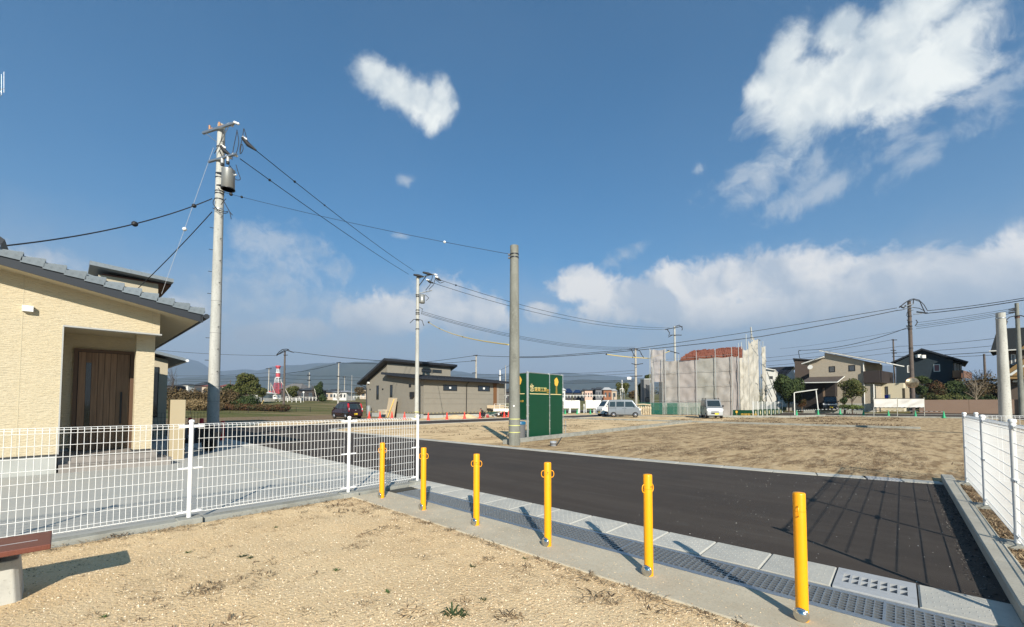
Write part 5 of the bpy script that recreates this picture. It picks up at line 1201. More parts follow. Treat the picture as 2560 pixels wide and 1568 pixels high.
c.side('door_gap', [(-.59, .35), (-.575, .35), (-.575, .98), (-.59, .98)], black, .004)
# black car under the carport
bc = base_at(2076, 55.5); bc.z = AY(2076, 1027, 54).z
t_ = kei_van(bc, rad(-130), 'black minivan with white headlamp band parked by the cream house', blackp, group='parked vans')
m = MB(); m.box(1.66, 1.715, -.70, .70, .76, .86); obj('lamp_band', m, lampm, t_, local=True)
# white kei truck behind the bare pole
kt = base_at(1272, 46.5); kt.z = .01
TP = [(.35, .30), (.35, 1.0), (.38, 1.66), (.55, 1.76), (1.10, 1.74), (1.28, 1.60), (1.60, 1.05), (1.70, .85), (1.72, .35)]
c = Car('parked_truck', kt + Vector((.1, .0, 0)), rad(-28), 'small white flatbed truck half behind the bare concrete pole', whitep, TP, wheels=(-1.05, 1.1), cat='truck')
c.side('side_window', [(.52, 1.1), (1.40, 1.1), (1.18, 1.52), (.52, 1.60)], glassw); c.cross('windscreen', 1.56, 1.12, 1.32, 1.56, .60, .55, glassw)
c.box('bed', -1.70, .32, -.71, .71, .56, .64, whitep)
for q in ((-1.70, .32, -.71, -.68), (-1.70, .32, .68, .71), (-1.70, -1.67, -.68, .68)): c.box('bed_side', q[0], q[1], q[2], q[3], .64, .92, whitep)
for xx in (-1.6, -.9, -.2, .28):
    for yy in (-.66, .66): c.box('rack_post', xx-.02, xx+.02, yy-.02, yy+.02, .92, 1.45, whitep)
for zz in (1.15, 1.42): c.box('rack_rail', -1.62, .30, .645, .675, zz, zz+.03, whitep); c.box('rack_rail', -1.62, .30, -.675, -.645, zz, zz+.03, whitep)
wd = thing('timber_stack', kt + Vector((-1.6, .8, 1.0)), 'bundle of raw timber offcuts on the white truck bed', 'timber'); 
for i in range(5): m = MB(frame(kt.x, kt.y, kt.z, rad(-28))); m.box(-2.5+.1*i, -.3, -.55+i*.2, -.38+i*.2, .95+.10*(i % 2), 1.30-.06*i); obj('board', m, pw, wd)

# ------------------------------------------------------------------ green builder's sign
gpan = pm('sign_green', (.004, .050, .021), .42, layers=[(3, 4, .4, .7, (.004, .044, .018), .6)], spec=.4); gold = pm('sign_gold', (.75, .42, .06), .5); cream = pm('sign_cream', (.75, .60, .30), .5)
G1 = Face(R(12.35, 10.98), (VX, VY)); G2 = Face(R(12.35, 10.98), (-UX, -UY))
sg_t = thing('green_sign', R(12.4, 11, 0), 'green panel sign with gold tree emblem and Japanese builder lettering', 'sign')
xa = {}
def gp3(x, y): return G1.hit(*k6(x, y))
a0, zt0 = gp3(478, 222); a1, _ = gp3(842, 240); a2, zt2 = gp3(1068, 250); _, zb0 = gp3(490, 1338)
zt_ = zt0; zb_ = zb0; G2 = Face(G1.W(a0 - .05, 0), (-UX, -UY))
for (p, q) in ((a0+.03, a1-.02), (a1+.02, a2-.02)):
    m = MB(); G1.poly(m, [(p, zb_), (q, zb_), (q, zt_), (p, zt_)], 0, .015, raw=True); obj('panel', m, gpan, sg_t)
pipe = pm('scaffold_pipe', (.50, .52, .50), .4, .7)
for a in (a0-.0, a1, a2):
    m = MB(); m.cyl(G1.W(a, -.05, -.03), G1.W(a, zt_+.06, -.03), .0243, n=10); m.cyl(G1.W(a, zb_-.05, .03), G1.W(a, zt_+.05, .03), .012, n=8); obj('pipe', m, pipe, sg_t)
for z in (zb_-.03, zt_+.03, 1.4): m = MB(); m.cyl(G1.W(a0-.05, z, -.04), G1.W(a2+.05, z, -.04), .022, n=8); obj('pipe', m, pipe, sg_t)
m = MB()
for a in (a0, a1, a2):
    for i in range(9): z = zb_ + (zt_-zb_)*i/8; m.box(*[0]*6) if 0 else G1.poly(m, [(a-.04, z-.012), (a+.04, z-.012), (a+.04, z+.012), (a-.04, z+.012)], .018, .035, raw=True)
clips = obj('clips', m, pipe, sg_t); clips['kind'] = 'stuff'
for a in (a0+.05, a2-.05): m = MB(); m.cyl(G1.W(a, 1.6, -.05), G1.W(a, .0, -1.3), .02, n=8); obj('brace', m, pipe, sg_t)
za, zl0 = gp3(500, 580); 
for (p, q) in ((a0+.1, a1-.06), (a1+.07, a2-.1)): m = MB(); G1.poly(m, [(p, zl0-.014), (q, zl0-.014), (q, zl0+.014), (p, zl0+.014)], .016, .019, raw=True); obj('gold_line', m, cream, sg_t)
def tree_logo(face, a, z, h, parent, off=.016):
    """gold round-crowned tree on two thin stems; z = foot"""
    m = MB(); pts = []
    for i in range(28):
        t__ = 2*math.pi*i/28; r_ = 1 + .07*math.sin(5*t__+.6) + .04*math.sin(9*t__)
        pts.append((a + .195*h*r_*math.sin(t__), z + h*.74 + .255*h*r_*math.cos(t__)))
    face.poly(m, pts, off, off+.004, raw=True); e = obj('tree_emblem', m, gold, parent)
    m = MB()
    for dx in (-.04, .055): face.poly(m, [(a+dx*h-.011*h, z), (a+dx*h+.011*h, z), (a+dx*h*.8+.008*h, z+.52*h), (a+dx*h*.8-.008*h, z+.52*h)], off, off+.0035, raw=True)
    obj('emblem_stems', m, gold, e)
al, zl = gp3(962, 578); _, zu = gp3(962, 315); tree_logo(G1, al, zl0+.02, zu-zl0, sg_t)
def text(face, s, a, z, size, mat, parent, off=.017, sx=1.0, name='lettering'):
    cu = bpy.data.curves.new(name, 'FONT'); cu.body = s; cu.size = size; cu.extrude = .0015; cu.materials.append(mat); cu.resolution_u = 2
    tmp = bpy.data.objects.new('tmp', cu); COL.objects.link(tmp); dg = bpy.context.evaluated_depsgraph_get(); me = bpy.data.meshes.new_from_object(tmp.evaluated_get(dg)); bpy.data.objects.remove(tmp)
    me.name = name; o = bpy.data.objects.new(name, me); COL.objects.link(o); o.parent = parent
    d, n = face.d, face.n; M = Matrix(((d.x*sx, 0, n.x), (d.y*sx, 0, n.y), (0, 1, 0))).to_4x4()
    M.translation = face.W(a, z, off) - ORG[parent]; o.matrix_local = M
    if not me.materials: me.materials.append(mat)
    return o
ax, zx = gp3(512, 540); text(G1, '悠', ax-.02, zx+.02, .31, cream, sg_t, sx=.85)
ax, zx = gp3(583, 545); text(G1, '建築工房', ax+.01, zx+.03, .20, pm('sign_gold_b', (.75, .47, .12), .5), sg_t, sx=1.02)
ax, zx = gp3(796, 528); text(G1, '株式', ax, zx, .075, gold, sg_t); text(G1, '会社', ax, zx-.09, .075, gold, sg_t)
ax, zx = gp3(526, 424); text(G1, 'ゆう', ax, zx, .055, cream, sg_t)
m = MB(); ax, zx = gp3(585, 476)
for i in range(15): q = ax + .055*i; G1.poly(m, [(q, zx-.02), (q+.03+.01*(i % 3), zx-.02+.006*(i % 2)), (q+.036, zx+.02), (q+.006, zx+.024-.008*(i % 2))], .016, .0185, raw=True)
tl = obj('small_lettering', m, pm('sign_pale_green', (.42, .48, .22), .5), sg_t); tl['kind'] = 'stuff'
# side wing of the sign, behind the pole
m = MB(); G2.poly(m, [(-.76, .83), (-.04, .83), (-.04, zt_-.02), (-.76, zt_-.02)], 0, .015, raw=True)
obj('side_panel', m, gpan, sg_t); tree_logo(G2, -.42, zl0+.02, zu-zl0, sg_t)
m = MB(); G2.poly(m, [(-.72, zl0-.014), (-.12, zl0-.014), (-.12, zl0+.014), (-.72, zl0+.014)], .016, .019, raw=True); obj('gold_line', m, cream, sg_t)
text(G2, '悠建築工房', -.66, zl0-.33, .09, gold, sg_t, sx=1.1)
for a in (-.79, -.02):
    m = MB(); m.cyl(G2.W(a, -.05, -.03), G2.W(a, zt_+.03, -.03), .024, n=8); obj('pipe', m, pipe, sg_t)
for z in (.8, zt_): m = MB(); m.cyl(G2.W(-.80, z, -.03), G2.W(.0, z, -.03), .02, n=8); obj('pipe', m, pipe, sg_t)
bn = G(1307, 1102); bn.z = .01; bint = thing('drum', bn + Vector((-.1, .25, 0)), 'grey drum with a blue lid between the bare pole and the green sign', 'drum')
o_ = ORG[bint]; m = MB(Matrix.Translation(o_)); m.lathe([(.20, 0), (.21, .3), (.22, .62)], n=16); obj('drum_body', m, pm('drum_grey', (.12, .12, .12), .7), bint); m = MB(Matrix.Translation(o_)); m.lathe([(.23, .62), (.235, .70), (.20, .74)], n=16); obj('lid', m, pm('lid_blue', (.01, .10, .20), .4), bint)
pv = G(1383, 1116); pv.z = .0; pt = thing('drain_pipe', pv, 'short grey plastic pipe stub standing in the lot under the green sign', 'pipe'); m = MB(Matrix.Translation(pv)); m.lathe([(.105, -.05), (.105, .10), (.115, .10), (.115, .17), (.09, .17), (.09, .05)], n=18); obj('stub', m, pm('pvc_grey', (.30, .32, .35), .5), pt)
m = MB(); m.tube([pv + Vector((.12, .05, .03)), AY(1404, 1094, 16.6)], .02, 6); obj('strut', m, darkmetal, None, 'dark rod leaning from the pipe stub to the green sign', 'rod', org=pv + Vector((.12, .05, .03)))
pg = thing('marker_frame', G(1415, 1088), 'thin dark metal pipe frame at the right edge of the green sign', 'pipe frame')
m = MB(); q = G(1414, 1087); m.cyl(q, q+Vector((0,0,.66)), .02, n=8); obj('post', m, pipe, pg); m = MB(); m.cyl(q+Vector((-.25, -.1, .42)), q+Vector((.05, 0, .42)), .02, n=8); obj('clamp_bar', m, darkmetal, pg)
# ------------------------------------------------------------------ sheeted house with scaffold
sheet_m = pm('scaffold_sheet', (.43, .405, .375), .8, layers=[(.5, 5, .42, .62, (.34, .31, .275), .8), (60, 2, .5, .7, (.33, .30, .27), .3)], alpha=.86, spec=.1)
sheet_p = pm('scaffold_sheet_pinkish', (.43, .39, .365), .8, layers=[(.5, 5, .42, .62, (.37, .335, .315), .8)], alpha=.86, spec=.1); sheet_g = pm('scaffold_sheet_greenish', (.41, .40, .365), .8, layers=[(.5, 5, .42, .62, (.34, .33, .285), .8)], alpha=.84, spec=.1)
sheet_l = pm('scaffold_sheet_pale', (.47, .44, .375), .8, layers=[(.6, 5, .4, .66, (.38, .355, .30), .8)], alpha=.95, spec=.1)
sc_t = thing('scaffolded_house', R(56, 19, 0), 'house under pale scaffold sheeting with a bare red-brown tiled roof above it', 'house')
FS = Face(R(54, 14.1), (-UX, -UY)); FR = Face(R(54, 14.1), (VX, VY)); FI = Face(R(57.0, 14.1), (-UX, -UY))
def drape(face, x0, x1, y0, y1, yb, o, mat, seed, amp=.15, name='sheet', diag=.7, curl=.15):
    a0, za = face.hit(x0, y0); a1, zb1 = face.hit(x1, y1); zb = face.hit((x0+x1)/2, yb)[1]
    nx, nz_ = 12, 26; vs = []
    for j in range(nz_+1):
        for i in range(nx+1):
            f, g = i/nx, j/nz_; a = a0 + (a1-a0)*f; zt_ = za + (zb1-za)*f - curl*math.sin(math.pi*f); z = zb + (zt_-zb)*g
            q = Vector((a*.9 + z*diag*.5 + seed*7, z*.9 - a*.3, seed)); w = mnoise.fractal(q, 1, 2, 4)*amp + .5*amp*math.sin((a*2.2 - z*.8*diag + seed)*1.9)*(.3+.7*mnoise.noise(q*.5+Vector((5, 5, 5))))
            w *= math.sin(math.pi*f)**.6 if 0 < f < 1 else 0
            vs.append(face.W(a, z, o + w))
    m = MB(); m.add(vs, [(j*(nx+1)+i, j*(nx+1)+i+1, (j+1)*(nx+1)+i+1, (j+1)*(nx+1)+i) for j in range(nz_) for i in range(nx)], True)
    return obj(name, m, mat, sc_t)
for i, (x0, x1, y0, y1, yb, o, mt) in enumerate([(1626, 1634, 873, 873.5, 1036, .0, sheet_m), (1634, 1664, 873.5, 873, 955, .0, sheet_m), (1634, 1656, 918, 911, 1036, -1.6, sheet_m), (1656, 1698, 901, 900, 1037, .0, sheet_m), (1698, 1742, 900, 895, 1037.5, .0, sheet_m), (1742, 1789, 895, 893, 1038, .0, sheet_m), (1789, 1830, 893, 890, 1039, .0, sheet_m), (1830, 1847, 890, 889, 1040, .0, sheet_m)]):
    drape(FS, x0, x1, y0, y1, yb, o, [sheet_m, sheet_p, sheet_g][i % 3], i+1)
for i, (x0, x1, y0, y1, yb) in enumerate([(1847.3, 1855.5, 889, 889, 1036), (1855.5, 1869.5, 869, 872, 1032), (1869.5, 1881, 852, 853, 1031), (1881, 1894, 843, 848, 1030), (1902.5, 1912.5, 864, 865, 1005)]):
    drape(FR, x0, x1, y0, y1, yb, .05, sheet_l, i+20, amp=.35, curl=.3)
for x0, y0, x1, y1, yb in ((1894, 900, 1899, 925, 1005),): drape(FR, x0, x1, y0, y1, yb, -.3, sheet_l, 31, amp=.3)
for px, pt in ((1625.5, 872), (1634, 915), (1656, 897), (1664, 872), (1698, 888), (1742, 879), (1789, 873), (1830, 869), (1847, 858)):
    a, zt_ = FS.hit(px, pt); m = MB(); m.cyl(FS.W(a, 0, .22), FS.W(a, zt_, .22), .035, n=6); obj('scaffold_pole', m, pipe, sc_t)
for px, pt in ((1855.5, 855), (1867, 835), (1879, 836), (1901, 849), (1909, 853)):
    a, zt_ = FR.hit(px, pt); m = MB(); m.cyl(FR.W(a, 0, -.1), FR.W(a, zt_, -.1), .05, n=6); obj('scaffold_pole', m, pipe, sc_t)
a, z = FR.hit(1875, 818); a2_, z2_ = FR.hit(1878, 850); m = MB(); m.cyl(FR.W(a, z, .1), FR.W(a2_, z2_, .1), .09, n=6); obj('boom_tip', m, pm('boom_grey', (.45, .45, .42), .5), sc_t)
for z in (1.9, 3.7, 5.5, 7.3):
    m = MB(); m.cyl(FS.W(-10, z, .20), FS.W(-.1, z, .20), .018, n=5); obj('scaffold_rail', m, pipe, sc_t)
for (x0, y0, x1, y1) in ((1884, 938, 1903, 992), (1899, 930, 1918, 1000), (1914, 949, 1940, 1008), (1898, 975, 1915, 1030), (1890, 1000, 1903, 968)):
    p, q = FR.hit(x0, y0), FR.hit(x1, y1); m = MB(); m.cyl(FR.W(*p, .9), FR.W(*q, 1.3), .05, n=5); obj('diagonal_brace', m, pipe, sc_t)
p, q = FR.hit(1894, 848), FR.hit(1901, 851); m = MB(); m.cyl(FR.W(*p, 0), FR.W(*q, 0), .05, n=5); obj('scaffold_rail', m, pipe, sc_t)
# the house inside
m = MB(RF); m.box(55.2, 63.5, 15.0, 22.5, 0, 7.0); obj('wall', m, pm('house_wall_brown', (.16, .125, .10), .85), sc_t)
m = MB(RF); m.box(57, 62, 22.5, 24.3, 0, 6); obj('wing_wall', m, pm('house_wall_dark', (.07, .055, .05), .85), sc_t)
rp = [AY(*c5(1400, 402), 53.3), AY(*c5(1525, 325), 58.0), AY(*c5(2038, 284), 53.5), AY(*c5(2038, 372), 48.9)]
m = MB(); m.add([p for p in rp] + [p - Vector((0,0,.2)) for p in rp], [(3,2,1,0), (4,5,6,7), (0,1,5,4), (1,2,6,5), (2,3,7,6), (3,0,4,7)]); rfs = obj('roof', m, pm('roof_underlay', (.17, .06, .035), .85), sc_t)
rt = pm('red_brown_tile', (.24, .08, .05), .8, layers=[(2.5, 3, .42, .6, (.32, .12, .075), .8), (9, 3, .5, .65, (.12, .045, .03), .6)], spec=.2)
m = MB(); rows = 6; nrm = (rp[3]-rp[0]).cross(rp[1]-rp[0]).normalized(); nrm = nrm if nrm.z > 0 else -nrm
for j in range(rows):
    A = rp[0].lerp(rp[1], (j+.15)/rows); B = rp[3].lerp(rp[2], (j+.15)/rows); A2 = rp[0].lerp(rp[1], (j+.72)/rows); B2_ = rp[3].lerp(rp[2], (j+.72)/rows); L_ = (B-A).length; n = int(L_/.24)
    for i in range(n):
        if random.random() < .06: continue
        f0, f1 = i/n, (i+.86)/n; h = .14 + .12*random.random(); k0 = .06*random.random()
        b4 = [A.lerp(B, f0), A.lerp(B, f1), A2.lerp(B2_, f1), A2.lerp(B2_, f0)]; m.hexa(b4, [p + nrm*h + (A2-A)*k0 for p in b4])
rt_o = obj('roof_tiles', m, rt, rfs); rt_o['kind'] = 'stuff'
# teal net along its foot
tn = thing('net_fence', R(53.4, 20, 0), 'teal green net fence along the foot of the sheeted house', 'fence'); FN = Face(R(53.3, 14.1), (-UX, -UY))
net = pm('teal_net', (.03, .17, .12), .8, alpha=.45, spec=.1); net2 = pm('pale_net', (.30, .40, .34), .8, alpha=.25, spec=.1)
for (x0, x1, mt) in ((1596, 1626, net), (1626, 1656, net), (1656, 1698, net2), (1698, 1742, net2), (1742, 1760, net2), (1668, 1694, net)):
    m = MB(); FN.rect(m, x0, 1007 if x0 != 1668 else 1008, x1, 1036.5, .0 + (.03 if x0 == 1668 else 0), .01 + (.03 if x0 == 1668 else 0)); obj('net', m, mt, tn)
for px in (1626, 1660, 1700, 1718, 1742, 1760): a, z = FN.hit(px, 1006.5); m = MB(); m.cyl(FN.W(a, 0), FN.W(a, z), .03, n=6); obj('post', m, pipe, tn)
a, z = FN.hit(1626, 1007); a2_, _ = FN.hit(1760, 1007); m = MB(); m.cyl(FN.W(a, z), FN.W(a2_, z), .025, n=5); obj('rail', m, pipe, tn)
# shed with grey sheet at its left, scrap pile under a net
sh = thing('sheeted_shed', base_at(1612, 62), 'small grey sheeted shed left of the scaffolded house', 'shed'); FH = Face(AY(1612, 1010, 61), (.95, -.30))
m = MB(); FH.rect(m, 1601, 949, 1627, 1040, -2, 0); obj('wall', m, pm('shed_sheet', (.20, .20, .20), .8), sh); FH.window(sh, 1613, 994, 1626, 1006, fw=.08); m = MB(); FH.rect(m, 1600, 947, 1627, 949, -2, .05); obj('coping', m, pipe, sh)
spile = thing('scrap_pile', base_at(1611, 54), 'cream net bags of scrap stacked beside the side-on silver van', 'scrap pile')
bagm = pm('bag_cream', (.52, .44, .30), .9, layers=[(6, 5, .45, .6, (.16, .11, .07), .8, (3, 3, .6))], bump=[(12, .6, .03)])
for i in range(6):
    c_ = base_at(1597 + 5.6*i, 54); c_.z = 0; m = MB(Matrix.Translation(c_)); h = 1.15 + .1*random.random(); m.lathe([(.10, 0), (.15, .1), (.13, h*.5), (.16, h*.8), (.08, h)], n=9); obj('bag', m, bagm, spile)
m = MB(); a_, b_ = AY(1590, 1012, 53.8), AY(1627, 1013, 53.8); m.tube([a_, a_.lerp(b_, .5) + Vector((0, 0, .08)), b_], .10, 6); obj('top_roll', m, bagm, spile)
# low green banner and the panel fence
gb = thing('banner', base_at(1856, 49), 'long low green banner with gold tree beside the roof-rack van', 'banner'); FG = Face(AY(1832, 1033, 48.6), (-UX, -UY))
m = MB(); FG.rect(m, 1832.4, 1025, 1881, 1041, 0, .03); obj('panel', m, gpan, gb)
a, z = FG.hit(1842, 1040); a_, z_ = FG.hit(1842, 1027); tree_logo(FG, a, z+.02, z_-z, gb, .032)
a, z = FG.hit(1852, 1039.5); text(FG, '悠建築工房', a, z, .34, gold, gb, off=.032)
fp_t = thing('panel_fence', base_at(1918, 52), 'row of small green boards under wire mesh right of the low green banner', 'fence'); A, B = G(1883, 1041.5), G(1955, 1035.5); B = base_at(1955, 57); FP = Face(A, (B-A)); LL = (B-A).length
wire_pale = pm('pale_mesh', (.40, .42, .40), .6, alpha=.30)
for i in range(8): a = LL*i/7; m = MB(); m.cyl(FP.W(a, 0), FP.W(a, 1.75), .04, n=6); obj('post', m, white, fp_t)
for i in range(7):
    a0_, a1_ = LL*i/7+.08, LL*(i+1)/7-.08; m = MB(); FP.poly(m, [(a0_, .12), (a1_, .12), (a1_, .78), (a0_, .78)], 0, .02, raw=True); b_ = obj('board', m, pm('board_green', (.02, .06, .03), .5), fp_t)
    m = MB(); am = (a0_+a1_)/2; FP.poly(m, [(am+.13*math.sin(k*math.pi/6), .42+.24*math.cos(k*math.pi/6)) for k in range(12)], .022, .026, raw=True); obj('emblem', m, pm('emblem_cream', (.7, .6, .38), .5), b_)
    m = MB(); FP.poly(m, [(a0_, .8), (a1_, .8), (a1_, 1.72), (a0_, 1.72)], 0, .01, raw=True); obj('mesh', m, wire_pale, fp_t)
# white boards on frames
for (x0, x1, xs_, lab) in ((1409, 1449, (1423, 1426, 1446, 1449), 'white board on white legs just right of the green sign'), (1464, 1503, (1460, 1465, 1485, 1489), 'white board on white legs partly behind the silver van')):
    FW = Face(AY(x0, 1020, 66), (1, .05)); wt = thing('white_board', base_at((x0+x1)/2, 66), lab, 'board'); xm = (x0+x1)/2
    for (p, q) in ((x0, xm-.15), (xm+.15, x1)): m = MB(); FW.rect(m, p, 1001, q, 1021, 0, .03); obj('panel', m, pm('board_white', (.74, .72, .66), .6), wt)
    for px in xs_: a, z = FW.hit(px, 1003 if px not in (1460,) else 1010); m = MB(); FW.poly(m, [(a-.05, -.0), (a+.05, 0), (a+.05, z), (a-.05, z)], -.05, -.01, raw=True); obj('leg', m, white, wt)
    for px in (xs_[0], xs_[2]): a, z = FW.hit(px-2.5, 1031); a2_, z2_ = FW.hit(px+1, 1012); m = MB(); m.cyl(FW.W(a, 0, .5), FW.W(a2_, z2_, .05), .03, n=5); obj('brace', m, white, wt)

# ------------------------------------------------------------------ houses on the right
def loc_frame(P, d): 
    d = Vector((d[0], d[1], 0)).normalized(); e = Vector((-d.y, d.x, 0))
    if e.dot(Vector((P[0], P[1], 0))) < 0: e = -e
    M = Matrix(((d.x, e.x, 0, P[0]), (d.y, e.y, 0, P[1]), (0, 0, 1, 0), (0, 0, 0, 1))); return M
cw = pm('cream_brick_siding', (.40, .345, .265), .85, layers=[(5, 4, .4, .65, (.33, .28, .21), .7, (.6, .6, 4))], bump=[(8, .5, .03, (1, 1, 6))]); cw2 = pm('cream_plain', (.56, .50, .36), .85); brn = pm('balcony_brown', (.040, .030, .026), .6); brn_roof = pm('brown_slate', (.085, .068, .058), .7, layers=[(9, 4, .45, .65, (.06, .047, .04), .6)])
wtrim = pm('white_trim', (.68, .67, .62), .5); gwin = pm('window_grey', (.05, .06, .07), .08, spec=.9)
P0, P1, P2 = AY(2025, 1000, 60), AY(2161, 1000, 55), AY(2203, 1000, 60.5)
P1.z = 0; LF = loc_frame(P1, P1 - P0); FA = Face(P1, P1 - P0); FBk = Face(P1, P2 - P1)
ch = thing('cream_house', Vector((P1.x, P1.y, .5)), 'two-storey cream brick-pattern house with dark brown balcony and carport', 'house')
def z6(f, x, y): return f.hit(*c6(x, y))
def pol(face, pts, b, mat, parent, name, off=0):
    m = MB(); face.poly(m, [c6(*p) for p in pts], -b, off); return obj(name, m, mat, parent)
pol(FA, [(460, 1120), (460, 705), (602, 652), (602, 604), (975, 686), (975, 1120)], 8.2, cw, ch, 'wall')
aR, _ = z6(FA, 1066, 900); m = MB(LF); zf = z6(FA, 1020, 888)[1]; m.box(0, aR, .02, 7.5, .2, zf); obj('lower_wall', m, cw, ch)
m = MB(); FA.poly(m, [(-9.2, .1), (aR, .1), (aR, z6(FA, 700, 1078)[1]), (-9.2, z6(FA, 700, 1078)[1])], -.05, .03, raw=True); obj('plinth', m, concrete, ch)
for nm, pts in (('roof', [(568, 583), (1180, 694), (1180, 703), (566, 592)]), ('side_roof', [(400, 706), (606, 640), (606, 650), (402, 714)])):
    m = MB(); FA.poly(m, [c6(*p) for p in pts], -8.8, .55); r_ = obj(nm, m, wtrim, ch)
    m = MB(); FA.poly(m, [c6(p[0], p[1]-3) for p in pts[:2]] + [c6(p[0], p[1]) for p in pts[:2][::-1]], -8.7, .5); obj('roof_sheet', m, broof, r_)
for q in ((643, 733, 702, 785), (826, 722, 890, 776)): FA.window(ch, *c6(*q[:2]), *c6(*q[2:]), gmat=gwin, fw=.09)
for q in ((1003, 716, 1038, 772), (1074, 728, 1108, 772)): FBk.window(ch, *c6(*q[:2]), *c6(*q[2:]), gmat=gwin, fw=.06)
m = MB(); FBk.poly(m, [c6(978, 690), c6(1130, 706), c6(1130, 900), c6(978, 900)], -.05, .015); obj('side_wall', m, cw2, ch)
zb0_, zb1_ = z6(FA, 1040, 886)[1], z6(FA, 1040, 776)[1]
m = MB(LF); m.box(.05, 1.75, -.35, 5.8, zb0_, zb1_); obj('balcony', m, brn, ch, bev=.02)
m = MB(LF); m.box(aR, aR+2.2, 3.2, 7.5, .3, zb0_-.02); obj('lower_side_wall', m, cw2, ch); FLw = Face(LF @ Vector((aR, 3.18, 0)), (LF @ Vector((1, 0, 0)) - LF @ Vector((0, 0, 0))))
for q in ((1098, 925, 1132, 1040), (1168, 920, 1198, 1040)): FLw.window(ch, *c6(*q[:2]), *c6(*q[2:]), gmat=gwin, fw=.06)
m = MB(); m.cyl(FA.W(*z6(FA, 966, 700), .1), FA.W(z6(FA, 978, 1085)[0], .8, .1), .06, n=6); obj('downpipe', m, wtrim, ch); m = MB(); m.cyl(FA.W(*z6(FA, 1062, 900), .1), FA.W(z6(FA, 1066, 1085)[0], .8, .1), .07, n=6); obj('downpipe', m, wtrim, ch)
m = MB(); q = FA.W(*z6(FA, 476, 742), .2); m.lathe([(.05, 0), (.28, .05), (.33, .12)], q, 12, (FA.n.x, FA.n.y, .2)); obj('satellite_dish', m, wtrim, ch)
# entrance wing with brown roof and dark porch
FE = Face(FA.W(-4, 0, 2.6), FA.d); 
m = MB(); rr = [FE.W(*FE.hit(*c6(372, 884)), .3), FE.W(*FE.hit(*c6(728, 878)), .3), FA.W(*FA.hit(*c6(790, 824)), .05), FA.W(*FA.hit(*c6(468, 832)), .05)]
m.hexa([p - Vector((0,0,.12)) for p in rr], rr); pr = obj('porch_roof', m, brn_roof, ch); m = MB(); m.cyl(rr[0]-Vector((0,0,.05)), rr[1]-Vector((0,0,.05)), .07, n=6); m.cyl(rr[1]-Vector((0,0,.05)), rr[2]-Vector((0,0,.05)), .06, n=6); obj('roof_trim', m, wtrim, pr)
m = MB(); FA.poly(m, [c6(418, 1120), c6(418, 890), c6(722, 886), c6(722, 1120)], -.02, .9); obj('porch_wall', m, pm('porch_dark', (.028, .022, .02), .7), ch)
m = MB(); FA.rect(m, *c6(608, 935), *c6(630, 1015), .905, .93); obj('porch_door', m, pm('door_tan', (.22, .15, .10), .6), ch)
# carport
cpt = thing('carport', base_at(2010, 52), 'light arched-roof carport left of the black minivan', 'carport'); q0, q1, q2, q3 = AY(*c6(318, 975), 52), AY(*c6(532, 945), 52), AY(*c6(540, 941), 57), AY(*c6(345, 966), 57)
m = MB(); m.hexa([p - Vector((0,0,.08)) for p in (q0, q1, q2, q3)], [q0, q1, q2, q3]); obj('roof_panel', m, pm('carport_panel', (.55, .54, .48), .4), cpt)
for (x, y, Y) in ((318, 975, 52.05), (522, 950, 52.05)): t_p = AY(*c6(x, y), Y); b_p = Vector((t_p.x, t_p.y, terrain(t_p.x, t_p.y))); m = MB(); m.cyl(b_p + Vector((.25 if x > 400 else 0, 0, 0)), t_p - Vector((0,0,.08)), .06, n=8); obj('post', m, wtrim, cpt)
# dark house behind, solar roof house, white house
def pxbox(name, x0, x1, yt, yb, Y, depth, mat, label, cat='house', d=(.81, -.58), roof=None, rmat=None, wins=(), group=None, f=c6, roof_over=.3):
    P_ = AY(*f((x0+x1)/2, yb), Y); face = Face(P_, d); b = base_at(f((x0+x1)/2, yb)[0], Y); t = thing(name, b, label, cat, group)
    m = MB(); a0_, z1_ = face.hit(*f(x0, yt)); a1_, _ = face.hit(*f(x1, yt)); face.poly(m, [(a0_, b.z-1), (a1_, b.z-1), (a1_, z1_), (a0_, z1_)], -depth, 0, raw=True); obj('wall', m, mat, t)
    if roof:
        m = MB(); face.poly(m, [f(*p) for p in roof], -depth-roof_over, roof_over); obj('roof', m, rmat, t)
    for q in wins: face.window(t, *f(*q[:2]), *f(*q[2:]), gmat=gwin, fw=.08)
    return t, face
dk = pm('dark_brown_wall', (.065, .048, .038), .85, layers=[(5, 3, .4, .6, (.05, .037, .03), .5, (1, 1, 4))])
t, f_ = pxbox('dark_brown_house', 322, 490, 672, 1100, 68, 6, dk, 'dark brown flat-topped house half behind the cream house', roof=[(306, 657), (492, 668), (492, 678), (308, 666)], rmat=pm('dark_coping', (.03, .03, .03), .5))
m = MB(); m.tube([f_.W(*f_.hit(*c6(370, 655)), 0), f_.W(*f_.hit(*c6(358, 590)), 0), f_.W(*f_.hit(*c6(378, 586)), 0)], .05, 5); obj('aerial_mast', m, darkmetal, t)
solar = pm('solar_blue', (.012, .022, .06), .12, spec=.8)
t, f_ = pxbox('solar_roof_house', 140, 330, 850, 1100, 74, 6, wtrim, 'white-gabled house with blue solar panels on its dark roof', roof=[(66, 745), (318, 732), (260, 812), (330, 850), (140, 855), (140, 770)], rmat=pm('dark_roof2', (.02, .022, .028), .5))
for k in range(4):
    for j in range(2): m = MB(); x = 148+38*k+j*-16; f_.poly(m, [c6(x, 790+j*26-22), c6(x+34, 788+j*26-22), c6(x+20, 812+j*26-22), c6(x-14, 814+j*26-22)], .34, .38); obj('solar_panel', m, solar, t)
m = MB(); f_.poly(m, [c6(250, 815), c6(305, 762), c6(328, 800), c6(328, 852), c6(250, 852)], .33, .4); obj('gable_wall', m, wtrim, t)
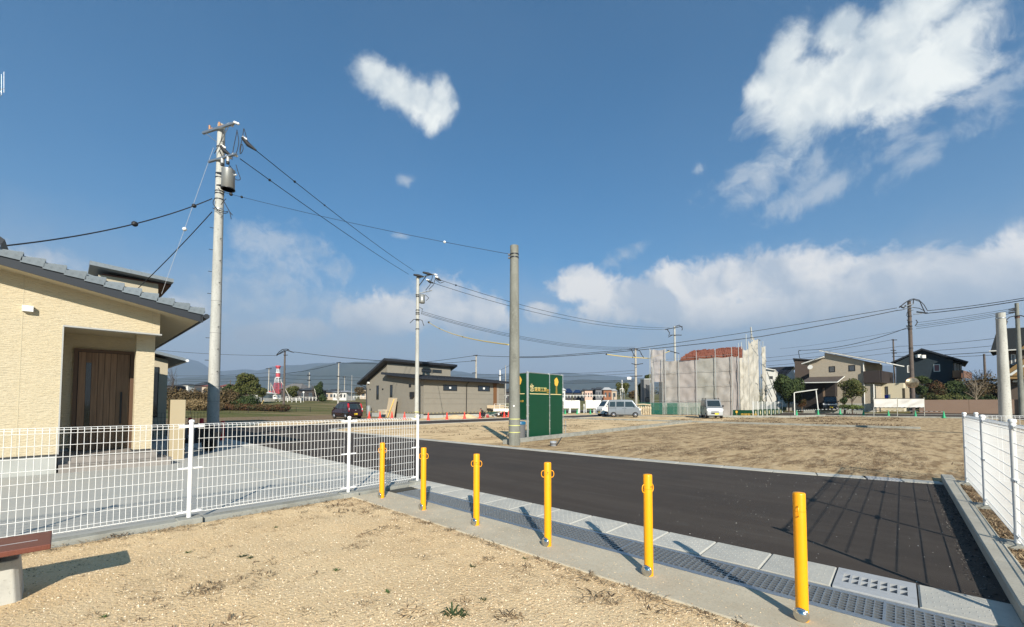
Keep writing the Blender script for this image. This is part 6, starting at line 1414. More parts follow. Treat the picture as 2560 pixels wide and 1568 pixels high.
pxbox('white_house', 52, 142, 765, 1100, 66, 6, pm('white_wall', (.62, .60, .54), .8), 'plain white house right of the scaffold sheets', roof=[(46, 745), (146, 766), (146, 772), (46, 756)], rmat=wtrim, wins=((84, 824, 102, 848), (104, 824, 120, 850)))
# navy house
nv = pm('navy_siding', (.014, .026, .034), .8, layers=[(3, 3, .4, .6, (.011, .02, .027), .5)], bump=[(6, .4, .03, (.3, .3, 6))])
NP = AY(2400, 1000, 60); NF = Face(AY(2380, 1000, 58), (.70, -.72)); nh = thing('navy_house', base_at(2330, 59), 'dark navy gabled house with wooden balcony box', 'house')
pol(NF, [(1270, 1120), (1270, 692), (1510, 582), (1800, 668), (1800, 1120)], 8, nv, nh, 'wall'); pol(NF, [(1800, 1120), (1800, 668), (1888, 690), (1888, 1120)], 8, nv, nh, 'side_wall', -1.5)
for nm, pts in (('roof', [(1220, 697), (1510, 566), (1510, 582), (1226, 708)]), ('roof', [(1510, 566), (1946, 690), (1938, 702), (1510, 582)])): pol(NF, pts, 8.6, pm('navy_roof', (.012, .016, .022), .6), nh, nm, .6)
for q in ((1372, 724, 1411, 790), (1618, 714, 1682, 780)): NF.window(nh, *c6(*q[:2]), *c6(*q[2:]), fmat=wtrim, gmat=pm('lace_window', (.22, .20, .18), .3) if q[0] < 1500 else pm('red_window', (.16, .05, .06), .3), fw=.09)
NS = Face(NF.W(0, 0, -1.48), NF.d)
for q in ((1806, 705, 1836, 768), (1840, 712, 1858, 768), (1864, 718, 1884, 768)): NS.window(nh, *c6(*q[:2]), *c6(*q[2:]), fmat=wtrim, gmat=gwin, fw=.06)
m = MB(); NF.poly(m, [c6(1796, 840), c6(1796, 772), c6(1890, 768), c6(1890, 840)], -1.4, .6); obj('balcony', m, pm('balcony_wood', (.26, .13, .06), .6, layers=[(4, 4, .4, .6, (.2, .1, .045), .6, (.3, .3, 5))]), nh)
NB = Face(NF.W(NF.hit(*c6(1890, 800))[0], 0, .6), (1, .9)); m = MB(); NB.poly(m, [c6(1890, 838), c6(1890, 768), c6(1980, 792), c6(1980, 850)], -.1, 0); obj('balcony_side', m, pm('balcony_wood2', (.17, .08, .04), .6), nh)
for (x, y) in ((1478, 640), (1520, 645)): m = MB(); q = NF.W(*NF.hit(*c6(x, y)), .3); m.box(q.x-.25, q.x+.25, q.y-.2, q.y+.2, q.z-.2, q.z+.25); obj('wall_lamp', m, wtrim, nh)
# right-hand house with tan gables
RH = Face(AY(2530, 1000, 52), (.63, -.78)); rh = thing('tan_gable_house', base_at(2540, 52), 'brown house with tan gables and dark roof behind the right poles', 'house'); tanm = pm('tan_trim', (.26, .16, .06), .7); bw2 = pm('taupe_brown_wall', (.10, .075, .058), .85)
def c8(x, y): return (2430 + x/6.86, 840 + y/6.86)
def polR(pts, b, mat, name, off=0, f=c8): m = MB(); RH.poly(m, [f(*p) for p in pts], -b, off); return obj(name, m, mat, rh)
polR([(470, 1240), (470, 285), (1100, 250), (1100, 1240)], 8, bw2, 'wall'); polR([(318, 285), (440, -110), (1100, -140), (1100, 225), (480, 240)], 6, pm('dark_slate', (.018, .022, .024), .7), 'roof', .9)
polR([(300, 262), (1100, 222), (1100, 238), (300, 280)], .2, wtrim, 'gutter_pipe', 1.05)
polR([(815, 240), (1000, 90), (1100, 160), (1100, 240)], .3, tanm, 'gable', 1.1); polR([(560, 640), (760, 470), (1100, 440), (1100, 640)], .3, pm('pent_dark', (.035, .035, .035), .7), 'pent_roof', 1.0)
polR([(600, 690), (600, 610), (1000, 330), (1100, 330), (1100, 690)], .3, tanm, 'gable', 1.3); polR([(560, 745), (560, 705), (1100, 705), (1100, 745)], .3, tanm, 'beam', 1.35); polR([(650, 690), (650, 660), (900, 505), (900, 535), (690, 685)], .2, wtrim, 'rake_trim', 1.45)
RH.window(rh, *c8(665, 318), *c8(755, 492), fmat=wtrim, gmat=gwin, mull=0, fw=.08); m = MB(); RH.rect(m, *c8(700, 768), *c8(780, 795), 0, .8); obj('awning', m, wtrim, rh); RH.window(rh, *c8(870, 810), *c8(960, 980), fmat=wtrim, gmat=gwin)
pxbox('grey_shed', 1990, 2190, 905, 1100, 60, 3, pm('shed_grey', (.16, .17, .17), .8), 'low grey shed between bare trees and the right house', 'shed', f=lambda x, y: c6(x+20, y), roof=[(1960, 862), (2215, 848), (2215, 858), (1962, 872)], rmat=darkmetal)
# long brown garden wall, in cast sections
gw = thing('garden_wall', R(69, 0, .3), 'long plain brown wall beyond the back street on the right', 'wall'); GW = Face(R(69.0, 0, 0), (-UX, -UY)); gwm = pm('wall_brown', (.215, .145, .105), .9, layers=[(.8, 5, .4, .7, (.19, .125, .09), .6)], bump=[(30, .3, .01)])
a0_, zt_ = GW.hit(2297, 1000); L_ = 4.0
for i in range(8): m = MB(); GW.poly(m, [(a0_+L_*i+.01, .0), (a0_+L_*(i+1)-.01, .0), (a0_+L_*(i+1)-.01, zt_), (a0_+L_*i+.01, zt_)], -.15, 0, raw=True); obj('wall_section', m, gwm, gw)
m = MB(); GW.poly(m, [(a0_, .02), (a0_+32, .02), (a0_+32, .38), (a0_, .38)], 0, .03, raw=True); obj('base_course', m, pm('base_dark', (.05, .04, .035), .9), gw)
lb = low_wall('planter_wall', [(68.8, 9.5), (68.8, 3.2)], .25, .62, 'low pale wall in front of the cream house garden')
# white banner on poles
FWb = Face(AY(2184, 1020, 46.5), (1, -.12)); wbn = thing('banner', base_at(2247, 46.3), 'long white cloth banner between three poles over the green cones', 'banner')
for (x0, x1, sd_) in ((1062, 1281, 3), (1285, 1534, 9)):
    aA, zA = FWb.hit(*c6(x0, 1036)); aB, zB = FWb.hit(*c6(x1, 1114)); nx, nz_ = 16, 7; vs = []
    for j in range(nz_+1):
        for i in range(nx+1):
            a = aA + (aB-aA)*i/nx; z = zB + (zA-zB)*j/nz_; w_ = mnoise.fractal(Vector((a*1.1-z*1.4, z*1.2, sd_)), 1, 2, 3)*.14; vs.append(FWb.W(a, z + (.03*math.sin(i*2.1) if j in (0,) else 0), w_*(0 if i in (0, nx) else 1)))
    m = MB(); m.add(vs, [(j*(nx+1)+i, j*(nx+1)+i+1, (j+1)*(nx+1)+i+1, (j+1)*(nx+1)+i) for j in range(nz_) for i in range(nx)], True); obj('cloth', m, pm('banner_cloth', (.50, .48, .44), .8), wbn)
for x in (1063, 1283, 1536): a, z = FWb.hit(*c6(x, 1022)); m = MB(); m.cyl(FWb.W(a, -.05, -.1), FWb.W(a, z, -.1), .035, n=6); obj('pole', m, pm('pole_cream', (.42, .40, .34), .6), wbn)
for y in (1032, 1118): a, z = FWb.hit(*c6(1045, y)); a_, _ = FWb.hit(*c6(1552, y)); m = MB(); m.cyl(FWb.W(a, z, -.14), FWb.W(a_, z, -.14), .028, n=6); obj('rail', m, darkmetal, wbn)
for i, (x, y, r_) in enumerate(((1180, 1018, .16), (1205, 1014, .12))): q = AY(*c6(x, y+14), 52); m = MB(Matrix.Translation(q)); m.lathe([(r_, 0), (r_*1.1, .15), (r_*1.1, .45)], n=10); obj('bucket', m, pm('bucket_blue', (.01, .03, .30), .5) if i == 0 else wtrim, None, ('blue' if i == 0 else 'white') + ' bucket behind the top of the white banner', 'bucket', org=q)
lw = thing('laundry', AY(*c6(1290, 1010), 56), 'dark laundry hanging between the cream and navy houses', 'laundry')
for i in range(6): q0 = AY(*c6(1215+22*i, 938), 56.5); m = MB(); m.box(q0.x, q0.x+.32, q0.y, q0.y+.05, q0.z-1.2-.2*(i % 2), q0.z); obj('garment', m, pm('garment_navy', (.008, .010, .022), .9) if i % 3 else pm('garment_black', (.012, .012, .012), .9), lw)
m = MB(); m.tube([AY(*c6(1200, 930), 56.5), AY(*c6(1245, 905), 56.5), AY(*c6(1310, 893), 56.5), AY(*c6(1345, 910), 56.5), AY(*c6(1348, 1030), 56.5)], .04, 5); obj('rail', m, wtrim, lw)
sb = thing('street_cabinet', base_at(2271, 52), 'tall beige cabinet beside the brown street pole', 'cabinet'); Fc = Face(AY(2271, 1000, 52), (1, -.2)); m = MB(); Fc.rect(m, *c6(1352, 935), *c6(1400, 1120), -.5, 0); obj('cabinet_body', m, pm('cabinet_beige', (.30, .25, .17), .7), sb)

# ------------------------------------------------------------------ trees and shrubs
bark = pm('bark', (.075, .055, .04), .95, layers=[(6, 5, .45, .65, (.12, .095, .075), .7)], bump=[(14, .6, .03)])
def leafmat(name, c, c2_, c3=None):
    l = [(1.3, 4, .44, .58, c2_, .85)]
    if c3: l.append((3.5, 4, .56, .68, c3, .8))
    m = pm(name, c, .75, layers=l, spec=.25); return m
LM = {'dark': leafmat('leaf_dark', (.030, .048, .016), (.055, .075, .022)), 'olive': leafmat('leaf_olive', (.060, .072, .020), (.10, .105, .030), (.14, .085, .03)), 'bright': leafmat('leaf_bright', (.075, .105, .028), (.11, .14, .035), (.18, .16, .04)),
      'brown': leafmat('leaf_brown', (.075, .052, .025), (.13, .09, .042), (.05, .06, .02)), 'rust': leafmat('leaf_rust', (.09, .045, .02), (.04, .05, .018), (.15, .06, .025)), 'straw': leafmat('leaf_straw', (.24, .17, .085), (.15, .105, .05), (.30, .23, .12))}
def crown_mesh(lobes, n, size, seed, flat=0.0, up=0.0):
    rnd = random.Random(seed); m = MB(); tot = sum(l[3]*l[4]*l[5] for l in lobes)**1
    for (cx, cy, cz, rx, ry, rz_) in lobes:
        k = int(n * (rx*ry*rz_) / sum(l[3]*l[4]*l[5] for l in lobes))
        vs = []; fs = []
        for i in range(k):
            while True:
                v = Vector((rnd.gauss(0, 1), rnd.gauss(0, 1), rnd.gauss(0, 1)))
                if v.length > .1: break
            v.normalize(); r_ = (.55 + .45*rnd.random()**.5) * (1 + .22*mnoise.noise(v*2.3 + Vector((seed, cx, cz)))); 
            if mnoise.noise(v*3.1 + Vector((seed*1.7, cy, 4))) < -.28: r_ *= .72
            p = Vector((cx + v.x*rx*r_, cy + v.y*ry*r_, cz + v.z*rz_*r_))
            nn = (v + Vector((rnd.gauss(0, .6), rnd.gauss(0, .6), rnd.gauss(0, .6)))).normalized(); a = nn.orthogonal().normalized(); b = nn.cross(a); th = rnd.random()*6.28; a, b = a*math.cos(th)+b*math.sin(th), b*math.cos(th)-a*math.sin(th)
            s_ = size*(.6+.8*rnd.random()); q = len(vs); vs += [p - a*s_, p - b*s_*.55, p + a*s_, p + b*s_*.55 + nn*s_*.2]; fs.append((q, q+1, q+2, q+3))
        m.add(vs, fs)
    return m
def tree(px, pw_, ptop, pbase, Y, label, mat='dark', n=2600, leaf=.16, lobes=7, seed=1, trunk=.25, name='tree', shape='round', group=None, zb=None):
    """crown drawn between ptop and pbase pixels at distance Y, pw_ pixels wide"""
    b = base_at(px, Y); zt_ = AY(px, ptop, Y).z; zc0 = AY(px, pbase, Y).z; 
    if zb is not None: b.z = zb
    zc0 = max(zc0, b.z + .05); W_ = pw_/F*Y/2; Hh = (zt_-zc0); rnd = random.Random(seed); root = thing(name, b, label, 'tree' if 'tree' in name else ('hedge' if 'hedge' in name else 'shrub'), group)
    ls = []
    if shape == 'round': ls.append((b.x, b.y, zc0+Hh*.5, W_*.62, W_*.62, Hh*.42))
    if shape == 'hedge': 
        k = lobes
        for i in range(k): ls.append((b.x - W_ + 2*W_*(i+.5)/k, b.y + rnd.uniform(-.4, .4), zc0+Hh*.42*rnd.uniform(.8, 1.1), W_/k*1.7, 1.3, Hh*.55*rnd.uniform(.75, 1.15)))
    else:
        for i in range(lobes):
            a = 2*math.pi*i/lobes + rnd.random(); rr_ = W_*(.45+.2*rnd.random()); h = rnd.uniform(.2, .85); sc_h = math.sqrt(max(.15, 1-(2*h-1)**2*.8))
            ls.append((b.x+math.cos(a)*rr_*sc_h, b.y+math.sin(a)*rr_*sc_h, zc0+Hh*h, W_*rnd.uniform(.32, .5), W_*rnd.uniform(.32, .5), Hh*rnd.uniform(.16, .26)))
    obj('crown', crown_mesh(ls, int(n*1.9), leaf*.74, seed), LM[mat], root)
    m = MB(); tr_ = max(.05, trunk*.5)
    if shape != 'hedge':
        m.tube([b - Vector((0,0,.1)), b + Vector((rnd.uniform(-.1, .1), 0, (zc0-b.z)*.6)), Vector((b.x, b.y, zc0+Hh*.3)), Vector((b.x+.1, b.y, zc0+Hh*.7))], [tr_, tr_*.8, tr_*.6, tr_*.25], 7)
        for l in ls[1:]: s0_ = Vector((b.x, b.y, b.z + (l[2]-b.z)*.55)); m.tube([s0_, s0_.lerp(Vector(l[:3]), .5)+Vector((0,0,-.1)), Vector(l[:3])], [tr_*.4, tr_*.25, tr_*.1], 5)
    else:
        for i in range(6): x = b.x-W_+2*W_*(i+.5)/6; m.tube([(x, b.y, b.z-.1), (x+.1, b.y, b.z+Hh*.5)], [.05, .02], 5)
    obj('trunk', m, bark, root); return root
tree(1971, 70, 936, 1014, 58, 'broad dark evergreen tree between the sheeted house and the carport', 'dark', 4200, .17, 9, 3)
tree(2130, 60, 944, 998, 52, 'small leaning broadleaf tree in front of the cream house', 'olive', 2200, .12, 9, 5, .16)
tree(2110, 18, 990, 1012, 51.5, 'dark low bush at the foot of the leaning broadleaf tree', 'dark', 500, .1, 3, 6, name='shrub'); tree(2124, 34, 1010, 1022, 51, 'yellow-green ground shrub below the leaning broadleaf tree', 'bright', 700, .1, 4, 7, name='shrub', shape='hedge')
tree(2306, 42, 938, 962, 54.5, 'layered dark pine beside the brown street pole', 'dark', 1500, .13, 6, 9, .2); tree(2303, 34, 962, 990, 54, 'lower layer pine bush under the dark pine', 'dark', 1000, .13, 5, 10, .2)
tree(2338, 46, 952, 1008, 53.5, 'rust-tinted dark shrub right of the pine', 'rust', 1700, .13, 7, 11, .15); tree(2388, 62, 944, 1006, 55, 'dark leafy tree under the wooden balcony', 'dark', 2400, .14, 8, 12, .2)
tree(2445, 84, 940, 1006, 54, 'half-bare brownish tree with pale twisted branches', 'brown', 1500, .13, 9, 13, .22); tree(2350, 80, 980, 1012, 53, 'low mixed shrubs above the brown wall, left part', 'olive', 1500, .12, 6, 14, name='shrub', shape='hedge'); tree(2420, 90, 985, 1012, 53.2, 'low dark shrubs above the brown wall, right part', 'dark', 1600, .12, 6, 15, name='shrub', shape='hedge')
tree(2490, 60, 955, 1005, 58, 'dark shrub mass behind the thick right pole', 'rust', 1300, .14, 6, 16, name='shrub')
tree(2005, 26, 998, 1020, 57, 'small rusty bush under the carport', 'rust', 400, .1, 3, 17, name='shrub')
def bare_tree(px, ptop, Y, label, w_=30, n=40, seed=1, mat=bark, name='bare_tree', thick=.05):
    b = base_at(px, Y); zt_ = AY(px, ptop, Y).z; rnd = random.Random(seed); root = thing(name, b, label, 'tree'); m = MB(); Hh = zt_-b.z; W_ = w_/F*Y/2
    m.tube([b, b + Vector((0, 0, Hh*.4)), b + Vector((.1, 0, Hh*.7))], [thick*2, thick*1.4, thick], 6); obj('trunk', m, mat, root); m = MB()
    for i in range(n):
        z0 = b.z + Hh*rnd.uniform(.2, .7); a = rnd.random()*6.28; r_ = W_*rnd.uniform(.4, 1); e = Vector((b.x+math.cos(a)*r_, b.y+math.sin(a)*r_, min(zt_, z0+Hh*rnd.uniform(.2, .5)))); s0_ = Vector((b.x, b.y, z0)); md = s0_.lerp(e, .5)+Vector((rnd.uniform(-.2, .2), 0, rnd.uniform(-.1, .2))); m.tube([s0_, md, e], [thick*.7, thick*.5, thick*.25], 4, caps=False)
        for k in range(3): f = md.lerp(e, rnd.random()); m.tube([f, f + Vector((rnd.uniform(-.5, .5), rnd.uniform(-.5, .5), rnd.uniform(.1, .6)))*Hh*.12], [thick*.35, thick*.2], 3, caps=False)
    obj('crown', m, mat, root); return root
bare_tree(2455, 925, 60, 'bare grey tree behind the half-bare brownish tree', 60, 60, 3, thick=.045); bare_tree(2440, 950, 52.5, 'pale twisted bare branches above the brown wall', 50, 30, 4, pm('pale_bark', (.22, .18, .13), .9), thick=.05)
# left side background
LBG = 'shrubs and trees along the far hedge'
tree(470, 110, 968, 1018, 58, 'brown dead hedge mass behind the gate pillar, left part', 'brown', 4200, .17, 7, 21, name='hedge', shape='hedge', group=LBG); tree(545, 90, 972, 1018, 59, 'brown dead hedge mass behind the near pole', 'brown', 3600, .17, 6, 22, name='hedge', shape='hedge', group=LBG)
tree(610, 70, 985, 1018, 60, 'dark green shrub hedge below the large evergreen', 'dark', 2600, .16, 5, 23, name='hedge', shape='hedge', group=LBG); tree(480, 130, 998, 1022, 55, 'straw-coloured dry growth along the hedge foot, left part', 'straw', 2600, .12, 8, 24, name='hedge', shape='hedge', group=LBG)
tree(628, 180, 1009, 1026, 58, 'low reddish trimmed hedge running to the old pole', 'rust', 4200, .12, 12, 25, name='hedge', shape='hedge', group=LBG)
tree(616, 78, 930, 990, 82, 'large rounded evergreen tree left of the red and white mast', 'olive', 4200, .22, 9, 26, .4, group=LBG); tree(570, 30, 962, 990, 84, 'dark small tree left of the large evergreen', 'dark', 700, .2, 4, 27, group=LBG)
tree(657, 26, 966, 994, 92, 'green shrub at the foot of the mast', 'olive', 900, .18, 4, 28, group=LBG); tree(731, 36, 962, 996, 105, 'green trees in front of the dark-roofed barn', 'olive', 1300, .2, 6, 29, group=LBG); tree(797, 30, 957, 992, 108, 'small round dark tree between barn and white houses', 'dark', 1400, .2, 6, 30, .3, group=LBG); tree(806, 28, 985, 1008, 100, 'low dark bush under the round dark tree', 'dark', 800, .18, 4, 31, name='shrub', group=LBG)
tree(898, 36, 967, 990, 150, 'brownish tree just left of the brown house', 'brown', 1000, .25, 5, 32, group=LBG); tree(1557, 42, 956, 990, 100, 'olive tree behind the side-on silver van', 'olive', 1600, .22, 6, 33, .3, group=LBG); tree(1582, 26, 975, 1000, 110, 'brown low tree right of the olive tree behind the van', 'brown', 800, .2, 4, 34, group=LBG); tree(1600, 10, 955, 1008, 64, 'narrow dark tree beside the sheeted shed', 'dark', 700, .15, 4, 35, group=LBG)
tree(1620, 20, 937, 960, 72, 'leafy treetop showing over the sheeted shed', 'olive', 500, .18, 4, 36, group=LBG)
bare_tree(432, 918, 62, 'bare twiggy tree behind the grey house eave', 34, 26, 5, thick=.03); bare_tree(846, 975, 96, 'bare small tree beside the pole behind the car', 26, 26, 6, thick=.06); bare_tree(783, 960, 112, 'bare brown tree left of the round dark tree', 20, 24, 7, thick=.05)
bar_ = lambda *a, **k: None
# far farmhouses
darkr = pm('far_dark_roof', (.045, .05, .055), .7); redr = pm('far_red_roof', (.20, .06, .045), .7); wht = pm('far_white', (.60, .58, .54), .8); tanw = pm('far_tan', (.42, .34, .26), .8); drkw = pm('far_dark_wall', (.05, .045, .045), .8)
def far_house(x0, x1, yt, ye, Y, label, wm=wht, rm=darkr, wins=1, hip=.22, ybx=None):
    xm = (x0+x1)/2; P_ = AY(xm, ye, Y); fc = Face(P_, (1, -.1)); b = base_at(xm, Y); t = thing('farmhouse', b, label, 'house', 'far houses across the fields'); a0_, ze = fc.hit(x0, ye); a1_, _ = fc.hit(x1, ye); zt_ = AY(xm, yt, Y).z; W_ = a1_-a0_
    m = MB(); fc.poly(m, [(a0_, b.z-1), (a1_, b.z-1), (a1_, ze), (a0_, ze)], -6, 0, raw=True); obj('wall', m, wm, t)
    m = MB(); o = .5; A = [fc.W(a0_-o, ze, o), fc.W(a1_+o, ze, o), fc.W(a1_+o, ze, -6-o), fc.W(a0_-o, ze, -6-o)]; r0, r1 = fc.W(a0_+W_*hip, zt_, -3), fc.W(a1_-W_*hip, zt_, -3)
    m.add(A+[r0, r1], [(0,1,5,4), (1,2,5), (2,3,4,5), (3,0,4), (3,2,1,0)]); obj('roof', m, rm, t)
    for i in range(wins): a = a0_+W_*(i+.5)/wins; m = MB(); hh = (ze-b.z); fc.poly(m, [(a-W_*.12/wins*2, b.z+hh*.35), (a+W_*.12/wins*2, b.z+hh*.35), (a+W_*.12/wins*2, b.z+hh*.75), (a-W_*.12/wins*2, b.z+hh*.75)], .0, .06, raw=True); obj('window', m, gwin, t)
    return t
for a in [(405, 428, 961, 965, 150, 'dark far roof at the left end of the brown hedge', drkw, darkr, 1), (440, 470, 959, 963, 190, 'white far house peeping over the brown hedge', wht, darkr, 2), (486, 506, 955, 963, 160, 'far house with dark pointed roof left of the near pole', drkw, darkr, 1), (505, 522, 960, 966, 150, 'far house with red roof left of the near pole', tanw, redr, 1), (548, 572, 960, 966, 175, 'far low house right of the near pole', tanw, redr, 1),
          (630, 644, 977, 983, 95, 'small white shed beside the large evergreen', wht, wht, 0), (704, 750, 958, 972, 118, 'long barn with pale sloping roof behind the old pole', drkw, pm('barn_roof', (.16, .15, .14), .7), 3), (748, 786, 968, 976, 115, 'low dark farmhouse right of the barn', drkw, darkr, 2), (812, 834, 972, 981, 135, 'white house with tan side left of the car pole', tanw, darkr, 2), (832, 866, 976, 981, 130, 'long white bungalow behind the car pole', wht, pm('far_grey_roof', (.25, .26, .27), .7), 4), (900, 916, 968, 974, 170, 'pale far house at the edge of the brown house', tanw, darkr, 1),
          (1256, 1273, 971, 980, 150, 'dark far house between thin poles left of the bare pole', drkw, darkr, 1), (1400, 1413, 970, 976, 170, 'white-gabled far house at the right edge of the green sign', wht, wht, 1), (1411, 1430, 971, 982, 185, 'far house with blue panelled roof, left one', drkw, solar, 2), (1435, 1453, 974, 982, 185, 'far house with blue panelled roof, right one', drkw, solar, 2), (1455, 1465, 972, 978, 175, 'dark roofed far house left of the pink one', tanw, darkr, 1), (1462, 1481, 973, 976, 165, 'pink-walled two-storey far house', pm('far_pink', (.55, .38, .30), .8), darkr, 3),
          (1480, 1490, 969, 975, 180, 'narrow dark far house right of the pink one', drkw, darkr, 1), (1489, 1509, 968, 974, 175, 'grey far house with dark upper storey', pm('far_grey', (.14, .14, .15), .8), darkr, 3), (1509, 1529, 968, 975, 160, 'far temple-like house with pale gable and orange-brown wall', pm('far_orange', (.24, .10, .05), .8), pm('far_pale_roof', (.45, .44, .42), .7), 2), (1529, 1542, 972, 977, 170, 'pale low far house right of the temple-like house', tanw, pm('far_pale_roof', (.45, .44, .42), .7), 1),
          (2205, 2222, 1000, 1006, 75, 'small pale shed glimpsed between the cream and navy houses', tanw, darkr, 0)]:
    far_house(*a[:6], wm=a[6], rm=a[7], wins=a[8])
# red and white mast
mt_ = thing('radio_mast', base_at(694, 235), 'red and white lattice radio mast beyond the fields', 'mast'); Y = 235
rdm = pm('mast_red', (.50, .07, .09), .6); wmm = pm('mast_white', (.65, .65, .65), .6)
def mz(y): return AY(694, y, Y).z
bx, by = mt_.location.x, Y
def lattice(y0, y1, w0, w1, mat, name):
    m = MB(); z0, z1 = mz(y0), mz(y1); k = 4
    for sx_ in (-1, 1):
        for sy_ in (-1, 1): m.cyl((bx+sx_*w0, by+sy_*w0, z0), (bx+sx_*w1, by+sy_*w1, z1), .16, n=4)
    for i in range(k):
        f0, f1 = i/k, (i+1)/k; wa, wb_ = w0+(w1-w0)*f0, w0+(w1-w0)*f1; za, zb_ = z0+(z1-z0)*f0, z0+(z1-z0)*f1
        for sg in (1, -1): m.cyl((bx-sg*wa, by-wa, za), (bx+sg*wb_, by-wb_, zb_), .10, n=4); m.cyl((bx-sg*wa, by+wa, za), (bx+sg*wb_, by+wb_, zb_), .10, n=4); m.cyl((bx-wa, by, za), (bx+wa, by, za), .10, n=4)
    obj(name, m, mat, mt_)
lattice(985, 973, 1.9, 1.6, rdm, 'lattice'); lattice(973, 957, 1.6, 1.25, rdm, 'lattice'); lattice(957, 944, 1.25, 1.0, wmm, 'lattice'); lattice(932, 922, .6, .5, wmm, 'lattice')
for (y0, y1, r_, mt2) in ((943, 933.5, 1.15, rdm), (933.5, 931.5, 1.35, wmm), (945.5, 943, 1.3, wmm), (922, 919, .9, rdm), (919, 914.5, 1.35, rdm)): m = MB(); m.lathe([(r_*.85, 0), (r_, .2), (r_, (mz(y1)-mz(y0))*.9), (r_*.9, mz(y1)-mz(y0))], (bx, by, mz(y0)), 10); obj('platform', m, mt2, mt_)
# rails, signs and small things in the fields
def rail_fence(x0, x1, yt0, yt1, yb0, yb1, Y0, Y1, n, label, rails=3, mat=wtrim):
    A, B = AY(x0, yb0, Y0), AY(x1, yb1, Y1); t = thing('rail_fence', A, label, 'fence'); 
    for i in range(n+1): p = A.lerp(B, i/n); h = AY(x0+(x1-x0)*i/n, yt0+(yt1-yt0)*i/n, p.y).z - p.z; m = MB(); m.cyl(p-Vector((0,0,.4)), p+Vector((0,0,h)), .09, n=5); obj('post', m, mat, t)
    hA, hB = AY(x0, yt0, Y0).z-A.z, AY(x1, yt1, Y1).z-B.z
    for k in range(rails): f = (k+1)/rails*.92; m = MB(); m.cyl(A+Vector((0,0,hA*f)), B+Vector((0,0,hB*f)), .045, n=4); obj('rail', m, mat, t)
rail_fence(659, 708, 994, 995, 1001, 1004, 104, 98, 6, 'white rail fence at the foot of the mast, left run'); rail_fence(708, 752, 995, 996, 1004, 1004, 98, 96, 4, 'white rail fence right of the old pole', 3); rail_fence(715, 790, 991, 993, 998, 998, 112, 110, 9, 'thin white fence in front of the barn', 2)
rail_fence(884, 916, 990, 990, 993, 993, 130, 130, 4, 'white guardrail left of the brown house', 2); rail_fence(1252, 1274, 988, 988, 991, 991, 130, 130, 3, 'white guardrail left of the bare pole', 2); rail_fence(1402, 1514, 987.5, 987.5, 991, 991, 140, 140, 14, 'long white guardrail in front of the far houses', 3)
rs = thing('road_sign', base_at(675, 100), 'round red and white no-entry sign near the mast', 'sign'); q = AY(675, 981, 100); m = MB(); m.cyl((q.x, q.y+.05, q.z-3.5), (q.x, q.y+.05, q.z+.3), .06, n=6); obj('post', m, wtrim, rs); m = MB(); m.cyl(q+Vector((0,-.05,0)), q, .33, n=18); obj('disc', m, rdm, rs); m = MB(); m.box(q.x-.25, q.x+.25, q.y-.07, q.y-.052, q.z-.05, q.z+.05); obj('bar', m, wtrim, rs)
rs = thing('road_sign', base_at(759, 100), 'small round white road sign right of the rail fence', 'sign'); q = AY(759, 981, 100); m = MB(); m.cyl((q.x, q.y+.05, q.z-2.5), (q.x, q.y+.05, q.z+.2), .05, n=6); obj('post', m, wtrim, rs); m = MB(); m.cyl(q+Vector((0,-.05,0)), q, .22, n=14); obj('disc', m, wtrim, rs)
for i, (a, b, r_, lab) in enumerate([((679, 962), (693, 998), .09, 'pale leaning stay pole left of the mast'), ((704, 955), (726, 997), .09, 'pale leaning stay pole right of the old pole'), ((650, 1019), (659, 1001), .10, 'short yellow leaning stay guard on the hedge'), ((786, 972), (792, 998), .08, 'thin leaning stay pole by the round dark tree')]):
    q0, q1 = AY(*a, 97-20*(i == 2)), AY(*b, 96-20*(i == 2)); m = MB(); m.cyl(q0, q1, r_, n=6); obj('stay_pole', m, pm('stay_cream', (.55, .42, .2), .6) if i == 2 else pole_pale, None, lab, 'stay pole', org=q0)
wc = thing('parked_truck', base_at(687, 98), 'tiny white truck cab behind the rail fence by the mast', 'truck'); Fw = Face(AY(687, 994, 99), (1, 0)); m = MB(); Fw.poly(m, [(682, 998), (682, 989), (684, 987.5), (691, 987.5), (692, 998)], -2, 0); obj('cab', m, wtrim, wc, bev=.05); m = MB(); Fw.rect(m, 684, 989.5, 690.5, 992.5, 0, .03); obj('windscreen', m, glassw, wc)
pc = thing('pipe_crane', base_at(1556, 66), 'white A-frame and pipe rising behind the side-on silver van', 'frame')
for a, b, r_ in (((1550, 972), (1553, 1000), .05), ((1559, 972), (1562, 1000), .05), ((1550, 972), (1559, 972), .05), ((1555, 950), (1556, 1000), .07), ((1534, 985), (1534, 1000), .07), ((1552, 985), (1561, 985), .03)): m = MB(); m.cyl(AY(*a, 66), AY(*b, 66), r_, n=6); obj('tube', m, wtrim, pc)
small_fence('garden_fence', -2, 58.5, 24, 61.5, 1.0, 'black wire fence along the foot of the far hedge', pitch=.3)
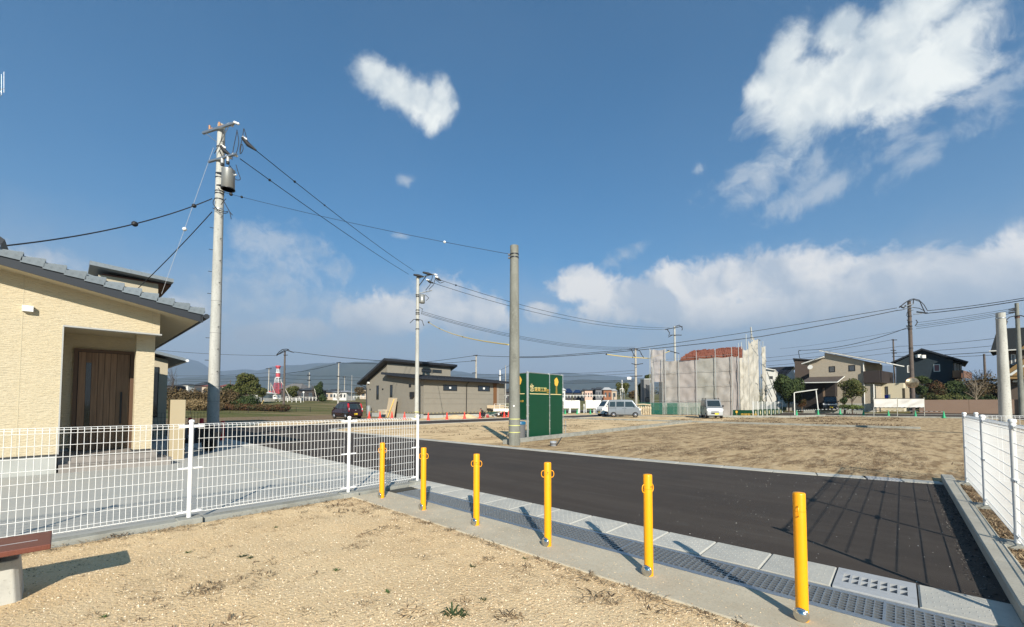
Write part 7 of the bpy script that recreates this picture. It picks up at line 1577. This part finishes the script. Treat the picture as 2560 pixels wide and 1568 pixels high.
# ------------------------------------------------------------------ hills
hillm = pm('hill_forest', (.045, .055, .030), .95, layers=[(.004, 6, .42, .62, (.075, .075, .045), .8), (.02, 6, .45, .65, (.03, .04, .022), .6)], spec=.05, world=True)
def ridge(name, pts, Y, depth, seed, amp):
    xs = []; x = pts[0][0]
    while x <= pts[-1][0]: xs.append(x); x += 11
    rows = 12; vs = []
    for j in range(rows+1):
        g = j/rows                                        # 0 front foot, .6 crest, 1 back foot
        for x in xs:
            yy = prof(x, pts); top = AY(x, yy, Y).z; X = (x-CX)/F*Y; Yj = Y - depth*.6 + depth*g
            hgt = math.sin(min(1, g/.6)*math.pi/2)**1.3 if g <= .6 else math.cos((g-.6)/.4*math.pi/2)
            nz_ = mnoise.fractal(Vector((X*.0011, Yj*.0011, seed)), 1, 2.1, 6)*amp*(1 if g < .95 else 0)
            cr = mnoise.fractal(Vector((X*.003, seed*3, 1)), 1, 2, 5)*amp*.18
            vs.append((X*(Yj/Y)**.0, Yj, max(-20, 40*(Y/4000)*0 + (top + cr)*hgt + nz_*(hgt*(1-hgt)*3.2))))
    n = len(xs); m = MB(); m.add(vs, [(j*n+i, j*n+i+1, (j+1)*n+i+1, (j+1)*n+i) for j in range(rows) for i in range(n-1)], True)
    return obj(name, m, hillm, kind='structure')
far_p = [(-2200, 940), (-1000, 925), (-400, 918), (0, 915), (380, 908), (440, 893), (470, 897), (520, 925), (560, 929), (610, 925), (668, 927), (716, 914), (760, 916), (800, 906), (850, 911), (920, 905), (985, 895), (1040, 903), (1110, 925), (1200, 935), (1300, 938), (1420, 932), (1500, 940), (1600, 945), (1800, 950), (2100, 928), (2205, 914), (2260, 935), (2400, 945), (2600, 948), (3200, 930), (4400, 940)]
near_p = [(-2200, 965), (-400, 962), (420, 952), (560, 938), (680, 942), (780, 932), (800, 920), (840, 910), (905, 906), (1000, 914), (1080, 932), (1150, 952), (1300, 958), (1450, 950), (1600, 956), (2000, 962), (2600, 958), (3500, 960), (4400, 962)]
ridge('hills', far_p, 7600, 3000, 2.0, 160); ridge('near_hills', near_p, 4600, 2200, 5.0, 90)
# strip of far trees and roofs on the plain in front of the hills
m = MB(); rnd = random.Random(5)
for i in range(9000):
    px = rnd.uniform(-900, 3500); Yd = rnd.choice([260, 330, 420, 560, 800, 1200]); X = (px-CX)/F*Yd; zt_ = terrain(X, Yd); cl = mnoise.noise(Vector((X*.02, Yd*.02, 3)))
    if cl < -.05: continue
    h = Yd*.011*(.5+cl*1.6)*rnd.uniform(.3, 1.1); r_ = Yd*.0035; a = rnd.random()*3.14; c_, s_ = math.cos(a)*r_, math.sin(a)*r_; z = zt_+h*rnd.random(); m.add([(X-c_, Yd-s_, z-.3*r_), (X+c_, Yd+s_, z-.3*r_), (X+c_*.6, Yd+s_*.6, z+r_), (X-c_*.6, Yd-s_*.6, z+.8*r_)], [(0,1,2,3)])
obj('far_woods', m, leafmat('leaf_far', (.045, .052, .028), (.075, .065, .04)), kind='stuff')
# ------------------------------------------------------------------ air
m = MB(); m.box(-12000, 14000, -400, 10200, -3.5, 930); hz_ = obj('haze', m, None or pm('haze_air', (1, 1, 1)), kind='stuff')
hm = MATS['haze_air']; nt = hm.node_tree; nt.nodes.clear(); vo = nt.nodes.new('ShaderNodeVolumePrincipled'); vo.inputs['Color'].default_value = (.60, .77, 1.0, 1); vo.inputs['Density'].default_value = 1.45e-4; vo.inputs['Anisotropy'].default_value = 0.1
mo = nt.nodes.new('ShaderNodeOutputMaterial'); nt.links.new(vo.outputs[0], mo.inputs['Volume'])

# ------------------------------------------------------------------ things lying on the ground
rnd = random.Random(11)
def park_z(t_, s_): return -.006 + mnoise.fractal(Vector((t_*1.6, s_*1.6, 3.3)), 1.0, 2.0, 5)*.012 + .0048
def pebbles(name, n, area, zf, size, mats, seed, near=True):
    rnd = random.Random(seed); m = MB(RF); k = 0
    while k < n:
        t_, s_ = rnd.uniform(area[0], area[1]), rnd.uniform(area[2], area[3])
        d = math.hypot(t_, s_)
        if near and rnd.random() > (2.4/max(d, 2.4))**2 + .05: continue
        w = R(t_, s_)
        if w.y < .8: continue
        r_ = size*(.5+rnd.random()**3*2.2); z = zf(t_, s_); a = rnd.random()*6.28; m.cur = rnd.randrange(len(mats))
        p = [(t_+r_*math.cos(a+i*1.57)*(1 if i % 2 else .7), s_+r_*math.sin(a+i*1.57)*(1 if i % 2 else .7), z-.001) for i in range(4)]; top = (t_+r_*rnd.uniform(-.2, .2), s_+r_*rnd.uniform(-.2, .2), z+r_*.75)
        m.add(p+[top], [(0,1,4), (1,2,4), (2,3,4), (3,0,4)]); k += 1
    o = obj(name, m, mats, kind='stuff'); return o
pe = [pm('pebble_pale', (.62, .47, .29), .85), pm('pebble_tan', (.47, .33, .20), .9), pm('pebble_dark', (.22, .15, .09), .9), pm('pebble_cream', (.66, .52, .34), .85)]
pebbles('gravel', 60000, (-7, 3.08, .6, 6.25), park_z, .0039, pe + [pm('pebble_white', (.74, .64, .48), .85), pe[2]], 1)
pebbles('stone_chips', 420, (4.75, 10.2, -.55, 2.6), lambda t, s: .001, .0030, [pm('chip_white', (.55, .53, .49), .8), pm('chip_grey', (.20, .19, .18), .9)], 2, near=False)
pebbles('kerb_grit', 900, (4.75, 10.6, -.55, -.38), lambda t, s: .001, .007, [pm('grit_black', (.03, .027, .025), .95), pm('grit_grey', (.10, .09, .08), .9)], 12, near=False)
pebbles('lot_stones', 1500, (10.9, 26, -.5, 10.2), lambda t, s: .012, .010, [pe[1], pe[2]], 3, near=False)
pebbles('slab_grit', 2500, (3.08, 3.7, .0, 6.2), lambda t, s: .006, .0028, [pe[0], pe[1]], 4, near=False)
def tufts(name, spots, mats, zf, blade=.05, per=14, spread=.06, seed=1, width=.0022, lay=.9):
    rnd = random.Random(seed); m = MB(RF)
    for (t_, s_, sc_) in spots:
        z = zf(t_, s_); m.cur = rnd.randrange(len(mats))
        for i in range(per):
            a = rnd.random()*6.28; r0 = rnd.random()*spread*sc_; L_ = blade*sc_*(.4+rnd.random()); bx_, by_ = t_+math.cos(a)*r0, s_+math.sin(a)*r0; a2 = a + rnd.uniform(-1.2, 1.2); el = rnd.uniform(.02, 1-lay+.25); dx, dy = math.cos(a2), math.sin(a2); wx, wy = -dy*width*sc_, dx*width*sc_
            p1_ = (bx_+dx*L_*.5, by_+dy*L_*.5, z+L_*el); p2_ = (bx_+dx*L_, by_+dy*L_, z+L_*el*rnd.uniform(.3, 1.1)+.002)
            m.add([(bx_-wx, by_-wy, z), (bx_+wx, by_+wy, z), (p1_[0]+wx, p1_[1]+wy, p1_[2]), (p1_[0]-wx, p1_[1]-wy, p1_[2]), p2_], [(0,1,2,3), (3,2,4)])
    return obj(name, m, mats, kind='stuff')
dry = [pm('dry_blade', (.20, .13, .07), .9), pm('dry_blade_dark', (.07, .042, .022), .9), pm('dry_blade_pale', (.36, .26, .15), .9)]
grn = [pm('green_sprig', (.045, .085, .015), .8), pm('green_sprig_dark', (.03, .05, .015), .8)]
def spot(px, py): w = G(px, py); return (w.x*VX + w.y*VY, w.x*UX + w.y*UY)
sp = []
for (px, py, sc_, k) in [(935, 1333, 1.3, 6), (905, 1361, 1.2, 6), (686, 1405, 1.0, 5), (645, 1452, 1.1, 5), (520, 1480, 1.4, 6), (487, 1486, 1, 4), (560, 1462, 1, 3), (1040, 1560, 1.5, 5), (1215, 1392, 1.0, 5), (1308, 1423, 1.2, 5), (1483, 1482, 1.6, 6), (1382, 1440, 1.3, 4), (500, 1580, 1.6, 4), (860, 1262, 2.0, 7), (880, 1275, 1.8, 5), (925, 1283, 1.5, 4), (1440, 1418, 1.6, 6), (1460, 1430, 1.4, 5), (1120, 1330, 1.0, 3), (1010, 1300, .9, 3), (760, 1290, 1.2, 4), (730, 1330, .9, 4), (320, 1330, 2, 7), (420, 1325, 1.6, 5), (250, 1345, 1.8, 5), (560, 1310, 1.3, 4), (380, 1500, 1.0, 4), (1180, 1500, 1.1, 4), (1250, 1545, 1.3, 5), (900, 1500, 1, 3), (780, 1440, .9, 4), (1060, 1400, .9, 4), (1640, 1520, 1.5, 5), (1530, 1490, 1.2, 4), (1270, 1372, 1.2, 4)]:
    t0_, s0_ = spot(px, py)
    for j in range(k): sp.append((t0_+rnd.gauss(0, .09), s0_+rnd.gauss(0, .09), sc_*rnd.uniform(.6, 1.1)))
for i in range(950):
    t_, s_ = rnd.uniform(-5.5, 3.0), rnd.uniform(.8, 6.2)
    if mnoise.noise(Vector((t_*.8, s_*.8, 9))) > .02: sp.append((t_, s_, rnd.uniform(.35, .85)))
for i in range(160): sp.append((3.06+rnd.gauss(0, .03), rnd.uniform(.2, 6.2), rnd.uniform(.4, 1.1)))
for i in range(260): sp.append((rnd.uniform(-7, 3.0), 6.28-abs(rnd.gauss(0, .09)), rnd.uniform(.5, 1.2)))
sp = [p for p in sp if p[0] < 3.09 and p[1] < 6.3]
tufts('dead_grass', sp, dry, park_z, seed=3)
tufts('green_weeds', [(*spot(px, py), s_) for px, py, s_ in ((842, 1426, .7), (1130, 1535, 1.6), (1150, 1540, 1.1), (1183, 1415, .7), (1315, 1395, .6), (605, 1392, .9), (625, 1396, .7), (470, 1381, .6), (968, 1480, .6), (1208, 1500, .6), (690, 1320, .6), (260, 1545, .6))], grn, park_z, blade=.04, per=26, spread=.03, seed=4, width=.004, lay=.6)
sp = []
for i in range(15000):
    t_, s_ = rnd.uniform(10.7, 33), rnd.uniform(-.5, 10.6)
    if t_ < far_edge(s_) + .45: continue
    v = mnoise.fractal(Vector((t_*.35, s_*.8, 2)), 1, 2, 4)
    if v + rnd.uniform(-.25, .25) > .0: sp.append((t_, s_, rnd.uniform(.8, 1.9)))
tufts('lot_dry_grass', sp, [dry[0], dry[1], dry[0]], lambda t, s: .012, per=7, blade=.05, spread=.12, seed=5, width=.0035, lay=1.1)
sp = [(rnd.uniform(33.6, 60), rnd.uniform(-.5, 15), rnd.uniform(2, 4)) for i in range(3500)] + [(rnd.uniform(10.6, 33), rnd.uniform(11.3, 23), rnd.uniform(1, 2.4)) for i in range(2500)]
sp = [p for p in sp if mnoise.fractal(Vector((p[0]*.25, p[1]*.6, 7)), 1, 2, 3) > .05]
tufts('far_dry_grass', sp, dry, lambda t, s: .012, per=5, blade=.06, spread=.12, seed=6, width=.006)
sp = [(rnd.uniform(2, 10.6), -.745-abs(rnd.gauss(0, .05)), rnd.uniform(.6, 1.6)) for i in range(700)] + [(rnd.uniform(2, 14), rnd.uniform(-4, -.9), rnd.uniform(1, 2)) for i in range(1200)]
tufts('kerb_dry_grass', sp, dry, lambda t, s: .062, per=8, blade=.06, spread=.06, seed=7, width=.003)
